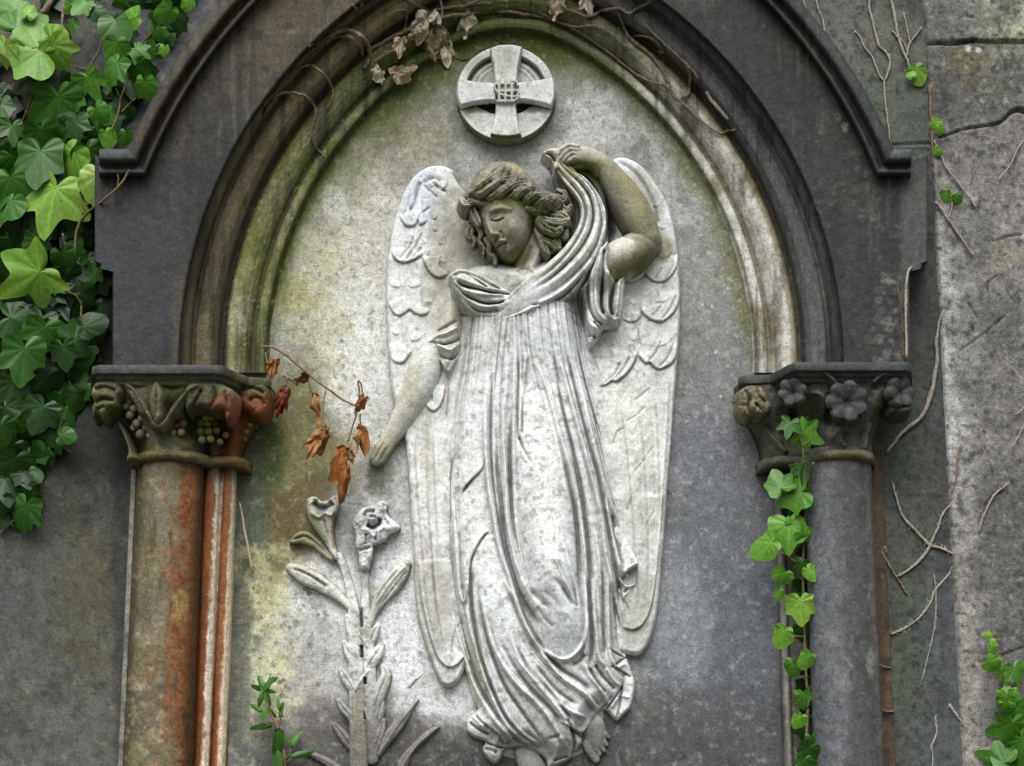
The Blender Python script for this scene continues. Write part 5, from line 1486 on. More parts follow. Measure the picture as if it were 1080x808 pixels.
def robe():
    g = Grid(455, 312, 690, 822, 0.72, 38, H=-60)
    U, V = g.U, g.V
    out = [(487, 314), (487, 330), (485, 352), (481, 380), (475, 405), (469, 440), (465, 480), (463.5, 520), (464, 560), (466, 592), (470, 625), (474, 652), (480, 672), (486, 692), (491, 708), (497, 732), (503, 746), (497, 752), (492, 759), (492, 770), (500, 777), (511, 781), (508, 789), (513, 799), (522, 805), (529, 798), (533, 789),
           (549, 788), (566, 793), (576, 800), (580, 810), (602, 800), (607, 793), (615, 783), (616, 773), (628, 757), (632, 750), (638, 747), (643, 749), (652, 758.5), (662, 750), (668, 743), (672, 722), (670, 710), (663, 688), (662, 668), (660, 645), (661, 627), (672, 615), (671, 608), (674, 594), (668, 577), (660, 558), (657, 522), (649, 488), (642, 453), (634, 416), (628, 396), (621, 366), (615, 335), (607, 306), (560, 300), (510, 306)]
    sd = g.sdf(out, 3)
    ins = (sd > 0.5).astype(float)
    # the body beneath: breast, belly, forward thigh, lower legs
    bx = np.interp(V, [310, 360, 420, 500, 600, 700, 800], [552, 553, 556, 562, 566, 568, 568])
    hw = np.interp(V, [310, 360, 420, 500, 600, 700, 800], [66, 72, 82, 98, 106, 96, 66])
    q = np.clip(np.abs(U - bx) / hw, 0, 1)
    body = np.interp(V, [310, 400, 500, 620, 700, 760, 810], [40, 36, 34, 30, 24, 18, 14]) * np.sqrt(np.clip(1 - q ** 2.4, 0, 1))
    edge = np.interp(V, [310, 500, 700, 810], [14, 12, 11, 10])
    g.up(np.where(sd > 0, edge * np.sqrt(np.clip(1 - (1 - np.clip(sd / 4, 0, 1)) ** 2, 0, 1)) + body * sstep(0, 22, sd), sd * 6))
    def bump(cx, cy, sx, sy, h, rot=0):
        dx = U - cx; dy = V - cy; c, s = math.cos(R(rot)), math.sin(R(rot))
        dx, dy = dx * c + dy * s, -dx * s + dy * c
        g.H += ins * h * np.exp(-(dx / sx) ** 2 - (dy / sy) ** 2)
    bump(574, 520, 24, 84, 13, -8); bump(585, 606, 23, 46, 14, -20); bump(598, 660, 15, 24, 10, -15)      # forward leg
    bump(520, 640, 17, 66, 8, -14); bump(552, 715, 24, 50, 5, -36)                                       # rear leg
    bump(548, 560, 9, 70, -6, -10); bump(556, 650, 8, 34, -7, -34); bump(612, 560, 8, 80, -5, -3)
    bump(495, 440, 16, 60, 3); bump(492, 560, 15, 40, 3); bump(520, 350, 20, 26, 3); bump(590, 350, 22, 26, 4)
    FW = [0.86, 0.92]
    def r(pts, w, h, t=(0.1, 0.1), prof='g'): g.stroke(pts, np.atleast_1d(w) * FW[0], np.atleast_1d(h) * FW[1], prof, taper=t, mask=ins)
    # fine pleats falling from the breast
    for i, c in enumerate(lerp_curves([(489, 326), (484, 380), (474, 430), (469, 480)], [(540, 336), (534, 390), (531, 440), (529, 490)], 14, 0.9, 1)):
        a = (0.35, 1.0, 0.5, 1.3, 0.3, 0.8, 0.45)[i % 7]
        r(c, 1.2, [1.3 * a, 1.1 * a, 0.5 * a], (0.03, 0.3 + 0.5 * a / 2)); r(c + [1.9, 0], 0.9, [-1.3 * a, -1.1 * a, -0.4 * a], (0.03, 0.5))
    for i, c in enumerate(lerp_curves([(552, 328), (557, 380), (570, 430), (585, 480)], [(607, 316), (618, 380), (634, 440), (648, 490)], 11, 0.9, 2)):
        a = (0.9, 0.4, 1.2, 0.5, 0.9, 0.3)[i % 6]
        r(c, 1.3, [1.5 * a, 1.1 * a, 0.5 * a], (0.03, 0.4)); r(c + [2.0, 0], 1.1, [-1.5 * a, -1.1 * a, -0.5 * a], (0.03, 0.4))
    for c in lerp_curves([(540, 334), (543, 380), (545, 420)], [(553, 328), (555, 380), (553, 430)], 3, 0.3, 3):
        r(c, 1.2, 2.0, (0.03, 0.3))
    V1 = 1
    # long ridges, left to right
    FW[:] = [1.2, 1.0]
    r([(516, 388), (512.7, 422), (512, 447), (512.7, 480), (516, 519), (521, 545), (527, 579), (537, 609), (544, 632), (551.6, 652.6), (565, 677), (583, 692), (598, 695), (611, 685), (617.5, 668), (619, 645)], [1.6, 1.8, 2.2], [2.6, 4.5, 6.0, 6.5, 5.0], (0.15, 0.1))
    r([(520, 400), (517.5, 440), (518, 480), (521, 515), (528, 560), (536, 596)], [1.6], [-3.5, -4.5, -3.0])
    r([(535, 376), (533.6, 413), (531, 440), (532, 480), (534, 519), (535, 549), (542, 587), (552, 617), (562, 630)], [1.5, 1.7, 2.0], [2.4, 4.5, 5.5, 5.0], (0.1, 0.15))
    r([(525, 455), (524.5, 490), (528, 530), (532, 566), (539, 599), (549, 627), (564, 650), (580, 668)], [2.2, 2.8, 3.4], [-3.5, -7.5, -8.5, -6.0], (0.2, 0.2))
    r([(543, 372), (542, 430), (542, 480), (543, 520), (546, 560)], [1.4], [2.4, 4.2, 4.0, 2.0], (0.1, 0.3))
    r([(538.5, 440), (537.5, 480), (538.5, 515), (541, 552), (548, 585)], [1.5], [-3.0, -5.0, -3.5], (0.2, 0.2))
    r([(547, 380), (546, 430), (546, 470)], 1.1, -2.8, (0.2, 0.3)); r([(555, 376), (552, 405), (548.7, 438), (548.3, 464)], 1.3, 3.6, (0.1, 0.15))
    r([(552, 395), (550.6, 430), (550.6, 462)], 1.2, -2.2); r([(547.5, 464), (552, 476), (559, 489), (566, 498)], 1.3, [-3.5, -2.0, -0.5], (0.05, 0.4))
    # finer folds between the great ones
    FW[:] = [1.15, 0.55]
    for (a, b, n, w, h, sd_) in (([(563, 376), (580, 420), (598, 480), (612, 540), (618, 600)], [(626, 384), (640, 440), (652, 500), (657, 545), (664, 580)], 6, 0.8, 1.7, 5), ([(515, 400), (514, 450), (517, 515), (530, 585), (556, 655)], [(544, 400), (543, 480), (545, 550), (556, 610), (570, 650)], 6, 0.7, 1.4, 6),
                              ([(470, 480), (467, 540), (474, 620), (492, 690), (518, 748)], [(498, 620), (503, 660), (514, 700), (532, 742), (552, 772)], 5, 0.8, 1.6, 7), ([(508, 640), (524, 690), (560, 735), (592, 772)], [(548, 660), (572, 696), (600, 718), (622, 738)], 6, 0.8, 1.5, 8),
                              ([(619, 570), (624, 620), (628, 670), (640, 706)], [(656, 590), (657, 620), (658, 650), (662, 690)], 4, 0.75, 1.5, 9), ([(470, 440), (466, 500), (468, 560)], [(484, 440), (482, 510), (486, 580)], 5, 0.7, 1.2, 10)):
        for k, c in enumerate(lerp_curves(a, b, n, 0.9, sd_)):
            m = (0.9, 0.5, 1.2, 0.35, 0.8)[k % 5]
            r(c, w, [0.3 * h * m, h * m, h * m * 0.8], (0.15, 0.25)); r(c + [1.7, 0.3], w * 0.9, [-0.3 * h * m, -h * m * 1.1, -h * m * 0.8], (0.15, 0.25))
    # right-hand ridges
    FW[:] = [1.22, 1.0]
    r([(562, 370), (570, 396), (579, 420), (589, 456), (600, 491), (609, 525), (613.5, 556), (617.5, 590), (618.5, 630), (619.4, 668), (618, 700)], [1.5, 2.0, 2.2], [2.2, 4.5, 6.0, 6.5, 5.5], (0.12, 0.1))
    r([(575, 372), (584, 384), (594, 436), (604, 476), (613.5, 522), (619, 560), (622, 600), (623.5, 650)], [1.3, 2.2, 2.4], [-2.0, -5.5, -7.0, -6.0], (0.1, 0.15))
    r([(585, 374), (593, 392), (602, 424), (613, 464), (624.6, 505), (633.5, 540), (639, 582), (645, 609), (653, 639), (660, 668)], [1.4, 1.8, 2.0], [2.4, 5.0, 6.0, 5.5], (0.12, 0.08))
    r([(596, 370), (604, 400), (614, 440), (622, 470), (631, 502), (640, 545), (645, 575), (651, 606), (657, 630)], [1.4, 2.0, 2.0], [-2.4, -6.0, -7.0, -5.0], (0.1, 0.1))
    r([(601, 362), (606, 381), (616, 418), (625, 458), (632, 488), (642, 520), (653, 546), (660, 566), (664, 580)], [1.3, 1.8, 1.9], [2.4, 4.6, 5.5, 5.0], (0.12, 0.12))
    r([(610, 368), (619, 404), (630, 444), (640, 482), (649, 514), (655, 534)], 1.5, [-2.4, -5.0, -4.0], (0.1, 0.1))
    r([(614, 360), (620, 386), (630, 421), (639, 454), (650, 494)], 1.5, [2.4, 3.6, 2.4])
    r([(590, 470), (600, 512), (607, 548), (610, 590), (611, 630)], 2.2, [-1.0, -4.5, -6.5, -3.0], (0.3, 0.2))
    r([(578, 440), (586, 466), (594, 500), (600, 530)], 1.3, [1.0, 2.2, 1.0])
    r([(590, 560), (600, 594), (607, 620), (611, 644)], 1.5, [1.0, 4.0, 3.5], (0.3, 0.1)); r([(584, 590), (595, 614), (606, 638)], 1.2, 2.2)
    r([(580, 609), (590, 618), (599, 631), (608, 641)], 2.2, [-0.5, -3.6, -2.0], (0.3, 0.2)); r([(556, 620), (566, 629), (573, 636), (584, 645)], 3.0, -3.2, (0.3, 0.4)); r([(570, 622), (584, 634), (594, 648)], 2.6, -1.8, (0.3, 0.4)); r([(586, 606), (598, 620), (609, 642)], 2.2, 2.0, (0.4, 0.2)); r([(566, 640), (574, 652), (584, 662)], 2.0, -2.2)
    r([(600, 596), (605, 616), (609, 642)], 1.6, [-0.5, -3.0, -3.5], (0.3, 0.1))
    r([(621, 592), (625.4, 629), (629.3, 668), (632, 692), (640, 704)], 1.7, [1.5, 4.5, 5.0], (0.2, 0.1)); r([(617, 600), (622, 640), (624.5, 680), (622, 702)], 1.6, -5.0, (0.2, 0.15))
    r([(634, 590), (636, 630), (637, 668), (638, 690)], 1.8, [-2.0, -5.0, -4.5], (0.2, 0.1))
    r([(641, 600), (642.4, 640), (643, 672), (646, 694), (654, 706)], 1.6, [2.0, 4.6, 4.0], (0.15, 0.1)); r([(648, 612), (651, 644), (655, 672), (660, 690)], 1.6, -4.0, (0.2, 0.1))
    r([(628, 560), (632, 590), (634, 620)], 1.4, 2.4); r([(639, 530), (647, 565), (655, 603), (658, 625)], 1.5, 3.6); r([(646, 540), (652, 570), (657, 590)], 1.5, -4.0)
    # fluttering edge on the right
    for pl, hh in (([(652, 588), (658, 566), (663, 568), (668, 577), (674.5, 593), (671, 596), (664, 600), (657, 606), (653, 604)], 24), ([(655, 606), (663, 602), (670, 606), (673.5, 612), (668, 613), (660, 614)], 17), ([(655, 614), (664, 615), (672, 612), (668, 619), (662, 627), (658, 632)], 20)):
        sp = g.sdf(pl, 3); g.up(np.where(sp > -2, hh - 8 + dome(sp, 3.5, 8, 9), -60))
    ins = np.maximum(ins, (g.H > 3) * 1.0)
    g.stroke([(656, 607), (662, 602), (668, 598), (674, 593)], 1.2, 7, 'step', taper=(0.3, 0), side=-1, decay=12, mask=ins)
    r([(657, 608), (663, 611), (671, 611)], 1.5, -7, (0, 0)); r([(660, 605), (667, 602), (672, 606)], 1.6, 4)
    r([(658, 614), (664, 616), (672, 613)], 1.4, 4, (0, 0)); r([(660, 622), (664, 619), (670, 616)], 1.2, -4, (0, 0))
    # left-hand falls
    r([(470, 480), (466, 530), (466.5, 580), (472, 622), (479, 655), (489, 687), (500, 722), (517, 752), (533, 772), (543, 783)], [1.6, 2.2, 2.4], [1.5, 3.0, 5.0, 5.5, 4.5], (0.15, 0.05))
    r([(474, 500), (471, 540), (472, 580), (477, 620), (485, 660), (496, 698), (507, 726), (522, 750), (538, 772)], [1.6, 2.2], [-2.5, -4.5, -5.0], (0.1, 0.1))
    r([(480, 480), (476.8, 520), (478.5, 550), (481.6, 599), (484, 622), (487.5, 633), (490.5, 631), (492.5, 616)], 1.5, [2.0, 4.0, 4.5], (0.15, 0.02)); r([(484, 560), (486, 600), (488, 624)], 1.3, -3.0)
    r([(476, 480), (473.5, 515), (474, 548)], 1.1, -3.0)
    r([(494, 610), (493.4, 640), (495, 660), (500.5, 680), (512, 718), (526, 750), (540, 771), (562, 786)], 1.8, [2.0, 5.0, 5.0, 4.0], (0.1, 0.05))
    r([(497, 600), (497, 635), (501, 664), (508, 696), (520, 728), (534, 756), (550, 774)], 1.8, [-4.0, -6.0, -5.0], (0.1, 0.1))
    r([(499, 618), (502, 645), (507, 672), (515, 708), (533, 750), (549, 771), (567, 784)], 1.6, [2.0, 4.5, 4.5], (0.1, 0.05))
    r([(505, 628), (510, 655), (517, 684), (532, 722), (552, 752), (572, 780)], 1.7, [-2.5, -5.0, -4.0], (0.15, 0.1))
    r([(506, 618), (511, 650), (521.4, 685), (542, 718), (566, 741), (584, 764), (598, 788)], [1.8, 2.4], [2.0, 4.5, 5.5, 4.5], (0.2, 0.04))
    r([(524, 668), (541, 700), (560, 726), (580, 746), (592, 762)], 2.0, [-1.5, -4.5, -4.5], (0.25, 0.1))
    r([(536, 660), (541, 676), (549, 699), (570, 725), (591, 750), (600.5, 765)], 1.6, [1.5, 4.0, 4.5], (0.2, 0.05)); r([(545, 680), (556, 702), (577, 726), (594, 746), (606, 762)], 1.7, [-2.0, -4.5, -4.0], (0.2, 0.1))
    r([(528, 600), (535, 618), (543, 632), (556, 662), (572, 690), (591, 713), (607, 724), (620, 734), (632, 748)], [1.6, 2.2], [2.0, 5.0, 6.0, 5.0], (0.2, 0.05))
    r([(548, 640), (560, 664), (577, 690), (594, 706), (610, 716), (626, 728)], 2.2, [-2.0, -6.0, -6.0, -3.0], (0.2, 0.1))
    r([(552, 694), (561, 708), (584, 736), (603, 750), (620, 756)], 1.7, [1.5, 4.0, 3.6], (0.2, 0.1)); r([(564, 700), (588, 728), (612, 744)], 1.8, -3.4, (0.2, 0.2))
    r([(617, 700), (622, 712), (634, 726), (644, 742)], 1.6, 3.6); r([(628, 700), (636, 712), (650, 726)], 1.6, -4.0); r([(622, 704), (630, 718), (640, 730)], 1.5, -3.6)
    r([(604, 700), (610, 698), (618, 690)], 2.0, -3.0); r([(640, 704), (648, 716), (656, 722)], 1.5, 3.4); r([(646, 700), (655, 708), (661, 712)], 1.4, -3.4)
    # laid-over edges of cloth on the rear leg
    g.stroke([(512, 482), (509.5, 494), (503, 502), (496, 508), (490, 514), (487, 521), (486, 528)], 0.8, 4.2, 'step', taper=(0.45, 0.3), side=1, decay=9, mask=ins)
    g.stroke([(517, 560), (511, 565), (506, 572), (501, 582), (497, 590), (495, 606), (494, 625), (494, 640)], 0.8, 4.6, 'step', taper=(0.25, 0.35), side=1, decay=9, mask=ins)
    r([(512, 483), (509, 495), (497, 507.5), (488, 519)], 1.0, -2.2); r([(516, 561), (507, 571), (498, 588), (494.5, 610)], 1.0, -2.4)
    FW[:] = [0.95, 0.95]
    # hem: turned corners and cut edges
    g.stroke([(500, 748), (506, 757), (516, 766), (526, 774), (533, 784)], 1.0, 4.5, 'step', taper=(0.05, 0.05), side=-1, decay=12, mask=ins)
    r([(494, 760), (504, 768), (516, 774)], 1.6, -4.0); r([(493, 752), (502, 758), (510, 768)], 1.6, 2.5); r([(510, 789), (518, 790), (524, 794)], 2.0, -4.0); r([(512, 782), (522, 786), (531, 788)], 1.3, -5.0)
    r([(577, 779), (586, 777), (593, 774)], 2.0, -2.6, (0.3, 0.3))
    r([(598, 757), (604, 770), (607, 785), (605, 797)], 2.2, -7.0, (0.1, 0.05)); r([(584, 802), (592, 799), (600, 797)], 1.4, -4.0)
    r([(601, 768), (608, 772), (615, 776)], 1.2, -4.5); g.stroke([(600, 765), (608, 769), (616, 773)], 0.9, 4, 'step', taper=(0, 0), side=-1, decay=10, mask=ins)
    r([(616, 771), (624, 762), (632, 752)], 1.0, 3.0)
    r([(641, 746), (650, 734), (658, 722)], 1.1, -4.5, (0.05, 0.05)); r([(652, 757), (655, 742), (658, 724)], 1.1, -4.0, (0.05, 0.05)); r([(646, 745), (653, 734)], 1.5, 2.5); r([(656, 732), (666, 734)], 1.3, 2.4)
    r([(643, 683), (650, 687), (660, 691)], 1.1, -3.5); r([(650, 700), (657, 694), (664, 690)], 1.1, -5.0); r([(650, 702), (660, 708), (668, 712)], 1.2, -4.5); r([(652, 704), (661, 698), (667, 704)], 1.8, 2.0)
    r([(612, 724), (622, 736), (632, 745)], 1.4, 3.0); r([(632, 748), (640, 742), (647, 732)], 1.0, -3.0)
    g.rough(0.45, 4.5, 3); g.rough(0.7, 16, 6)
    p = angel_tone(U, V)
    p.blob(466, 410, 9, 30, (140, 110, 84), 0.0)
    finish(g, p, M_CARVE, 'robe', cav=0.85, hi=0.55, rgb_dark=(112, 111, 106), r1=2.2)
robe()

# ---- sleeve of the lowered arm, drawn up at the elbow
def sleeve_left():
    g = Grid(436, 280, 496, 440, 0.65, 36, H=-60)
    sd = g.sdf([(473, 292), (482, 306), (488, 318), (488, 340), (487, 362), (482, 380), (476, 392), (474, 412), (472, 432), (468, 434), (469, 410), (470, 395), (463, 384), (457, 372), (450, 361), (438, 374), (430, 385), (437, 370), (447, 357), (454, 350), (459, 334), (464, 316)], 4)
    ins = (sd > 0.5).astype(float)
    g.up(dome(sd, 15, 34, 6))
    def r(pts, w, h, t=(0.1, 0.1)): g.stroke(pts, w, h, taper=t, mask=ins)
    r([(450, 357), (460, 353.5), (472, 351), (484, 343)], 2.0, 4.5); r([(456, 359), (466, 362), (476, 360), (486, 352)], 1.7, -5); r([(458, 358), (468, 367), (477, 368), (486, 358)], 2.0, 4.5)
    r([(456, 362), (466, 374), (476, 376), (486, 366)], 1.7, -5); r([(452, 360), (460, 372), (467, 382), (471, 390)], 1.5, 4.5); r([(486, 366), (478, 380), (472, 391)], 1.4, 4.5); r([(480, 366), (474, 378)], 1.4, -3.0)
    r([(460, 347), (470, 344), (482, 336)], 1.6, -3.5); r([(471, 392), (472, 412), (469, 432)], 1.3, 3.0, (0, 0)); r([(440, 372), (446, 362), (452, 358)], 1.2, 3)
    r([(446, 368), (450, 361), (455, 362)], 1.0, -3)
    g.rough(0.5, 5, 3)
    p = angel_tone(g.U, g.V, (188, 186, 176)); p.blob(472, 408, 2.5, 16, (150, 112, 84), 0.5, 0.5, 8); p.blob(470, 320, 20, 26, (172, 169, 152), 0.7, 0.6, 20)
    finish(g, p, M_CARVE, 'sleeve', cav=0.9, hi=0.5, rgb_dark=(88, 84, 74))
sleeve_left()

# ---- sleeve hanging from the raised arm
def sleeve_right():
    g = Grid(596, 236, 668, 375, 0.65, 40, H=-60)
    U, V = g.U, g.V
    sd = g.sdf([(632, 262), (639, 255), (644, 259), (644, 272), (643.5, 288), (653, 290), (661, 283), (660.5, 305), (658, 328), (654, 340), (646, 343), (638, 347), (630, 357), (621.5, 366), (618, 350), (613, 328), (607, 306), (615, 298), (624, 280), (630, 262)], 4)
    ins = (sd > 0.5).astype(float)
    g.up(dome(sd, 8, 1.0, 0.3) * (42 + 22 * sstep(312, 286, V) * sstep(650, 640, U)) + ins * 6 * sstep(0, 14, sd))
    def r(pts, w, h, t=(0.06, 0.06)): g.stroke(pts, w, h, taper=t, mask=ins)
    r([(632, 268), (629, 295), (628, 320), (632, 334), (640, 341)], 2.0, 5); r([(641, 270), (641, 300), (640, 326), (643, 336), (650, 340)], 2.0, 6); r([(636, 270), (635, 296), (634, 322), (637, 333)], 1.9, -7)
    r([(660, 286), (657, 310), (655, 332), (648, 341)], 1.9, 5); r([(651, 293), (647, 306), (644, 322), (646, 334)], 2.6, -8); r([(654, 292), (652, 312), (650, 334)], 1.5, 2)
    r([(622, 288), (620, 306), (622, 326), (628, 338), (636, 343)], 1.6, -6); r([(617, 300), (616, 320), (620, 340), (630, 350)], 1.8, 4); r([(613, 312), (617, 336), (622, 350), (629, 354)], 1.6, -6); r([(610, 312), (616, 344), (621, 360)], 1.5, 3.5)
    r([(618, 350), (626, 354), (634, 349), (640, 344)], 1.5, -6); r([(619, 358), (625, 360), (631, 354)], 1.3, 3); r([(626, 340), (634, 346), (643, 343)], 1.5, -6)
    g.rough(0.5, 5, 3)
    p = angel_tone(g.U, g.V, (198, 197, 190)); p.blob(614, 312, 7, 30, (86, 86, 82), 0.85, 0.4, 12); p.blob(645, 310, 6, 26, (150, 147, 132), 0.6, 0.6, 12); p.blob(652, 292, 8, 8, (110, 108, 82), 0.7, 0.5, 10)
    finish(g, p, M_CARVE, 'sleeve', cav=0.95, hi=0.5, rgb_dark=(66, 65, 58))
sleeve_right()

# ---- veil: from the raised hand down across the breast
def veil():
    g = Grid(462, 146, 648, 345, 0.62, 56, H=-60)
    U, V = g.U, g.V
    # dark fall of cloth behind the neck
    sd = g.sdf([(584, 172), (592, 174), (604, 186), (616, 202), (622, 225), (614, 248), (602, 262), (588, 272), (576, 270), (582, 258), (596, 244), (600, 226), (596, 206), (588, 190)], 4)
    g.up(dome(sd, 8, 38, 6))
    for q in ([(590, 178), (602, 200), (607, 225), (598, 252)], [(596, 184), (610, 206), (614, 230), (604, 254)], [(588, 184), (598, 205), (602, 228), (592, 256)]):
        g.stroke(q, 1.6, -4, mask=(sd > 0)); g.stroke([(x + 3, y) for x, y in q], 1.6, 2.5, mask=(sd > 0))
    # left lobe over the shoulder
    lob = [(472, 290), (475, 285), (482, 280.5), (489, 280), (499, 282.5), (510, 287), (520, 293), (530, 299.5), (540, 304.5), (556, 306), (570, 312), (560, 324), (545, 332), (534, 335), (522, 336.5), (510, 334), (500, 327.5), (492, 321), (484, 311), (477, 300)]
    sd = g.sdf(lob, 4)
    ins = (sd > 0.4).astype(float)
    g.up(np.where(sd > -4, 33 + dome(sd, 11, 21, 8) + 6 * sstep(4, 26, sd), -60))
    def r(pts, w, h, t=(0.1, 0.1), m=None): g.stroke(pts, w, h, taper=t, mask=ins if m is None else m)
    r([(473, 289), (480, 284), (489, 281.5), (502, 285), (516, 293), (532, 302), (542, 306)], 1.9, 4, (0.03, 0.15)); r([(476, 290), (488, 286), (502, 290), (516, 298), (530, 304)], 1.6, -3.5, (0.1, 0.1))
    r([(490, 286), (502, 294), (514, 303)], 1.2, [-2, -4.5, -4.5], (0.2, 0.05)); r([(481, 292), (492, 297), (506, 302), (520, 305), (536, 305)], 1.9, 3.4)
    r([(480, 296), (490, 301), (502, 304.5), (520, 308.5), (536, 308), (548, 305.5)], 1.4, -5.5, (0.15, 0.1)); r([(478, 294), (486, 304), (498, 309), (514, 312), (532, 311)], 1.8, 3.4)
    r([(479, 298), (490, 309), (500, 315), (512, 319.5), (524, 319.5), (533, 317)], 1.4, -5.5, (0.1, 0.08)); r([(477, 297), (487, 310), (498, 319), (512, 324), (526, 323)], 1.7, 3.2)
    r([(481, 304), (492, 317), (504, 326), (514, 328.5), (526, 327.5)], 1.3, -5.0, (0.1, 0.08)); r([(486, 312), (498, 324), (512, 331), (526, 332)], 1.6, 2.6)
    # the long band from hand to breast, over the top of the lobe
    c = spl([(520, 331.5, 6, 50), (532, 328, 9, 54), (548, 318, 14, 57), (566, 306, 17, 58), (584, 294, 18, 58), (601, 278, 17.5, 57), (614, 262, 17, 56), (623, 244, 15.5, 55), (626, 226, 13.5, 55), (622, 208, 12, 55), (612, 193, 11, 53), (602, 183, 9.5, 50), (594, 174, 8, 47), (588, 166, 6, 45)], 8)
    wn = g.win(c, 26)
    d, t, sgn = segs(U[wn], V[wn], c, False)
    L = np.concatenate([[0], np.cumsum(np.hypot(np.diff(c[:, 0]), np.diff(c[:, 1])))]); L /= L[-1]
    W = np.interp(t, L, c[:, 2]); hc = np.interp(t, L, c[:, 3])
    q = d * sgn / W                         # -1..1 across the band
    base = hc - 8 + 9 * np.sqrt(np.clip(1 - q ** 2, 0, 1)) ** 0.8
    f = np.zeros_like(q)
    for k, (q0, a, wd) in enumerate(((-0.80, 3.0, 0.12), (-0.52, -3.8, 0.11), (-0.30, 3.0, 0.13), (-0.02, -4.6, 0.12), (0.26, 3.6, 0.15), (0.55, -4.2, 0.11), (0.80, 3.4, 0.13))):
        qq = q0 + 0.10 * np.sin(t * 5 + k)
        f += a * np.exp(-((q - qq) / wd) ** 2) * sstep(0.16, 0.42, t) * (0.6 + 0.4 * np.sin(t * 7 + k * 2) ** 2)
    f *= np.where(q * 0 + t > 0.88, 0.6, 1.0)
    f += 2.5 * np.exp(-((np.abs(q) - 0.86) / 0.12) ** 2) * sstep(0.45, 0.2, t)
    Hb = np.where(np.abs(q) <= 1, base + f, hc - 8 - (np.abs(q) - 1) * W * 7)
    Hb = np.where((t < 0.004) & (d > W * 0.6), -60, Hb)
    g.H[wn] = np.maximum(g.H[wn], Hb)
    # the bunched end gathered under the band on the right
    sd2 = g.sdf([(556, 324), (566, 317), (582, 312), (598, 302), (614, 286), (622, 272), (618, 290), (610, 302), (600, 312), (588, 319), (574, 324), (562, 326)], 4)
    g.up(np.where(sd2 > -3, 36 + dome(sd2, 4, 12, 8), -60))
    r([(560, 322), (578, 319), (596, 309), (612, 292)], 1.2, -3, (0.1, 0.1), (sd2 > 0))
    # the tip of the veil above the fingers
    sd3 = g.sdf([(571.5, 158), (575, 154.5), (584, 152), (596, 152.5), (592, 157), (588, 164), (590, 174), (585, 176), (583, 168), (577, 163)], 4)
    g.up(np.where(sd3 > -3, 38 + dome(sd3, 4, 12, 8), -60))
    r([(575, 158), (581, 160), (586, 167)], 1.8, -9, (0.1, 0.1), (sd3 > 0)); r([(584, 154), (592, 155), (600, 154)], 1.2, -4, (0.1, 0.1), (sd3 > 0)); r([(573, 158), (579, 164), (585, 173)], 1.2, 3, (0.05, 0.05), (sd3 > 0))
    # cloth hanging inside the crook of the arm
    sd4 = g.sdf([(596, 172), (610, 170), (626, 174), (634, 182), (640, 200), (643, 222), (640, 240), (634, 256), (628, 262), (632, 240), (634, 222), (630, 205), (620, 190), (606, 182)], 4)
    g.up(np.where(sd4 > -3, 24 + dome(sd4, 4, 12, 8), -60))
    r([(604, 176), (618, 184), (630, 200), (637, 222), (636, 242)], 2.0, -5, (0.1, 0.1), (sd4 > 0)); r([(612, 174), (626, 184), (636, 204), (640, 226)], 1.4, 3, (0.1, 0.1), (sd4 > 0))
    g.rough(0.45, 5, 3)
    p = angel_tone(U, V, (196, 194, 186))
    p.blob(604, 222, 16, 44, (84, 83, 74), 0.0)
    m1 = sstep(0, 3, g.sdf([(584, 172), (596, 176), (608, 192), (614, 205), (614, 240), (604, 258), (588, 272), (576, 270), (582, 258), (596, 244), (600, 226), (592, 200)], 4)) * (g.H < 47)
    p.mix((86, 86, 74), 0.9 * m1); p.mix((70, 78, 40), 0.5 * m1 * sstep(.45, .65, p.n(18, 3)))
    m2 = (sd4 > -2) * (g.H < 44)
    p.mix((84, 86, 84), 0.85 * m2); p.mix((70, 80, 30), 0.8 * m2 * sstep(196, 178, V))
    p.blob(602, 180, 12, 10, (122, 124, 84), 0.7, 0.6, 10); p.blob(590, 162, 12, 10, (150, 146, 118), 0.8, 0.5, 10); p.blob(606, 200, 8, 14, (168, 165, 142), 0.5, 0.6, 10)
    p.blob(490, 300, 16, 22, (192, 191, 180), 0.5, 0.6, 16)
    finish(g, p, M_CARVE, 'veil', cav=0.95, hi=0.5, floor=22, rgb_dark=(72, 71, 62))
veil()
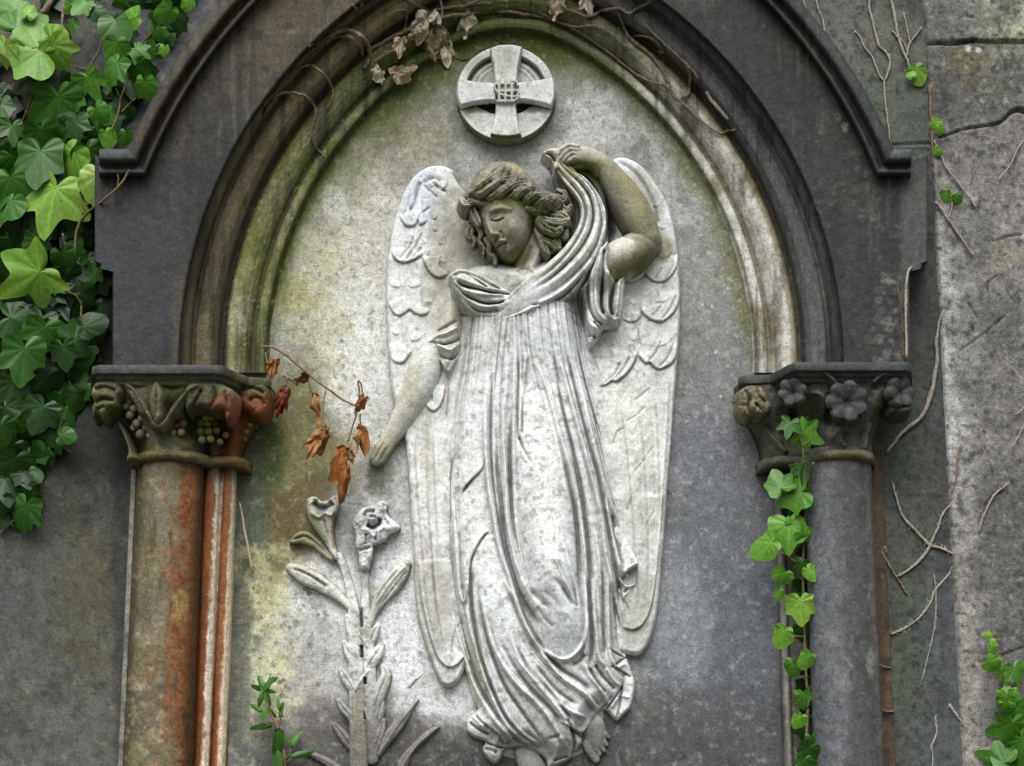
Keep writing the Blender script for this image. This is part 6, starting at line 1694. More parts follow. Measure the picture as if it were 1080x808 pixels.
# ---------------------------------------------------------------- round cross medallion
def medallion():
    root = thing('cross_medallion', P3(533.5, 98, 0), 'round stone medallion with a raised cross and interlaced letters above the angel', 'medallion')
    g = Grid(474, 38, 594, 168, 0.6, 20, H=-60)
    U, V = g.U, g.V
    d = np.hypot((U - 533.7) / 52.6, (V - 97.5) / 50.2) * 52
    disc = np.where(d < 52, 19.0 - 1.5 * sstep(50, 52, d), -30 - (d - 52) * 4)
    # sunk fields between the arms
    disc = np.where(d < 52, disc - 8.0 * sstep(43.5, 42.5, d) * sstep(97, 95.5, V), disc)
    disc = np.where(d < 52, disc + 2.2 * np.exp(-((d - 37) / 2.2) ** 2) * (V < 96) + 1.4 * np.exp(-((d - 32) / 1.6) ** 2) * (V < 96), disc)
    lowf = (V > 104) & (d < 52)
    n = (fbm(U, V, 9, 3) - 0.5) * 7
    disc = np.where(lowf, 18.5 - 13.5 * sstep(122 - 0.012 * (U - 533) ** 2 * 1.0, 117 - 0.012 * (U - 533) ** 2, V + n * 0.5), disc)
    g.up(disc)
    g.stroke([(484, 114.5), (500, 110.5), (514, 108.5), (523, 107.5)], 1.2, -3, taper=(0.02, 0.02)); g.stroke([(583, 114.5), (566, 110), (552, 107.5), (544, 106.5)], 1.2, -3, taper=(0.02, 0.02))
    g.rough(0.5, 6, 4)
    def tone(rgb):
        p = Paint(U, V, rgb); p.mottle((206, 206, 202), 16, .5, .78, .6, 3); p.mottle((142, 140, 132), 5, .58, .78, .5, 6); return p
    p = tone((184, 184, 178))
    p.blob(503, 113, 22, 6, (76, 72, 54), 0.7, 0.5, 8); p.blob(560, 113, 20, 6, (70, 70, 60), 0.7, 0.5, 8); p.blob(505, 72, 20, 14, (158, 155, 138), 0.6, 0.6, 14)  # dark blobs paint the shadow below the level cross arms
    p.mix((84, 88, 46), 0.9 * sstep(50.5, 52.5, d) * sstep(90, 110, V))
    finish(g, p, M_CARVE, 'disc', root, cav=0.85, hi=0.4, rgb_dark=(74, 72, 58))
    # the cross laid over it
    g = Grid(474, 38, 594, 168, 0.6, 24, H=-60)
    U, V = g.U, g.V
    def arm(pts, h):
        sd = g.sdf(pts, 4, smooth=False)
        g.up(np.where(sd > -2, h - 6 + np.minimum(dome(sd, 2.0, 6, 10), 6), -60))
    arm([(516.5, 52), (526, 48.5), (540, 47.8), (551, 50.2), (547, 70), (544.5, 90), (544, 98), (523, 98), (522.5, 88), (520.5, 70)], 29)
    arm([(485.5, 83.5), (500, 86.5), (522, 88.5), (523.5, 98), (523, 107), (510, 107.6), (498, 109.5), (486.0, 113), (482.8, 105), (481.8, 98), (482.8, 90)], 28)
    arm([(583.2, 82), (568, 85), (545, 88), (543.5, 98), (543.5, 106), (556, 107), (570, 109.5), (581.5, 113.2), (584.6, 105), (585.4, 97), (584.8, 90)], 28)
    arm([(523.6, 106), (543.4, 106), (545, 120), (547.5, 134), (550.5, 146), (542, 148.2), (533, 149), (524, 148), (516.3, 145.6), (519.6, 134), (522.5, 120)], 28)
    g.H = np.where(np.hypot((U - 533.7) / 51.4, (V - 96.3) / 48.6) > 1.0, -60, g.H)
    g.rough(0.5, 6, 4)
    p = tone((190, 190, 185)); p.mix((88, 90, 58), 0.9 * sstep(0.955, 0.99, np.hypot((U - 533.7) / 51.4, (V - 96.3) / 48.6)) * sstep(110, 130, V)); p.blob(534, 70, 12, 18, (166, 166, 150), 0.7, 0.6, 14); p.blob(536, 60, 6, 10, (140, 140, 132), 0.4, 0.8, 8)
    cr = finish(g, p, M_CARVE, 'cross', root, cav=0.5, hi=0.3, floor=21, rgb_dark=(110, 108, 98))
    # interlaced sacred monogram, letters I H S cut through one another
    g = Grid(516, 78, 552, 114, 0.4, 29, H=-60)
    m = np.zeros(g.X.shape)
    def bar(pts, w):
        d, t, s_ = segs(g.U, g.V, spl(pts, 5), False)
        np.maximum(m, sstep(w + 0.5, w - 0.4, d), out=m)
    for x in (526.5, 533.2, 539.8): bar([(x, 86), (x, 108)], 1.5)
    bar([(524.5, 97), (542, 97)], 1.4); bar([(524.5, 107.4), (541.5, 107.4)], 1.6); bar([(524.5, 89.6), (542, 89.6)], 1.1)
    bar([(546, 91), (545, 87.4), (540, 86.6)], 1.3); bar([(527, 91.6), (523, 89), (521.8, 93), (524, 97.4), (530, 101), (538, 102.6), (544, 102.6), (546.6, 99), (545, 96)], 1.3); bar([(546, 100), (546.4, 104), (543, 106.6)], 1.3)
    g.H = np.where(m > 0.02, 25 + 8.0 * m, -40)
    p = Paint(g.U, g.V, (196, 196, 190)); p.mottle((150, 148, 140), 4, .5, .75, .5)
    c = p.out()
    g.build('monogram', c, M_CARVE, root, floor=24)
medallion()

# ---------------------------------------------------------------- carved lily
LIL = thing('lily_relief', P3(378, 815, 0), 'carved stone lily with two open flowers growing left of the angel', 'flower carving')
def lily_tone(g, rgb=(176, 175, 168)):
    p = Paint(g.U, g.V, tuple(min(225, c + 18) for c in rgb))
    p.mottle((140, 138, 130), 14, .48, .76, .6, 3); p.mottle((204, 204, 200), 9, .56, .8, .5, 5); p.mottle((110, 108, 100), 5, .6, .78, .5, 9)
    p.mix((112, 110, 84), 0.8 * sstep(352, 318, g.U + (p.n(20, 4) - .5) * 30) * sstep(620, 560, g.V))
    p.mix((104, 101, 95), 0.95 * sstep(690, 780, g.V + (p.n(26, 6) - .5) * 60))
    return p
def leafy(name, box, polys=(), limbs=(), strokes=(), h=10, top=8, r=5, rgb=(176, 175, 168), rough=0.5, ext=None, dark=(66, 64, 54)):
    g = Grid(*box, 0.6, 8, H=-60)
    for pts in polys:
        sd = g.sdf(pts, 4); g.up(np.where(sd > -3, h + dome(sd, r, top, 7) - np.where(sd < 0, h * 1.0, 0), -60))
    for l in limbs: g.limb([(x, y, r_ * 1.16, hh_) for x, y, r_, hh_ in l], 0.9)
    g.H = np.where(g.H > 0, g.H * 0.68, g.H)
    m = (g.H > 2).astype(float)
    for pts, w, hh in [(a, b, c * 0.7) for a, b, c in strokes]: g.stroke(pts, w, hh, mask=m)
    g.rough(rough * 1.5, 5, 3); g.rough(rough * 1.2, 12, 6)
    p = lily_tone(g, rgb)
    if ext: ext(p)
    return finish(g, p, M_CARVE, name, LIL, cav=0.9, hi=0.5, rgb_dark=dark)

leafy('stem', (345, 575, 400, 825), limbs=[
    [(357, 586, 3.2, 9), (363, 600, 3.4, 8), (368, 618, 3.8, 8), (372, 638, 5, 7), (374, 665, 6.5, 6), (376, 700, 7.5, 6), (377, 740, 8, 6), (378, 780, 8.5, 6), (378, 825, 9, 5)],
    [(384.5, 598, 3.0, 9), (384.8, 620, 3.2, 8), (385, 640, 4, 8), (386, 662, 5, 7), (388, 690, 6.4, 6), (390, 730, 6.4, 6), (392, 765, 7, 5), (392, 800, 6, 3)]],
    strokes=[([(381, 640), (381.5, 662)], 1.5, -7), ([(381, 680), (381.5, 694)], 1.7, -8), ([(385, 714), (385, 722)], 1.6, -8), ([(385.5, 750), (385.5, 759)], 1.6, -8), ([(378, 668), (384, 676), (388, 684)], 1.3, 2.5), ([(374, 730), (382, 716), (390, 706)], 1.4, 2.5), ([(370, 700), (371, 760)], 1.4, -2)],
    ext=lambda p: p.blob(378, 770, 8, 40, (126, 123, 100), 0.5, 0.8, 14))
for box, l in (((352, 670, 382, 705), [(363, 678, 2.4, 9), (367, 686, 4.4, 8), (373, 697, 4.8, 7), (376, 703, 3, 6)]), ((350, 698, 382, 736), [(359.5, 706.5, 2.2, 10), (364, 714, 4.4, 9), (371, 724, 4.8, 7), (375, 731, 3, 6)]),
               ((346, 728, 382, 770), [(356.5, 738.5, 1.8, 9), (361, 746, 3.6, 8), (369, 755, 4.2, 7), (374, 764, 3, 6)]), ((380, 668, 412, 712), [(402, 680, 2.6, 9), (398, 688, 5.4, 10), (391, 698, 6, 9), (386, 708, 4, 7)]),
               ((384, 690, 414, 758), [(404, 703, 3, 6), (407, 712, 5, 8), (402, 726, 6.2, 9), (396, 742, 5.6, 8), (392, 756, 4, 6)]), ((380, 732, 402, 784), [(384, 740, 2.4, 8), (389, 752, 4, 9), (393, 768, 4, 8), (394, 780, 3, 5)])):
    leafy('leaf', box, limbs=[l], strokes=[([q[:2] for q in l], 0.9, -2.2)])
leafy('leaf', (392, 728, 452, 806), polys=[[(442, 737), (438, 744), (431, 758), (422, 772), (411, 785), (402, 797), (398, 797), (401, 780), (410, 766), (422, 753), (434, 742)]], strokes=[([(440, 739), (420, 764), (400, 795)], 1.2, 2.2)], h=3, top=7, r=4)
leafy('leaf', (412, 756, 480, 822), polys=[[(464, 766), (456, 775), (444, 786), (434, 797), (428, 812), (418, 818), (420, 802), (429, 790), (441, 778), (453, 768)]], strokes=[([(462, 767), (440, 786), (422, 812)], 1.2, 2.2)], h=2, top=6, r=5)
for q in ([(366, 650, 2.2, 9), (369, 662, 4.2, 8), (373, 676, 3.6, 6)], [(398, 660, 2.2, 9), (394, 668, 4.4, 9), (389, 680, 4, 7)], [(402, 736, 2.4, 8), (400, 750, 4.8, 8), (395, 766, 4.4, 6)], [(352, 764, 2.2, 7), (360, 774, 4.4, 7), (369, 786, 4.4, 5)], [(404, 760, 2.4, 7), (400, 776, 4.8, 7), (394, 792, 4, 5)]):
    leafy('leaf', (min(p[0] for p in q) - 10, q[0][1] - 8, max(p[0] for p in q) + 10, q[-1][1] + 10), limbs=[q], strokes=[([p[:2] for p in q], 0.9, -2.0)])
leafy('leaf', (300, 770, 376, 822), polys=[[(316, 792), (328, 792), (344, 798), (360, 808), (370, 818), (356, 816), (340, 806), (326, 798)]], strokes=[([(318, 793), (342, 801), (366, 816)], 1.1, 1.6)], h=2, top=5, r=4)
leafy('leaf', (425, 700, 452, 732), polys=[[(446, 710), (440, 716), (432, 725), (430, 722), (436, 715)]], h=0.5, top=2, r=3)
leafy('leaf', (300, 552, 360, 600), polys=[[(305, 572), (309, 565), (316, 560), (325, 560.5), (334, 568), (343, 577), (352, 588), (350, 592), (340, 586), (330, 578), (320, 573.5), (312, 573)]], strokes=[([(306, 571), (322, 566), (336, 575), (349, 588)], 1.5, -4), ([(312, 562), (311, 556)], 2, 2)], h=7, top=7, r=4, rgb=(120, 120, 96), dark=(40, 42, 22))
leafy('bud', (300, 590, 376, 645), limbs=[[(307, 599, 4.5, 12), (315, 603, 7, 13), (326, 609, 8, 12), (337, 615, 7, 11), (348, 622, 5.6, 10), (358, 630, 4, 9), (368, 639, 3.2, 8), (372, 644, 3, 7)]], strokes=[([(308, 600), (326, 607), (346, 620)], 1.4, -3.2), ([(312, 598), (330, 606), (348, 617)], 1.3, 1.8)], rgb=(172, 170, 158))
leafy('bud', (380, 582, 440, 664), limbs=[[(428, 595, 4.6, 10), (424, 602, 7, 10), (416, 612, 8.4, 10), (407, 623, 7.4, 10), (399, 635, 5.2, 9), (393, 647, 3.4, 8), (390, 657, 2.8, 7)]], strokes=[([(427, 598), (412, 615), (396, 638)], 1.5, 2.6), ([(421, 600), (405, 619), (394, 638)], 1.2, -2.4), ([(430, 602), (416, 620), (400, 640)], 1.1, -1.8)], rgb=(160, 158, 148))
def f1():
    poly = [(322.5, 532), (327, 525), (334, 524.5), (340, 529), (347, 527), (355, 522.5), (357.5, 532), (355, 542), (352, 552), (353, 570), (357, 589), (351, 588), (343, 574), (330, 556), (325, 546)]
    leafy('flower', (314, 515, 366, 596), polys=[poly], h=12, top=14, r=12, rgb=(166, 165, 156), dark=(60, 62, 54),
          strokes=[([(330, 530), (338, 536), (346, 535), (352, 530)], 3.6, -12), ([(327, 541), (333, 545), (338, 547), (344, 543), (350, 545), (354, 538)], 2.2, 5), ([(324, 530), (330, 526), (336, 528)], 1.6, 4), ([(347, 529), (354, 524)], 1.6, 4), ([(342, 548), (346, 562), (353, 582)], 1.5, -3)],
          ext=lambda p: (p.blob(340, 537, 8, 6, (88, 92, 96), 0.8, 0.5, 8), p.blob(337, 562, 12, 20, (124, 126, 98), 0.6, 0.6, 12), p.blob(353, 558, 3, 22, (104, 80, 48), 0.6, 0.6, 8), p.blob(329, 527, 6, 4, (200, 196, 178), 0.8, 0.6, 8), p.blob(354, 527, 4, 5, (206, 200, 178), 0.8, 0.6, 8)))
f1()
def f2():
    poly = [(371.5, 553), (375, 545), (382, 537), (392, 533.5), (403, 528.5), (409, 532), (408, 541), (412, 547), (422, 555), (420, 560), (411, 564), (407, 571), (400, 573.5), (392, 576), (386, 578), (378, 581), (374.5, 574), (375, 565)]
    leafy('flower', (364, 520, 428, 606), polys=[poly, [(377, 574), (392, 572), (393, 588), (391, 596), (389, 602), (381, 602), (379, 594), (378, 585)]], h=15, top=11, r=9, rgb=(172, 173, 174), rough=1.2, dark=(70, 70, 68),
          strokes=[([(384, 546), (388, 541), (396, 540)], 2.2, -7), ([(401, 547), (400, 553), (393, 557), (387, 554)], 2.6, -9), ([(380, 560), (388, 560), (394, 566), (400, 562), (408, 556)], 2.0, 3), ([(402, 540), (404, 534)], 2.5, 3), ([(376, 553), (383, 549)], 2.5, 2), ([(396, 572), (398, 562)], 1.4, -4), ([(386, 576), (387, 564)], 1.4, -4), ([(406, 548), (412, 556)], 1.5, -3), ([(378, 582), (392, 578)], 2, -6),
                   ([(391, 544), (397, 545)], 1.4, 5), ([(396, 548), (392, 552)], 1.4, 5), ([(389, 549), (394, 549)], 1.2, 4), ([(404, 536), (408, 534)], 2, -3)])
f2()
# ---------------------------------------------------------------- leaves
def leaf_geo(kind='ivy', seed=0, fold=0.25, curl=0.2, crumple=0.0, NA=64, NR=9):
    """a leaf of unit length with its stalk end at the origin, tip along +y, face along +z; veins are pale"""
    rg = np.random.default_rng(seed)
    a = np.linspace(-math.pi, math.pi, NA + 1)[:-1]
    if kind == 'ivy':
        kn = [(0, 1.0), (8, 0.80), (20, 0.60), (29, 0.53), (44, 0.66), (55, 0.86), (64, 0.66), (80, 0.46), (92, 0.44), (108, 0.52), (119, 0.62), (128, 0.50), (150, 0.34), (172, 0.12), (180, 0.05)]
        veins = [0, 55, -55, 119, -119]
    elif kind == 'broad':
        kn = [(0, 1.0), (10, 0.84), (24, 0.70), (34, 0.66), (50, 0.80), (64, 0.68), (80, 0.56), (100, 0.56), (114, 0.60), (126, 0.50), (150, 0.36), (172, 0.14), (180, 0.05)]
        veins = [0, 50, -50, 112, -112]
    elif kind == 'heart':
        kn = [(0, 1.0), (16, 0.86), (36, 0.72), (60, 0.60), (90, 0.50), (125, 0.42), (155, 0.26), (180, 0.05)]
        veins = [0, 38, -38, 85, -85]
    else:  # narrow
        kn = [(0, 1.0), (6, 0.92), (14, 0.62), (26, 0.36), (50, 0.19), (90, 0.10), (140, 0.05), (180, 0.03)]
        veins = [0]
    ka = np.array([k[0] for k in kn]); kr = np.array([k[1] for k in kn])
    jl = 1 + 0.10 * rg.standard_normal(len(kn)); jr = 1 + 0.10 * rg.standard_normal(len(kn)); jl[0] = jr[0] = 1
    ad = np.degrees(np.abs(a))
    rad = np.where(a >= 0, np.interp(ad, ka, kr * jl), np.interp(ad, ka, kr * jr))
    for _ in range(1):
        rad = 0.16 * np.roll(rad, 1) + 0.68 * rad + 0.16 * np.roll(rad, -1)
    k = np.linspace(0.02, 1, NR)
    A, Kk = np.meshgrid(a, k)
    Rr = rad[None] * Kk
    x = Rr * np.sin(A); y = Rr * np.cos(A)
    va = np.radians(np.array(veins) + rg.uniform(-4, 4, len(veins)))
    dv = np.min(np.abs(A[..., None] - va[None, None]), axis=-1)
    near = np.exp(-(dv * (Rr + 0.05) / 0.022) ** 2)
    z = -fold * np.abs(x) * 0.6 - curl * (Rr ** 2) * 0.55 + 0.035 * np.sin(dv * 5) * Kk
    z = z + 0.05 * np.sin(A * 3 + seed) * Kk ** 2 + rg.uniform(-0.12, 0.12) * x * y
    if crumple:
        z = z + crumple * 0.30 * (fbm(x * 100 + seed * 31, y * 100, 22, seed, 3) - 0.5) * 2
        x = x * (1 - 0.30 * crumple); 
    c = np.ones(A.shape + (3,)) * 0.92
    c = c + 0.55 * near[..., None] * np.array([1.0, 0.9, 0.9]) * (1 - 0.5 * Kk[..., None])
    c = c * (1 + 0.22 * (fbm(x * 100 + seed * 17, y * 100, 30, seed + 2, 3) - 0.5))[..., None]
    c = c * (1 + 0.10 * sstep(0.9, 1.0, Kk))[..., None]
    if kind in ('ivy', 'broad', 'heart'):
        sp = sstep(0.66, 0.76, fbm(x * 100 + seed * 11, y * 100, 9, seed + 5, 3)) * (0.4 if seed % 2 else 0.15)
        c = c * (1 - sp[..., None]) + c * np.array([1.9, 0.85, 0.8]) * sp[..., None]
        ed = sstep(0.93, 1.0, Kk) * sstep(0.5, 0.7, fbm(x * 100, y * 100 + seed * 9, 25, seed, 2)) * 0.35
        c = c * (1 - ed[..., None]) + c * np.array([1.8, 0.9, 0.7]) * ed[..., None]
    idx = np.arange(NR * NA).reshape(NR, NA); idx = np.hstack([idx, idx[:, :1]])
    q = np.stack([idx[:-1, :-1], idx[:-1, 1:], idx[1:, 1:], idx[1:, :-1]], -1).reshape(-1, 4)
    return np.stack([x, y, z], -1).reshape(-1, 3), q[:, ::-1], c.reshape(-1, 3)

def leaf_bank(name, kind, n, mat, **kw):
    out = []
    for i in range(n):
        v, q, c = leaf_geo(kind, i * 3 + 1, fold=kw.get('fold', 0.3) * (0.5 + 0.25 * (i % 4)), curl=kw.get('curl', 0.3) * (0.4 + 0.3 * ((i * 2) % 4)), crumple=kw.get('crumple', 0))
        me = raw_mesh(name, v, q, c); me.materials.append(mat); out.append(me)
    return out

IVY = leaf_bank('ivy_leaf', 'ivy', 7, M_LEAF); BROAD = leaf_bank('ivy_leaf', 'broad', 5, M_LEAF); HEART = leaf_bank('ivy_leaf', 'heart', 4, M_LEAF)
DRIED = leaf_bank('dry_leaf', 'broad', 5, M_DRYLEAF, fold=0.9, curl=0.5, crumple=1.0); DRIEDN = leaf_bank('dry_leaf', 'narrow', 5, M_DRYLEAF, fold=1.6, curl=0.5, crumple=0.8)
NARROW = leaf_bank('weed_leaf', 'narrow', 4, M_LEAF, fold=0.8, curl=0.5)

def put_leaf(name, me, parent, px, py, h, size, ang, tint, tilt=0.0, roll=0.0, sx=1.0, centre=True, k=0.64):
    """size: length in photo px; ang: direction of the tip, degrees clockwise from 'right' in the photo"""
    o = bpy.data.objects.new(name, me); COL.objects.link(o); o.parent = parent
    a = R(ang)
    tip = Vector((math.cos(a), 0, -math.sin(a)))           # along the wall
    nrm = Vector((0, -1, 0))
    side = tip.cross(nrm)
    M = Matrix((side, tip, nrm)).transposed()               # columns: x, y, z
    M = M @ Matrix.Rotation(tilt, 3, 'X') @ Matrix.Rotation(roll, 3, 'Y')
    L = size * S
    base = Vector(P3(px, py, h))
    if centre: base -= tip * L * 0.38
    off = root_of(parent)
    o.matrix_basis = Matrix.Translation(base - off) @ M.to_4x4() @ Matrix.Diagonal((L * sx, L, L, 1))
    o.color = tuple(lin(np.array(tint) / 255.0) * k) + (1,)
    return o

def tone(t):
    """0 deep shade green .. 1 pale yellow green"""
    st = [(0, (22, 46, 18)), (0.2, (36, 72, 26)), (0.4, (66, 124, 36)), (0.6, (106, 170, 50)), (0.8, (158, 204, 82)), (1.0, (196, 218, 120))]
    return tuple(float(np.interp(t, [s[0] for s in st], [s[1][i] for s in st])) for i in range(3))

# ---- the big ivy on the left wall
IV = thing('ivy_plant', P3(20, 560, HW), 'thick green climbing ivy hanging down the left wall beside the arch', 'ivy')
RG = random.Random(5)
A_ = [  # x, y, size, tip direction, tone, kind
 (24, 50, 66, 205, .62, 'b'), (62, 58, 44, 60, .74, 'b'), (66, 42, 42, 20, .62, 'b'), (24, 70, 46, 100, .45, 'i'), (3, 58, 36, 110, .72, 'b'), (50, 86, 52, 30, .12, 'i'), (62, 122, 72, 75, .36, 'i'), (30, 22, 52, 310, .5, 'b'),
 (124, 33, 46, 90, .36, 'h'), (120, 54, 36, 100, .42, 'b'), (134, 16, 34, 200, .55, 'b'), (171, 13, 32, 160, .5, 'b'), (118, 76, 38, 110, .46, 'b'), (148, 77, 34, 60, .36, 'b'), (153, 94, 31, 70, .52, 'h'), (97, 91, 40, 50, .55, 'i'),
 (107, 119, 27, 40, .5, 'h'), (131, 146, 20, 100, .42, 'h'), (113, 147, 26, 90, .55, 'h'), (84, 8, 28, 120, .52, 'b'), (72, 8, 18, 140, .5, 'h'), (77, 27, 18, 80, .36, 'h'), (31, 10, 22, 270, .6, 'b'), (105, 14, 26, 30, .3, 'b'),
 (150, 55, 26, 40, .4, 'i'), (173, 53, 14, 100, .62, 'h'), (197, 5, 18, 120, .5, 'h'), (14, 142, 34, 80, .3, 'i'), (4, 118, 30, 60, .26, 'b'), (44, 148, 40, 90, .32, 'b'), (80, 140, 40, 80, .22, 'i'),
 (41, 176, 58, 95, .32, 'b'), (72, 173, 50, 115, .66, 'b'), (95, 170, 46, 70, .3, 'b'), (101, 198, 46, 95, .84, 'b'), (120, 178, 26, 190, .78, 'b'), (135, 173, 18, 300, .84, 'h'), (53, 220, 76, 112, .72, 'i'),
 (16, 176, 42, 60, .3, 'i'), (14, 200, 50, 90, .35, 'b'), (4, 222, 44, 120, .36, 'b'), (19, 247, 58, 30, .12, 'i'), (38, 262, 30, 80, .2, 'b'), (22, 298, 74, 140, .62, 'i'), (68, 275, 32, 80, .22, 'b'), (90, 243, 40, 70, .2, 'b'),
 (70, 299, 34, 100, .16, 'b'), (25, 337, 46, 20, .32, 'i'), (41, 345, 34, 100, .3, 'b'), (60, 346, 28, 60, .26, 'b'), (99, 342, 34, 340, .36, 'h'), (24, 384, 54, 85, .52, 'i'), (42, 358, 44, 120, .42, 'i'), (89, 352, 42, 320, .32, 'i'), (67, 376, 36, 80, .28, 'i'),
 (18, 413, 40, 70, .25, 'b'), (47, 407, 40, 100, .2, 'b'), (13, 438, 38, 60, .25, 'b'), (40, 441, 42, 100, .26, 'i'), (25, 458, 42, 70, .36, 'i'), (2, 458, 34, 80, .42, 'b'), (58, 464, 44, 100, .32, 'i'), (71, 460, 22, 20, .4, 'h'),
 (9, 494, 40, 110, .4, 'i'), (28, 506, 27, 60, .2, 'b'), (8, 518, 40, 70, .34, 'b'), (30, 521, 24, 80, .26, 'b'), (24, 546, 42, 100, .46, 'i'), (1, 535, 28, 100, .3, 'b'), (92, 208, 30, 120, .26, 'b'), (10, 8, 40, 200, .5, 'b')]
for (x, y, s, an, t, kd) in A_:
    bank = {'i': IVY if y < 330 or RG.random() < 0.25 else BROAD, 'b': BROAD if RG.random() < 0.75 else HEART, 'h': HEART}[kd]
    if y > 330: t *= 0.8
    fade = sstep(420, 560, y) * 0.5
    h = HW + 16 + 34 * (t ** 0.7) * (1 - float(fade)) + RG.uniform(-6, 8)
    put_leaf('leaf', RG.choice(bank), IV, x, y, h, s * 0.78, an + RG.uniform(-14, 14), tone(max(0, t * 1.04 + (.03 if y < 330 else -.02) + RG.uniform(-.06, .06))), R(RG.uniform(-42, 8)), R(RG.uniform(-28, 28)), RG.uniform(0.92, 1.1))
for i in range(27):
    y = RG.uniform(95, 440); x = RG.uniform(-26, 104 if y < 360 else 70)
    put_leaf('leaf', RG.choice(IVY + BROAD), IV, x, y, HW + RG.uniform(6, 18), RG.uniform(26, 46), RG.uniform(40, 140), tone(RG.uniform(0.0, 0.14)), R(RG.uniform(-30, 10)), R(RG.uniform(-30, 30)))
def undergrowth():
    Vv, Fq, Cc = [], [], []; base = 0; off = np.array(root_of(IV))
    bank = [leaf_geo(kd, sd, 0.3, 0.3, 0, 28, 4) for kd, sd in (('ivy', 1), ('broad', 4), ('ivy', 7), ('heart', 2), ('broad', 8))]
    rg = random.Random(9)
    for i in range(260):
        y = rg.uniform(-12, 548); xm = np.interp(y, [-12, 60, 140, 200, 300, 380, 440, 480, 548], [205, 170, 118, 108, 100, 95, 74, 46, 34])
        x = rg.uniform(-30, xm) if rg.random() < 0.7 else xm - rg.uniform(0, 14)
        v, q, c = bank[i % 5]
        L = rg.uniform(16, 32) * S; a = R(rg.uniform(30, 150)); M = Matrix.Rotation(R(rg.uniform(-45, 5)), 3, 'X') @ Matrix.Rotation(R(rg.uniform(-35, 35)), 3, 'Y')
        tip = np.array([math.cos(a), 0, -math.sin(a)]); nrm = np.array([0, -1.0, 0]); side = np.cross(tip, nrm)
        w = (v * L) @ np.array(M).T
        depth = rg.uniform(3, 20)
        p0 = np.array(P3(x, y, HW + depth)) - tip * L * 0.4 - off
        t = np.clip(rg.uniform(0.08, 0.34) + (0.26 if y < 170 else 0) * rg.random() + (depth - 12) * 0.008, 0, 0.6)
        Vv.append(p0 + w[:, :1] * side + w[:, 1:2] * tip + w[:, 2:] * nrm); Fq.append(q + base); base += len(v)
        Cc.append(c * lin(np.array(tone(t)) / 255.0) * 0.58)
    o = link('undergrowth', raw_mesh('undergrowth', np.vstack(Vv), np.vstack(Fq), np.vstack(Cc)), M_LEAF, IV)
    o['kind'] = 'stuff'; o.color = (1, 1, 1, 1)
undergrowth()
tubes('stem', [([(116, 141, 40), (124, 122, 42), (128, 102, 40), (134, 84, 38), (136, 62, 36)], [1.5, 1.2, 1.0]), ([(126, 102, 40), (122, 90, 40), (120, 80, 38)], [0.9, 0.7]), ([(128, 118, 42), (136, 110, 40), (143, 104, 42)], [0.9, 0.7])], M_STEM, IV)
tubes('stem', [([(79, 290, 34), (79, 262, 44), (82, 240, 50), (90, 227, 58), (108, 212, 92), (125, 197, 100), (137, 179, 104)], [1.6, 1.5, 1.3]), ([(88, 226, 58), (84, 212, 56), (80, 197, 54)], [1.0, 0.9]), ([(124, 196, 100), (125, 190, 102), (124, 184, 104)], [0.8])], M_STEM, IV)
tubes('stem', [([(76, 278, 40), (70, 262, 46), (66, 246, 52)], [1.1, 0.9]), ([(86, 322, 30), (80, 312, 36), (66, 306, 40), (52, 305, 44)], [1.2, 0.9]), ([(84, 360, 26), (86, 322, 30), (80, 290, 34)], [1.4, 1.2])], M_STEM, IV)
tubes('stem', [([(45, 14, 30), (52, 4, 32), (60, -8, 30)], [4.0, 3.6]), ([(65, 36, 30), (66, 20, 30), (68, 0, 30)], [1.8, 1.5]), ([(98, 8, 28), (101, 0, 28), (104, -8, 28)], [1.3])], M_VINE, IV)
tubes('stem', [([(90, 80, 34), (96, 68, 36), (104, 55, 38), (107, 42, 36)], [1.4, 1.1]), ([(78, 70, 34), (86, 72, 35), (92, 74, 35)], [1.0]), ([(160, 60, 32), (168, 56, 34), (172, 53, 34)], [0.9]), ([(140, 66, 30), (150, 46, 32), (164, 28, 30), (166, 16, 30)], [1.3, 1.0])], M_STEM, IV)
tubes('stem', [([(0, 436, 28), (30, 426, 27), (60, 420, 26), (96, 422, 26)], [0.9, 0.7]), ([(0, 562, 26), (8, 554, 27), (16, 548, 28)], [1.4, 1.0]), ([(10, 520, 26), (8, 480, 26), (14, 440, 27), (20, 400, 28)], [1.6, 1.4])], M_VINE, IV)
tubes('stem', [([(12, 110, 28), (20, 130, 30), (30, 112, 32), (34, 100, 34)], [0.9]), ([(14, 88, 30), (13, 104, 30), (10, 124, 28)], [1.0])], M_STEM, IV)

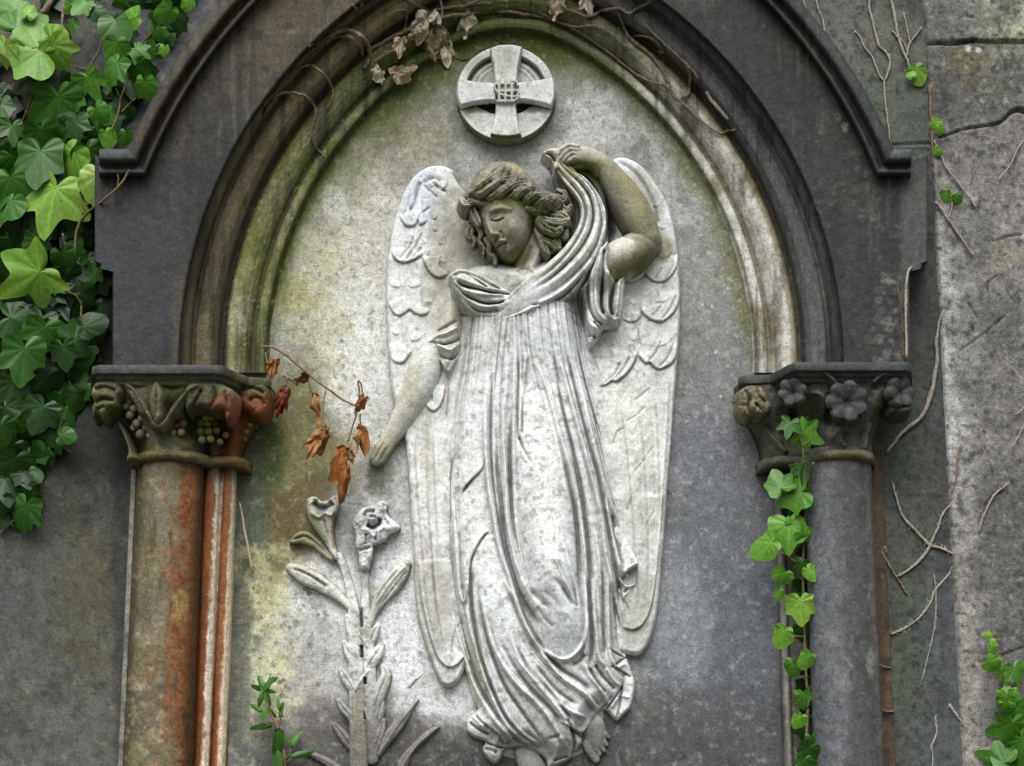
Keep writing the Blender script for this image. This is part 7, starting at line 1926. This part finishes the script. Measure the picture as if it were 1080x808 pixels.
# ---- ivy climbing the right column
IR = thing('ivy_vine', P3(850, 815, 20), 'thin young ivy with bright leaves climbing beside the right column', 'ivy')
B_ = [(832, 453, 26, 105, .36, 'i'), (858, 460, 38, 20, .56, 'i'), (846, 446, 16, 120, .26, 'b'), (820, 505, 34, 250, .52, 'b'), (832, 524, 42, 160, .56, 'b'), (847, 497, 28, 80, .4, 'b'), (856, 520, 19, 60, .46, 'h'), (851, 508, 26, 110, .5, 'h'), (846, 528, 26, 70, .5, 'b'),
      (805, 578, 37, 155, .62, 'h'), (832, 566, 46, 90, .62, 'b'), (853, 567, 27, 40, .56, 'i'), (832, 549, 11, 270, .5, 'h'), (823, 611, 24, 130, .56, 'b'), (844, 600, 22, 100, .3, 'b'), (856, 605, 21, 60, .64, 'h'), (822, 628, 15, 100, .6, 'h'),
      (845, 645, 36, 95, .74, 'b'), (825, 673, 28, 115, .66, 'h'), (847, 667, 26, 90, .22, 'b'), (836, 707, 24, 100, .56, 'h'), (850, 697, 23, 130, .56, 'h'), (850, 726, 22, 90, .2, 'b'), (849, 740, 26, 80, .56, 'i'), (842, 761, 20, 120, .6, 'h'), (851, 753, 18, 90, .2, 'b'),
      (849, 773, 30, 100, .24, 'b'), (857, 783, 20, 80, .34, 'h'), (853, 796, 24, 100, .3, 'b'), (847, 807, 20, 110, .38, 'b'), (846, 622, 22, 90, .2, 'b'), (849, 633, 18, 80, .24, 'b'), (850, 546, 24, 90, .2, 'b'), (842, 545, 18, 100, .26, 'b'), (848, 585, 20, 90, .24, 'b'), (852, 710, 16, 90, .2, 'b'), (852, 815, 24, 100, .3, 'b')]
for (x, y, s, an, t, kd) in B_:
    bank = {'i': IVY, 'b': BROAD, 'h': HEART}[kd]
    h = (88 if y < 480 else 46) + 14 * t + RG.uniform(-3, 5) - (16 if t < 0.3 else 0)
    put_leaf('leaf', RG.choice(bank), IR, x, y, h, s * 0.74, an + RG.uniform(-8, 8), tone(t), R(RG.uniform(-38, 5)), R(RG.uniform(-22, 22)))
tubes('stem', [([(852, 830, 34), (850, 790, 36), (852, 740, 36), (849, 690, 37), (848, 640, 38), (847, 600, 38), (849, 560, 40), (851, 530, 46), (854, 505, 58), (858, 488, 80)], [1.6, 1.4, 1.2]), ([(850, 530, 46), (845, 505, 62), (847, 488, 84), (846, 468, 90), (840, 455, 92)], [1.2, 1.0, 0.8])], M_STEM, IR)
tubes('stem', [([(848, 598, 42), (836, 590, 48), (824, 582, 50), (814, 578, 52)], [0.7]), ([(848, 672, 42), (838, 671, 46), (830, 672, 50)], [0.7]), ([(848, 632, 42), (836, 628, 46), (826, 628, 50)], [0.7]), ([(846, 470, 92), (852, 466, 94), (858, 462, 96)], [0.7])], M_STEM, IR)

# ---- ivy at the lower right corner
IC = thing('ivy_vine', P3(1080, 815, 26), 'short ivy shoot climbing the rough wall at the lower right corner', 'ivy')
for (x, y, s, an, t, kd) in [(1043, 671, 11, 60, .74, 'i'), (1048, 676, 9, 330, .66, 'h'), (1050, 684, 14, 20, .7, 'i'), (1050, 701, 21, 20, .58, 'b'), (1061, 712, 19, 60, .66, 'i'), (1072, 713, 25, 80, .46, 'b'), (1059, 730, 20, 200, .66, 'i'), (1060, 743, 21, 110, .54, 'b'), (1070, 734, 16, 20, .5, 'h'),
                             (1078, 755, 26, 60, .46, 'b'), (1067, 777, 42, 95, .5, 'i'), (1046, 800, 40, 200, .45, 'i'), (1062, 796, 30, 280, .42, 'b'), (1084, 790, 34, 60, .44, 'i'), (1074, 812, 34, 110, .42, 'i')]:
    bank = {'i': IVY, 'b': BROAD, 'h': HEART}[kd]
    put_leaf('leaf', RG.choice(bank), IC, x, y, 36 + RG.uniform(0, 8), s * 0.8, an, tone(t), R(RG.uniform(-35, 0)), R(RG.uniform(-20, 20)))
tubes('stem', [([(1090, 815, 30), (1078, 785, 31), (1071, 755, 31), (1063, 728, 31), (1056, 703, 31), (1048, 684, 31), (1043, 670, 32)], [2.4, 1.8, 1.2, 0.9])], M_RED, IC)

# ---- stray shoots on the right wall
def sprig(px, py, size, an, t, label, stem):
    r = thing('ivy_sprig', P3(px, py, 26), label, 'ivy shoot')
    for k, (dx, dy, s, da) in enumerate(size):
        put_leaf('leaf', HEART[k % 4], r, px + dx, py + dy, 30 + k, s, an + da, tone(t - 0.08 * k), R(-18), R(10 * (-1) ** k))
    tubes('stem', [(stem, [0.8, 0.6])], M_STEM, r)
sprig(969, 79, [(0, 0, 20, 0), (-8, -2, 10, 180)], 70, .7, 'small bright ivy sprig at the foot of the forked twig, top right', [(960, 76, 25), (964, 74, 27), (968, 74, 29)])
sprig(989, 131, [(0, 0, 13, 0), (3, 6, 10, 60)], 30, .74, 'yellowish ivy sprig beside the upright joint at the crack', [(983, 138, 24), (985, 133, 26), (988, 129, 29)])
sprig(988, 159, [(0, 0, 8, 0), (3, 3, 6, 60)], 60, .7, 'tiny yellow sprig just below the cracked joint', [(985, 152, 24), (986, 156, 26), (988, 158, 29)])
sprig(1000, 206, [(-2, 0, 11, 0), (9, 4, 11, 40)], 80, .55, 'pair of round green leaves on the right wall', [(1003, 222, 26), (1003, 214, 28), (1002, 206, 30)])

# ---------------------------------------------------------------- bare vine over the arch
VN = thing('dry_vine', P3(450, 20, 40), 'bare brown vine with a few withered leaves trailing over the top of the arch', 'vine')
def av(pts, lift=3.5):
    return [(x, y, float(arch_h(x, y)) + lift + (l[0] if l else 0)) for x, y, *l in pts]
def vine(lst, mat=M_VINE): tubes('stem', [(av(p), r) for p, r in lst], mat, VN, nseg=8, wob=0.5, n=5)
vine([([(404, -8), (396, 0), (384, 6), (372, 12), (358, 26), (345, 40), (331, 52), (319, 62), (307, 77), (297, 91), (287, 101), (277, 112)], [2.4, 2.8, 2.6, 1.8]), ([(277, 110), (288, 100), (300, 85), (307, 76), (313, 70), (328, 58), (343, 46)], [1.6, 2.2, 2.0]), ([(325, 49), (334, 46), (346, 40)], 1.4), ([(278, 124), (281, 114), (289, 104)], [1.0, 1.6])], M_VINE_DARK)
vine([([(343, 46), (352, 36, 4), (362, 32, 8), (373, 33, 12), (382, 39, 14), (388, 47, 10), (390, 58, 4), (388, 66), (383, 72)], [2.2, 2.4, 2.2]), ([(346, 42), (358, 38, 4), (370, 40, 8), (379, 48, 6), (383, 58, 2)], [1.8, 2.0, 1.8]), ([(372, 5), (378, 10), (382, 2)], 1.6)])
vine([([(316, 71), (324, 69, 4), (332, 71, 8), (340, 77, 10), (346, 84, 8), (350, 93, 4), (351, 101), (345, 115)], [1.4, 1.7, 1.4, 1.0])])
vine([([(289, 102), (296, 99, 3), (305, 98, 6), (316, 99, 9), (324, 103, 9), (330, 110, 6), (333.5, 119, 2), (331, 128), (328, 137), (329, 149), (335, 158), (343, 166)], [1.4, 1.7, 1.5, 0.9])])
vine([([(391, 52, 3), (402, 46), (415, 39), (426, 34), (437, 29), (450, 24), (464, 19), (480, 16), (496, 14.5), (515, 12), (533, 12), (548, 14), (568, 17), (584, 21), (600, 27), (613, 35), (626, 44), (646, 58), (665, 74), (683, 85), (702, 90), (707, 95), (709, 100), (718, 108), (728, 116), (737, 125), (748, 134), (759, 141), (767, 138), (775, 137)], [2.2, 2.0, 1.8, 1.6, 1.6, 1.2])])
vine([([(548, 8), (563, 10), (574, 15), (586, 21), (599, 27), (612, 29), (621, 27), (630, 28), (640, 33), (649, 39), (658, 47), (667, 54)], [1.4, 1.6, 1.0]), ([(588, 6), (598, 10), (609, 14), (617, 17), (626, 16), (633, 12), (640, 10), (653, 9), (660, 13), (665, 14), (674, 8), (684, 3), (690, -4)], [1.4, 1.8, 1.6, 2.0])])
vine([([(653, 13), (655, 20), (658, 28), (662, 37), (667, 43), (676, 50), (686, 58), (694, 67), (700, 76), (704, 85), (707, 93)], [1.8, 1.6, 1.2]), ([(669, 38), (678, 38), (690, 42), (700, 55), (694, 54)], 1.1), ([(723, 66), (727, 74), (728, 81), (727, 92), (726, 99), (722, 102), (718, 104)], [1.6, 1.8, 1.6]), ([(679, 25), (690, 36), (702, 48), (714, 58), (725, 69), (731, 75), (737, 83)], [1.0, 1.3, 1.0])])
vine([([(745, 97), (750, 105), (757, 113), (762, 119), (768, 126)], [1.6, 2.2, 1.4])], M_TWIG)
vine([([(425, -4), (436, 4), (450, 11), (455, 16), (459, 22)], [2.0, 1.6]), ([(410, 18), (416, 12), (421, 11), (427, 11), (429, 17), (428, 25), (426, 33)], [1.2, 1.5, 1.3]), ([(394, 66), (402, 60), (415, 52), (424, 48)], [1.5, 1.2]), ([(460, 30), (466, 16), (464, -2)], 1.4), ([(494, 4), (520, 3), (545, 5), (560, 0)], [1.6, 1.3]), ([(505, 0), (490, 6), (472, 8), (456, 12)], [1.8, 1.5])])
vine([([(472, 64), (480, 62), (487, 64), (494, 62)], 0.9), ([(499, 41), (510, 39), (523, 41), (532, 46), (544, 45)], [0.9, 1.1, 0.8]), ([(500, 36), (512, 38), (524, 37)], 0.9)], M_VINE_DARK)
for k, (x, y, s, an) in enumerate([(446, 31, 30, 110), (469, 36, 31, 60), (470, 56, 27, 80), (454, 52, 26, 70), (488, 24, 30, 85), (422, 51, 18, 95), (400, 77, 22, 60), (429, 71, 27, 330), (460, 12, 17, 270), (585, 8, 24, 100), (622, 4, 24, 80), (437, 35, 18, 150)]):
    put_leaf('withered_leaf', DRIED[k % 5], VN, x, y, float(arch_h(x, y)) + 9 + (k % 3) * 3, s, an, [(200, 192, 178), (184, 172, 154), (212, 206, 192), (166, 150, 128)][k % 4], R(-20), R((k % 5 - 2) * 14), k=1.0)

# ---------------------------------------------------------------- withered sprig by the left capital
DB = thing('dry_sprig', P3(297, 400, 30), 'withered sprig of curled orange brown leaves hanging over the slab by the left capital', 'dry sprig')
tubes('stem', [([(276, 366, 34), (286, 366, 34), (298, 372, 33), (308, 380, 32), (317, 388, 31), (334, 402, 30), (352, 415, 29), (368, 425, 28), (376, 428, 28)], [1.4, 1.2, 1.0])], M_RUSTTWIG, DB)
tubes('stem', [([(376, 428, 28), (375, 440, 28), (371, 452, 28), (367, 466, 28)], 0.9), ([(380, 436, 28), (380, 446, 28), (381, 452, 28)], 0.8), ([(344, 412, 29), (342, 420, 28), (341, 434, 28), (341, 452, 28)], [0.7, 0.5]), ([(321, 392, 31), (326, 404, 30), (328, 414, 30)], 0.8), ([(383, 416, 29), (381, 405, 31), (378, 402, 31), (378, 408, 30), (380, 420, 29)], [0.8, 1.2])], M_RUSTTWIG, DB)
tubes('stem', [([(298, 396, 36), (308, 400, 35), (318, 398, 36), (324, 402, 34)], [1.8, 2.4, 1.4]), ([(300, 408, 34), (304, 398, 36), (314, 406, 34)], [2.0, 1.6]), ([(280, 372, 36), (282, 384, 38)], 0.8)], M_VINE, DB)
for k, (x, y, s, an, c, bank, sx) in enumerate([(288, 391, 26, 100, (190, 120, 66), DRIED, 0.9), (297, 426, 36, 105, (140, 70, 46), DRIED, 0.78), (274, 427, 28, 80, (150, 104, 66), DRIED, 0.9), (315, 399, 20, 140, (112, 72, 46), DRIED, 1.0), (332, 428, 40, 82, (186, 122, 68), DRIEDN, 1.7),
                                                (333, 472, 36, 118, (196, 134, 76), DRIED, 0.95), (341, 462, 38, 96, (176, 112, 60), DRIEDN, 1.9), (379, 427, 24, 120, (150, 92, 50), DRIED, 0.9), (381, 462, 38, 84, (184, 114, 58), DRIEDN, 2.4), (376, 462, 34, 100, (206, 142, 84), DRIEDN, 1.4),
                                                (359, 486, 46, 108, (178, 104, 48), DRIEDN, 2.4), (364, 505, 46, 92, (166, 98, 46), DRIEDN, 1.7), (370, 482, 20, 70, (172, 136, 84), DRIED, 0.9), (352, 484, 26, 130, (150, 84, 40), DRIED, 0.8)]):
    put_leaf('withered_leaf', bank[k % 5], DB, x, y, 33 + (k % 4) * 3, s * (0.86 if bank is DRIEDN else 0.74), an, (c[0] * 0.97, c[1] * 1.06, c[2] * 1.2), R(-12 + (k % 3) * 8), R((k % 5 - 2) * 16), sx * (0.62 if bank is DRIEDN else 0.9))

# ---------------------------------------------------------------- weed growing at the foot of the slab
WD = thing('weed_plant', P3(299, 815, 4), 'small green weed with narrow leaves at the lower left of the slab', 'weed')
tubes('stem', [([(300, 830, 8), (300, 800, 10), (297, 778, 12), (292, 766, 13), (287, 756, 14), (282, 742, 14), (279, 726, 15)], [1.7, 1.4, 0.9]), ([(294, 768, 13), (296, 756, 14), (294, 746, 14)], 0.7)], M_RED, WD)
tubes('stem', [([(279, 728, 15), (283, 718, 16), (286, 710, 16)], 0.6), ([(302, 800, 10), (307, 792, 12), (310, 780, 13)], 0.7), ([(300, 806, 9), (308, 800, 10), (318, 796, 12)], 0.7)], M_STEM, WD)
for k, (x, y, s, an, t, sx) in enumerate([(273, 726, 18, 195, .42, 1.7), (275, 720, 16, 240, .46, 1.7), (283, 722, 17, 300, .42, 1.8), (287, 718, 15, 330, .46, 1.7), (279, 730, 20, 260, .48, 1.6), (276, 736, 16, 100, .46, 1.6), (283, 738, 15, 80, .42, 1.6), (271, 747, 17, 210, .42, 1.6), (280, 752, 16, 120, .46, 1.6),
                                          (286, 752, 14, 60, .48, 1.5), (296, 750, 18, 280, .36, 1.6), (293, 742, 14, 260, .5, 1.5), (277, 766, 27, 170, .36, 1.1), (292, 784, 40, 95, .34, 1.5), (292, 802, 32, 92, .36, 1.6), (310, 779, 20, 290, .5, 1.5), (305, 782, 14, 240, .46, 1.4), (316, 796, 26, 345, .36, 1.2), (284, 729, 14, 10, .5, 1.5)]):
    put_leaf('leaf', NARROW[k % 4], WD, x, y, 15 + (k % 3) * 2, s * 0.92, an, tone(t), R(-14 + (k % 3) * 9), R((k % 5 - 2) * 12), sx * 0.66)

# ---------------------------------------------------------------- twigs and root scars
def twig(name, lst, mat, label, cat, wob=0.6, group=None):
    x, y, h = lst[0][0][-1]
    r = tag(tubes(name, lst, mat, None, 6, wob, 4), label, cat, group)
    return r
def wl_(pts, h=HW + 2): return [(x, y, h) for x, y in pts]
def rootlets(pts, n, ln, seed):
    """little clinging rootlets along a twig"""
    rg = np.random.default_rng(seed); q = spl([p[:2] for p in pts], 6); out = []
    for _ in range(int(n * 1.5)):
        i = rg.integers(len(q)); x, y = q[i]; a = rg.choice([-1, 1]) * rg.uniform(0.6, 1.5) + (math.pi if rg.random() < .3 else 0)
        L = rg.uniform(0.5, 1.25) * ln
        out.append(([(x, y, pts[0][2]), (x + L * math.cos(a) * 0.6, y + L * math.sin(a) * 0.5 + 0.4, pts[0][2] - 0.6), (x + L * math.cos(a), y + L * math.sin(a), pts[0][2] - 1.4)], [0.45, 0.25]))
    return out
T1 = wl_([(917, -6), (917, 8), (921, 25), (924, 38), (928, 49), (934, 55), (938, 62), (938, 72), (935, 80), (932.5, 87), (933, 98), (934, 112), (936, 124), (938, 139), (938.7, 153)])
twig('bare_twig', [(T1, [1.3, 1.5, 1.1, 0.8]), (wl_([(901, 33), (906, 37), (912, 49), (920, 60), (923, 69), (927, 78), (932, 86)]), [0.9, 1.2])] + rootlets(T1, 26, 4, 1), M_TWIG, 'forked pale bare twig rooted on the stone above the right hood stop', 'twig')
T2 = wl_([(939, -6), (942, 10), (945.6, 27), (949, 45), (955, 59), (959, 70), (961, 76)])
twig('bare_twig', [(T2, [1.8, 1.6, 1.2]), (wl_([(972, 29), (966, 37), (960.4, 45), (957.5, 52), (957, 59)]), [1.0, 1.3]), (wl_([(953, 13), (956, 27), (958.7, 41), (960, 46)]), 0.8), (wl_([(940, 33), (944, 36), (946, 40)]), 1.0), (wl_([(949, 40), (954, 46), (957, 56)]), 0.7)] + rootlets(T2, 10, 3, 2), M_TWIG, 'three-branched bare twig ending at a small green leaf, top right', 'twig')
twig('bare_twig', [(wl_([(846, -5), (849, 6), (851, 13), (850, 18)]), 1.0), (wl_([(860, -5), (863, 10), (868, 22), (870, 38)]), 1.0)], M_TWIG, 'two short bare twigs at the top edge just outside the arch hood', 'twig')
twig('bare_twig', [(wl_([(980, 90), (981, 103), (981.5, 116), (982, 132), (982.7, 148), (983.5, 160), (984, 174)], HW + 4), [1.2, 1.0, 0.8]), (wl_([(984, 88), (982, 94), (981, 99)], HW + 5), [1.6, 1.0])], M_RUSTTWIG, 'straight brown twig down the upright joint of the right wall', 'twig')
twig('bare_twig', [(wl_([(985, 148), (989, 156), (993, 163), (996, 173), (1001, 181), (1007, 188), (1016, 200), (1024, 210), (1030, 219)], HW + 8), [0.9, 1.1, 0.9])], M_TWIG, 'thin bare twig slanting down from the crack on the right wall', 'twig')
twig('bare_twig', [(wl_([(986, 213), (992, 219), (997, 227), (1002, 234), (1010, 246), (1018, 258), (1027, 270)], HW + 8), [1.5, 1.3, 0.9]), (wl_([(1001, 230), (1003, 222), (1004, 214)], HW + 8), 0.7)], M_TWIG, 'dark-tipped bare twig slanting below the pair of round leaves', 'twig')
twig('bare_twig', [(wl_([(1079, 148), (1073, 158), (1067, 171), (1060, 181), (1053, 190)], HW + 9), [1.0, 0.8])], M_TWIG, 'short pale twig alone at the right edge below the crack', 'twig')
T7 = wl_([(999, 300), (998, 318), (991.5, 337), (989, 350), (987, 363), (988, 380), (985, 397), (982, 415), (974, 436), (962, 448), (950, 458), (942, 468), (935, 477)], HW + 4)
twig('bare_twig', [(T7, [0.8, 1.6, 2.2, 2.0, 1.4]), ([(x + 1.5, y - 1, h) for x, y, h in T7[5:11]], [1.0, 1.4, 0.8])] + rootlets(T7, 20, 4, 3), M_TWIG, 'long curved rough twig sweeping down to the right capital', 'twig')
twig('bare_twig', [([(968, 276, 70), (963, 280, 84), (958, 286, 91), (956, 300, 92), (955.5, 320, 92), (955.6, 350, 92), (956, 378, 92)], [1.0, 1.5, 1.4]), ([(968, 276, 70), (964, 278, 80)], [2.0, 1.2])], M_TWIG, 'upright twig wedged beside the slot at the right foot of the arch', 'twig')
T9 = wl_([(942, 510), (944, 520), (949, 537), (955, 548), (963, 557), (972, 567), (981, 575), (994, 579), (1007, 585)])
T10 = wl_([(1011, 522), (1003, 532), (995, 541), (989, 556), (983, 571), (977, 582), (969, 592), (958, 601), (946, 608)])
twig('bare_twig', [(T9, [0.8, 1.4, 1.5, 1.0]), (T10, [0.8, 1.4, 1.6, 1.0])] + rootlets(T9, 24, 5, 4) + rootlets(T10, 14, 4, 5), M_TWIG, 'two crossing bare twigs on the dark strip right of the column', 'twig')
T11 = wl_([(1006, 596), (1000, 607), (987, 622), (981, 636), (973, 648), (960, 659), (950, 665), (940, 669)], HW + 0.8)
T12 = wl_([(985, 606), (987, 622), (987, 642), (986, 660), (983, 675), (977, 698), (971, 722)], HW + 0.8)
twig('root_scar', [(T11, [0.7, 1.3, 1.0, 1.1]), (T12, [0.6, 0.9, 0.6])] + rootlets(T11, 34, 6, 6) + rootlets(T12, 16, 4, 7), M_ROOT, 'pale branching root scar below the crossing twigs', 'root scar', 0.9)
T13 = wl_([(986.5, 756), (987, 764), (988.5, 772), (985, 781), (982.4, 789), (984, 800), (983, 812)], HW + 0.8)
twig('root_scar', [(T13, [0.8, 1.2, 0.7])] + rootlets(T13, 12, 4, 8), M_ROOT, 'short wavy pale root scar at the foot of the dark strip', 'root scar', 0.9)
T16 = wl_([(1001, 743), (1006, 751), (1010, 756), (1014, 761)], HW + 0.8)
twig('root_scar', [(T16, [1.6, 1.4])] + rootlets(T16, 14, 4, 9), M_ROOT, 'tiny furry pale root scar on the blue grey edge of the strip', 'root scar', 0.9)
twig('bare_twig', [(wl_([(930, 581), (934, 590), (941, 602), (949, 614), (957, 627)]), [1.0, 1.1, 0.8]), (wl_([(930, 581), (933, 577), (935, 583)]), 1.0)], M_VINE, 'dark hooked twig low on the dark strip beside the column', 'twig')
twig('bare_twig', [([(925, 696, 28), (930, 702, 28), (941, 705, HW + 2)], 0.9), ([(927, 742, 28), (933, 750, 28), (943, 750, HW + 2)], 1.0), ([(928, 750, 28), (928, 790, 28), (929, 815, 28)], [0.8, 1.0])], M_RUSTTWIG, 'rusty twig in the gap behind the right shaft', 'twig')
T17 = wl_([(1064, 510), (1054, 517), (1046, 526), (1038, 542), (1032, 562)], HW + 7.5)
twig('root_scar', [(T17, [0.8, 1.2, 0.8])] + rootlets(T17, 12, 4, 10), M_ROOT, 'faint pale root scar arching on the rough wall, mid right', 'root scar', 0.9)
T18 = wl_([(1082, 428), (1076, 434), (1070, 438)], HW + 9); T19 = wl_([(1079, 450), (1074, 460), (1067, 473)], HW + 9)
twig('bare_twig', [(T18, 1.0), (T19, 0.9)], M_TWIG, 'two short pale twigs at the right edge, mid height', 'twig')
twig('bare_twig', [(wl_([(1014, 468), (1010, 484), (1009, 500), (1004, 520)], HW + 8), [0.9, 0.7])], M_RUSTTWIG, 'fine brown twig along the edge of the rough wall', 'twig')
twig('dry_straw', [([(252.5, 530, 12), (256, 548, 11), (260, 570, 10), (266.5, 604, 8)], [0.8, 1.3, 1.5, 1.2])], M_STRAW, 'pale dry straw leaning in the corner by the left colonnette', 'straw', 0.2)
twig('dead_root', [([(248, 622, 8), (252, 600, 10), (254, 592, 9), (262, 588, 6)], 0.7)], M_VINE, 'thin dark root curling out behind the left colonnette, just under the straw', 'root')
twig('dead_root', [([(247, 658, 10), (254, 658, 8), (262, 657, 6)], [0.8, 0.5])], M_VINE, 'very short level dark root at the left colonnette, lower of the two', 'root')
# ---------------------------------------------------------------- light, sky, camera
w = bpy.data.worlds.new('World'); scene.world = w; w.use_nodes = True
nt = w.node_tree; nt.nodes.clear()
sky = nt.nodes.new('ShaderNodeTexSky'); sky.sky_type = 'NISHITA'; sky.sun_disc = False
SUN_EL, SUN_AZ = R(52), R(188)      # high, from in front and a little to the left
sky.sun_elevation = SUN_EL; sky.sun_rotation = SUN_AZ; sky.air_density = 1.0; sky.dust_density = 4.0; sky.ozone_density = 1.0
hs = nt.nodes.new('ShaderNodeHueSaturation'); hs.inputs['Saturation'].default_value = 0.45
bg = nt.nodes.new('ShaderNodeBackground'); bg.inputs[1].default_value = 0.15
wo = nt.nodes.new('ShaderNodeOutputWorld')
nt.links.new(sky.outputs[0], hs.inputs['Color']); nt.links.new(hs.outputs[0], bg.inputs[0]); nt.links.new(bg.outputs[0], wo.inputs[0])

sd = bpy.data.lights.new('sun', 'SUN'); sd.energy = 3.7; sd.angle = R(50); sd.color = (1.0, 0.99, 0.975)
so = bpy.data.objects.new('sun', sd); COL.objects.link(so)
dv = Vector((math.sin(SUN_AZ) * math.cos(SUN_EL), math.cos(SUN_AZ) * math.cos(SUN_EL), math.sin(SUN_EL)))
so.rotation_euler = dv.to_track_quat('Z', 'Y').to_euler(); so.location = (-2, -6, 8)

cd = bpy.data.cameras.new('camera'); cd.sensor_width = 36.0; cd.lens = F / 1080 * 36.0; cd.sensor_fit = 'HORIZONTAL'
cd.clip_start = 0.05; cd.clip_end = 500
co = bpy.data.objects.new('camera', cd); COL.objects.link(co)
co.location = CAM; co.rotation_euler = (R(90) + TH, 0, 0)
scene.camera = co
scene.view_settings.view_transform = 'Standard'; scene.view_settings.look = 'None'
scene.view_settings.exposure = 0; scene.view_settings.gamma = 1
scene.render.engine = 'CYCLES'
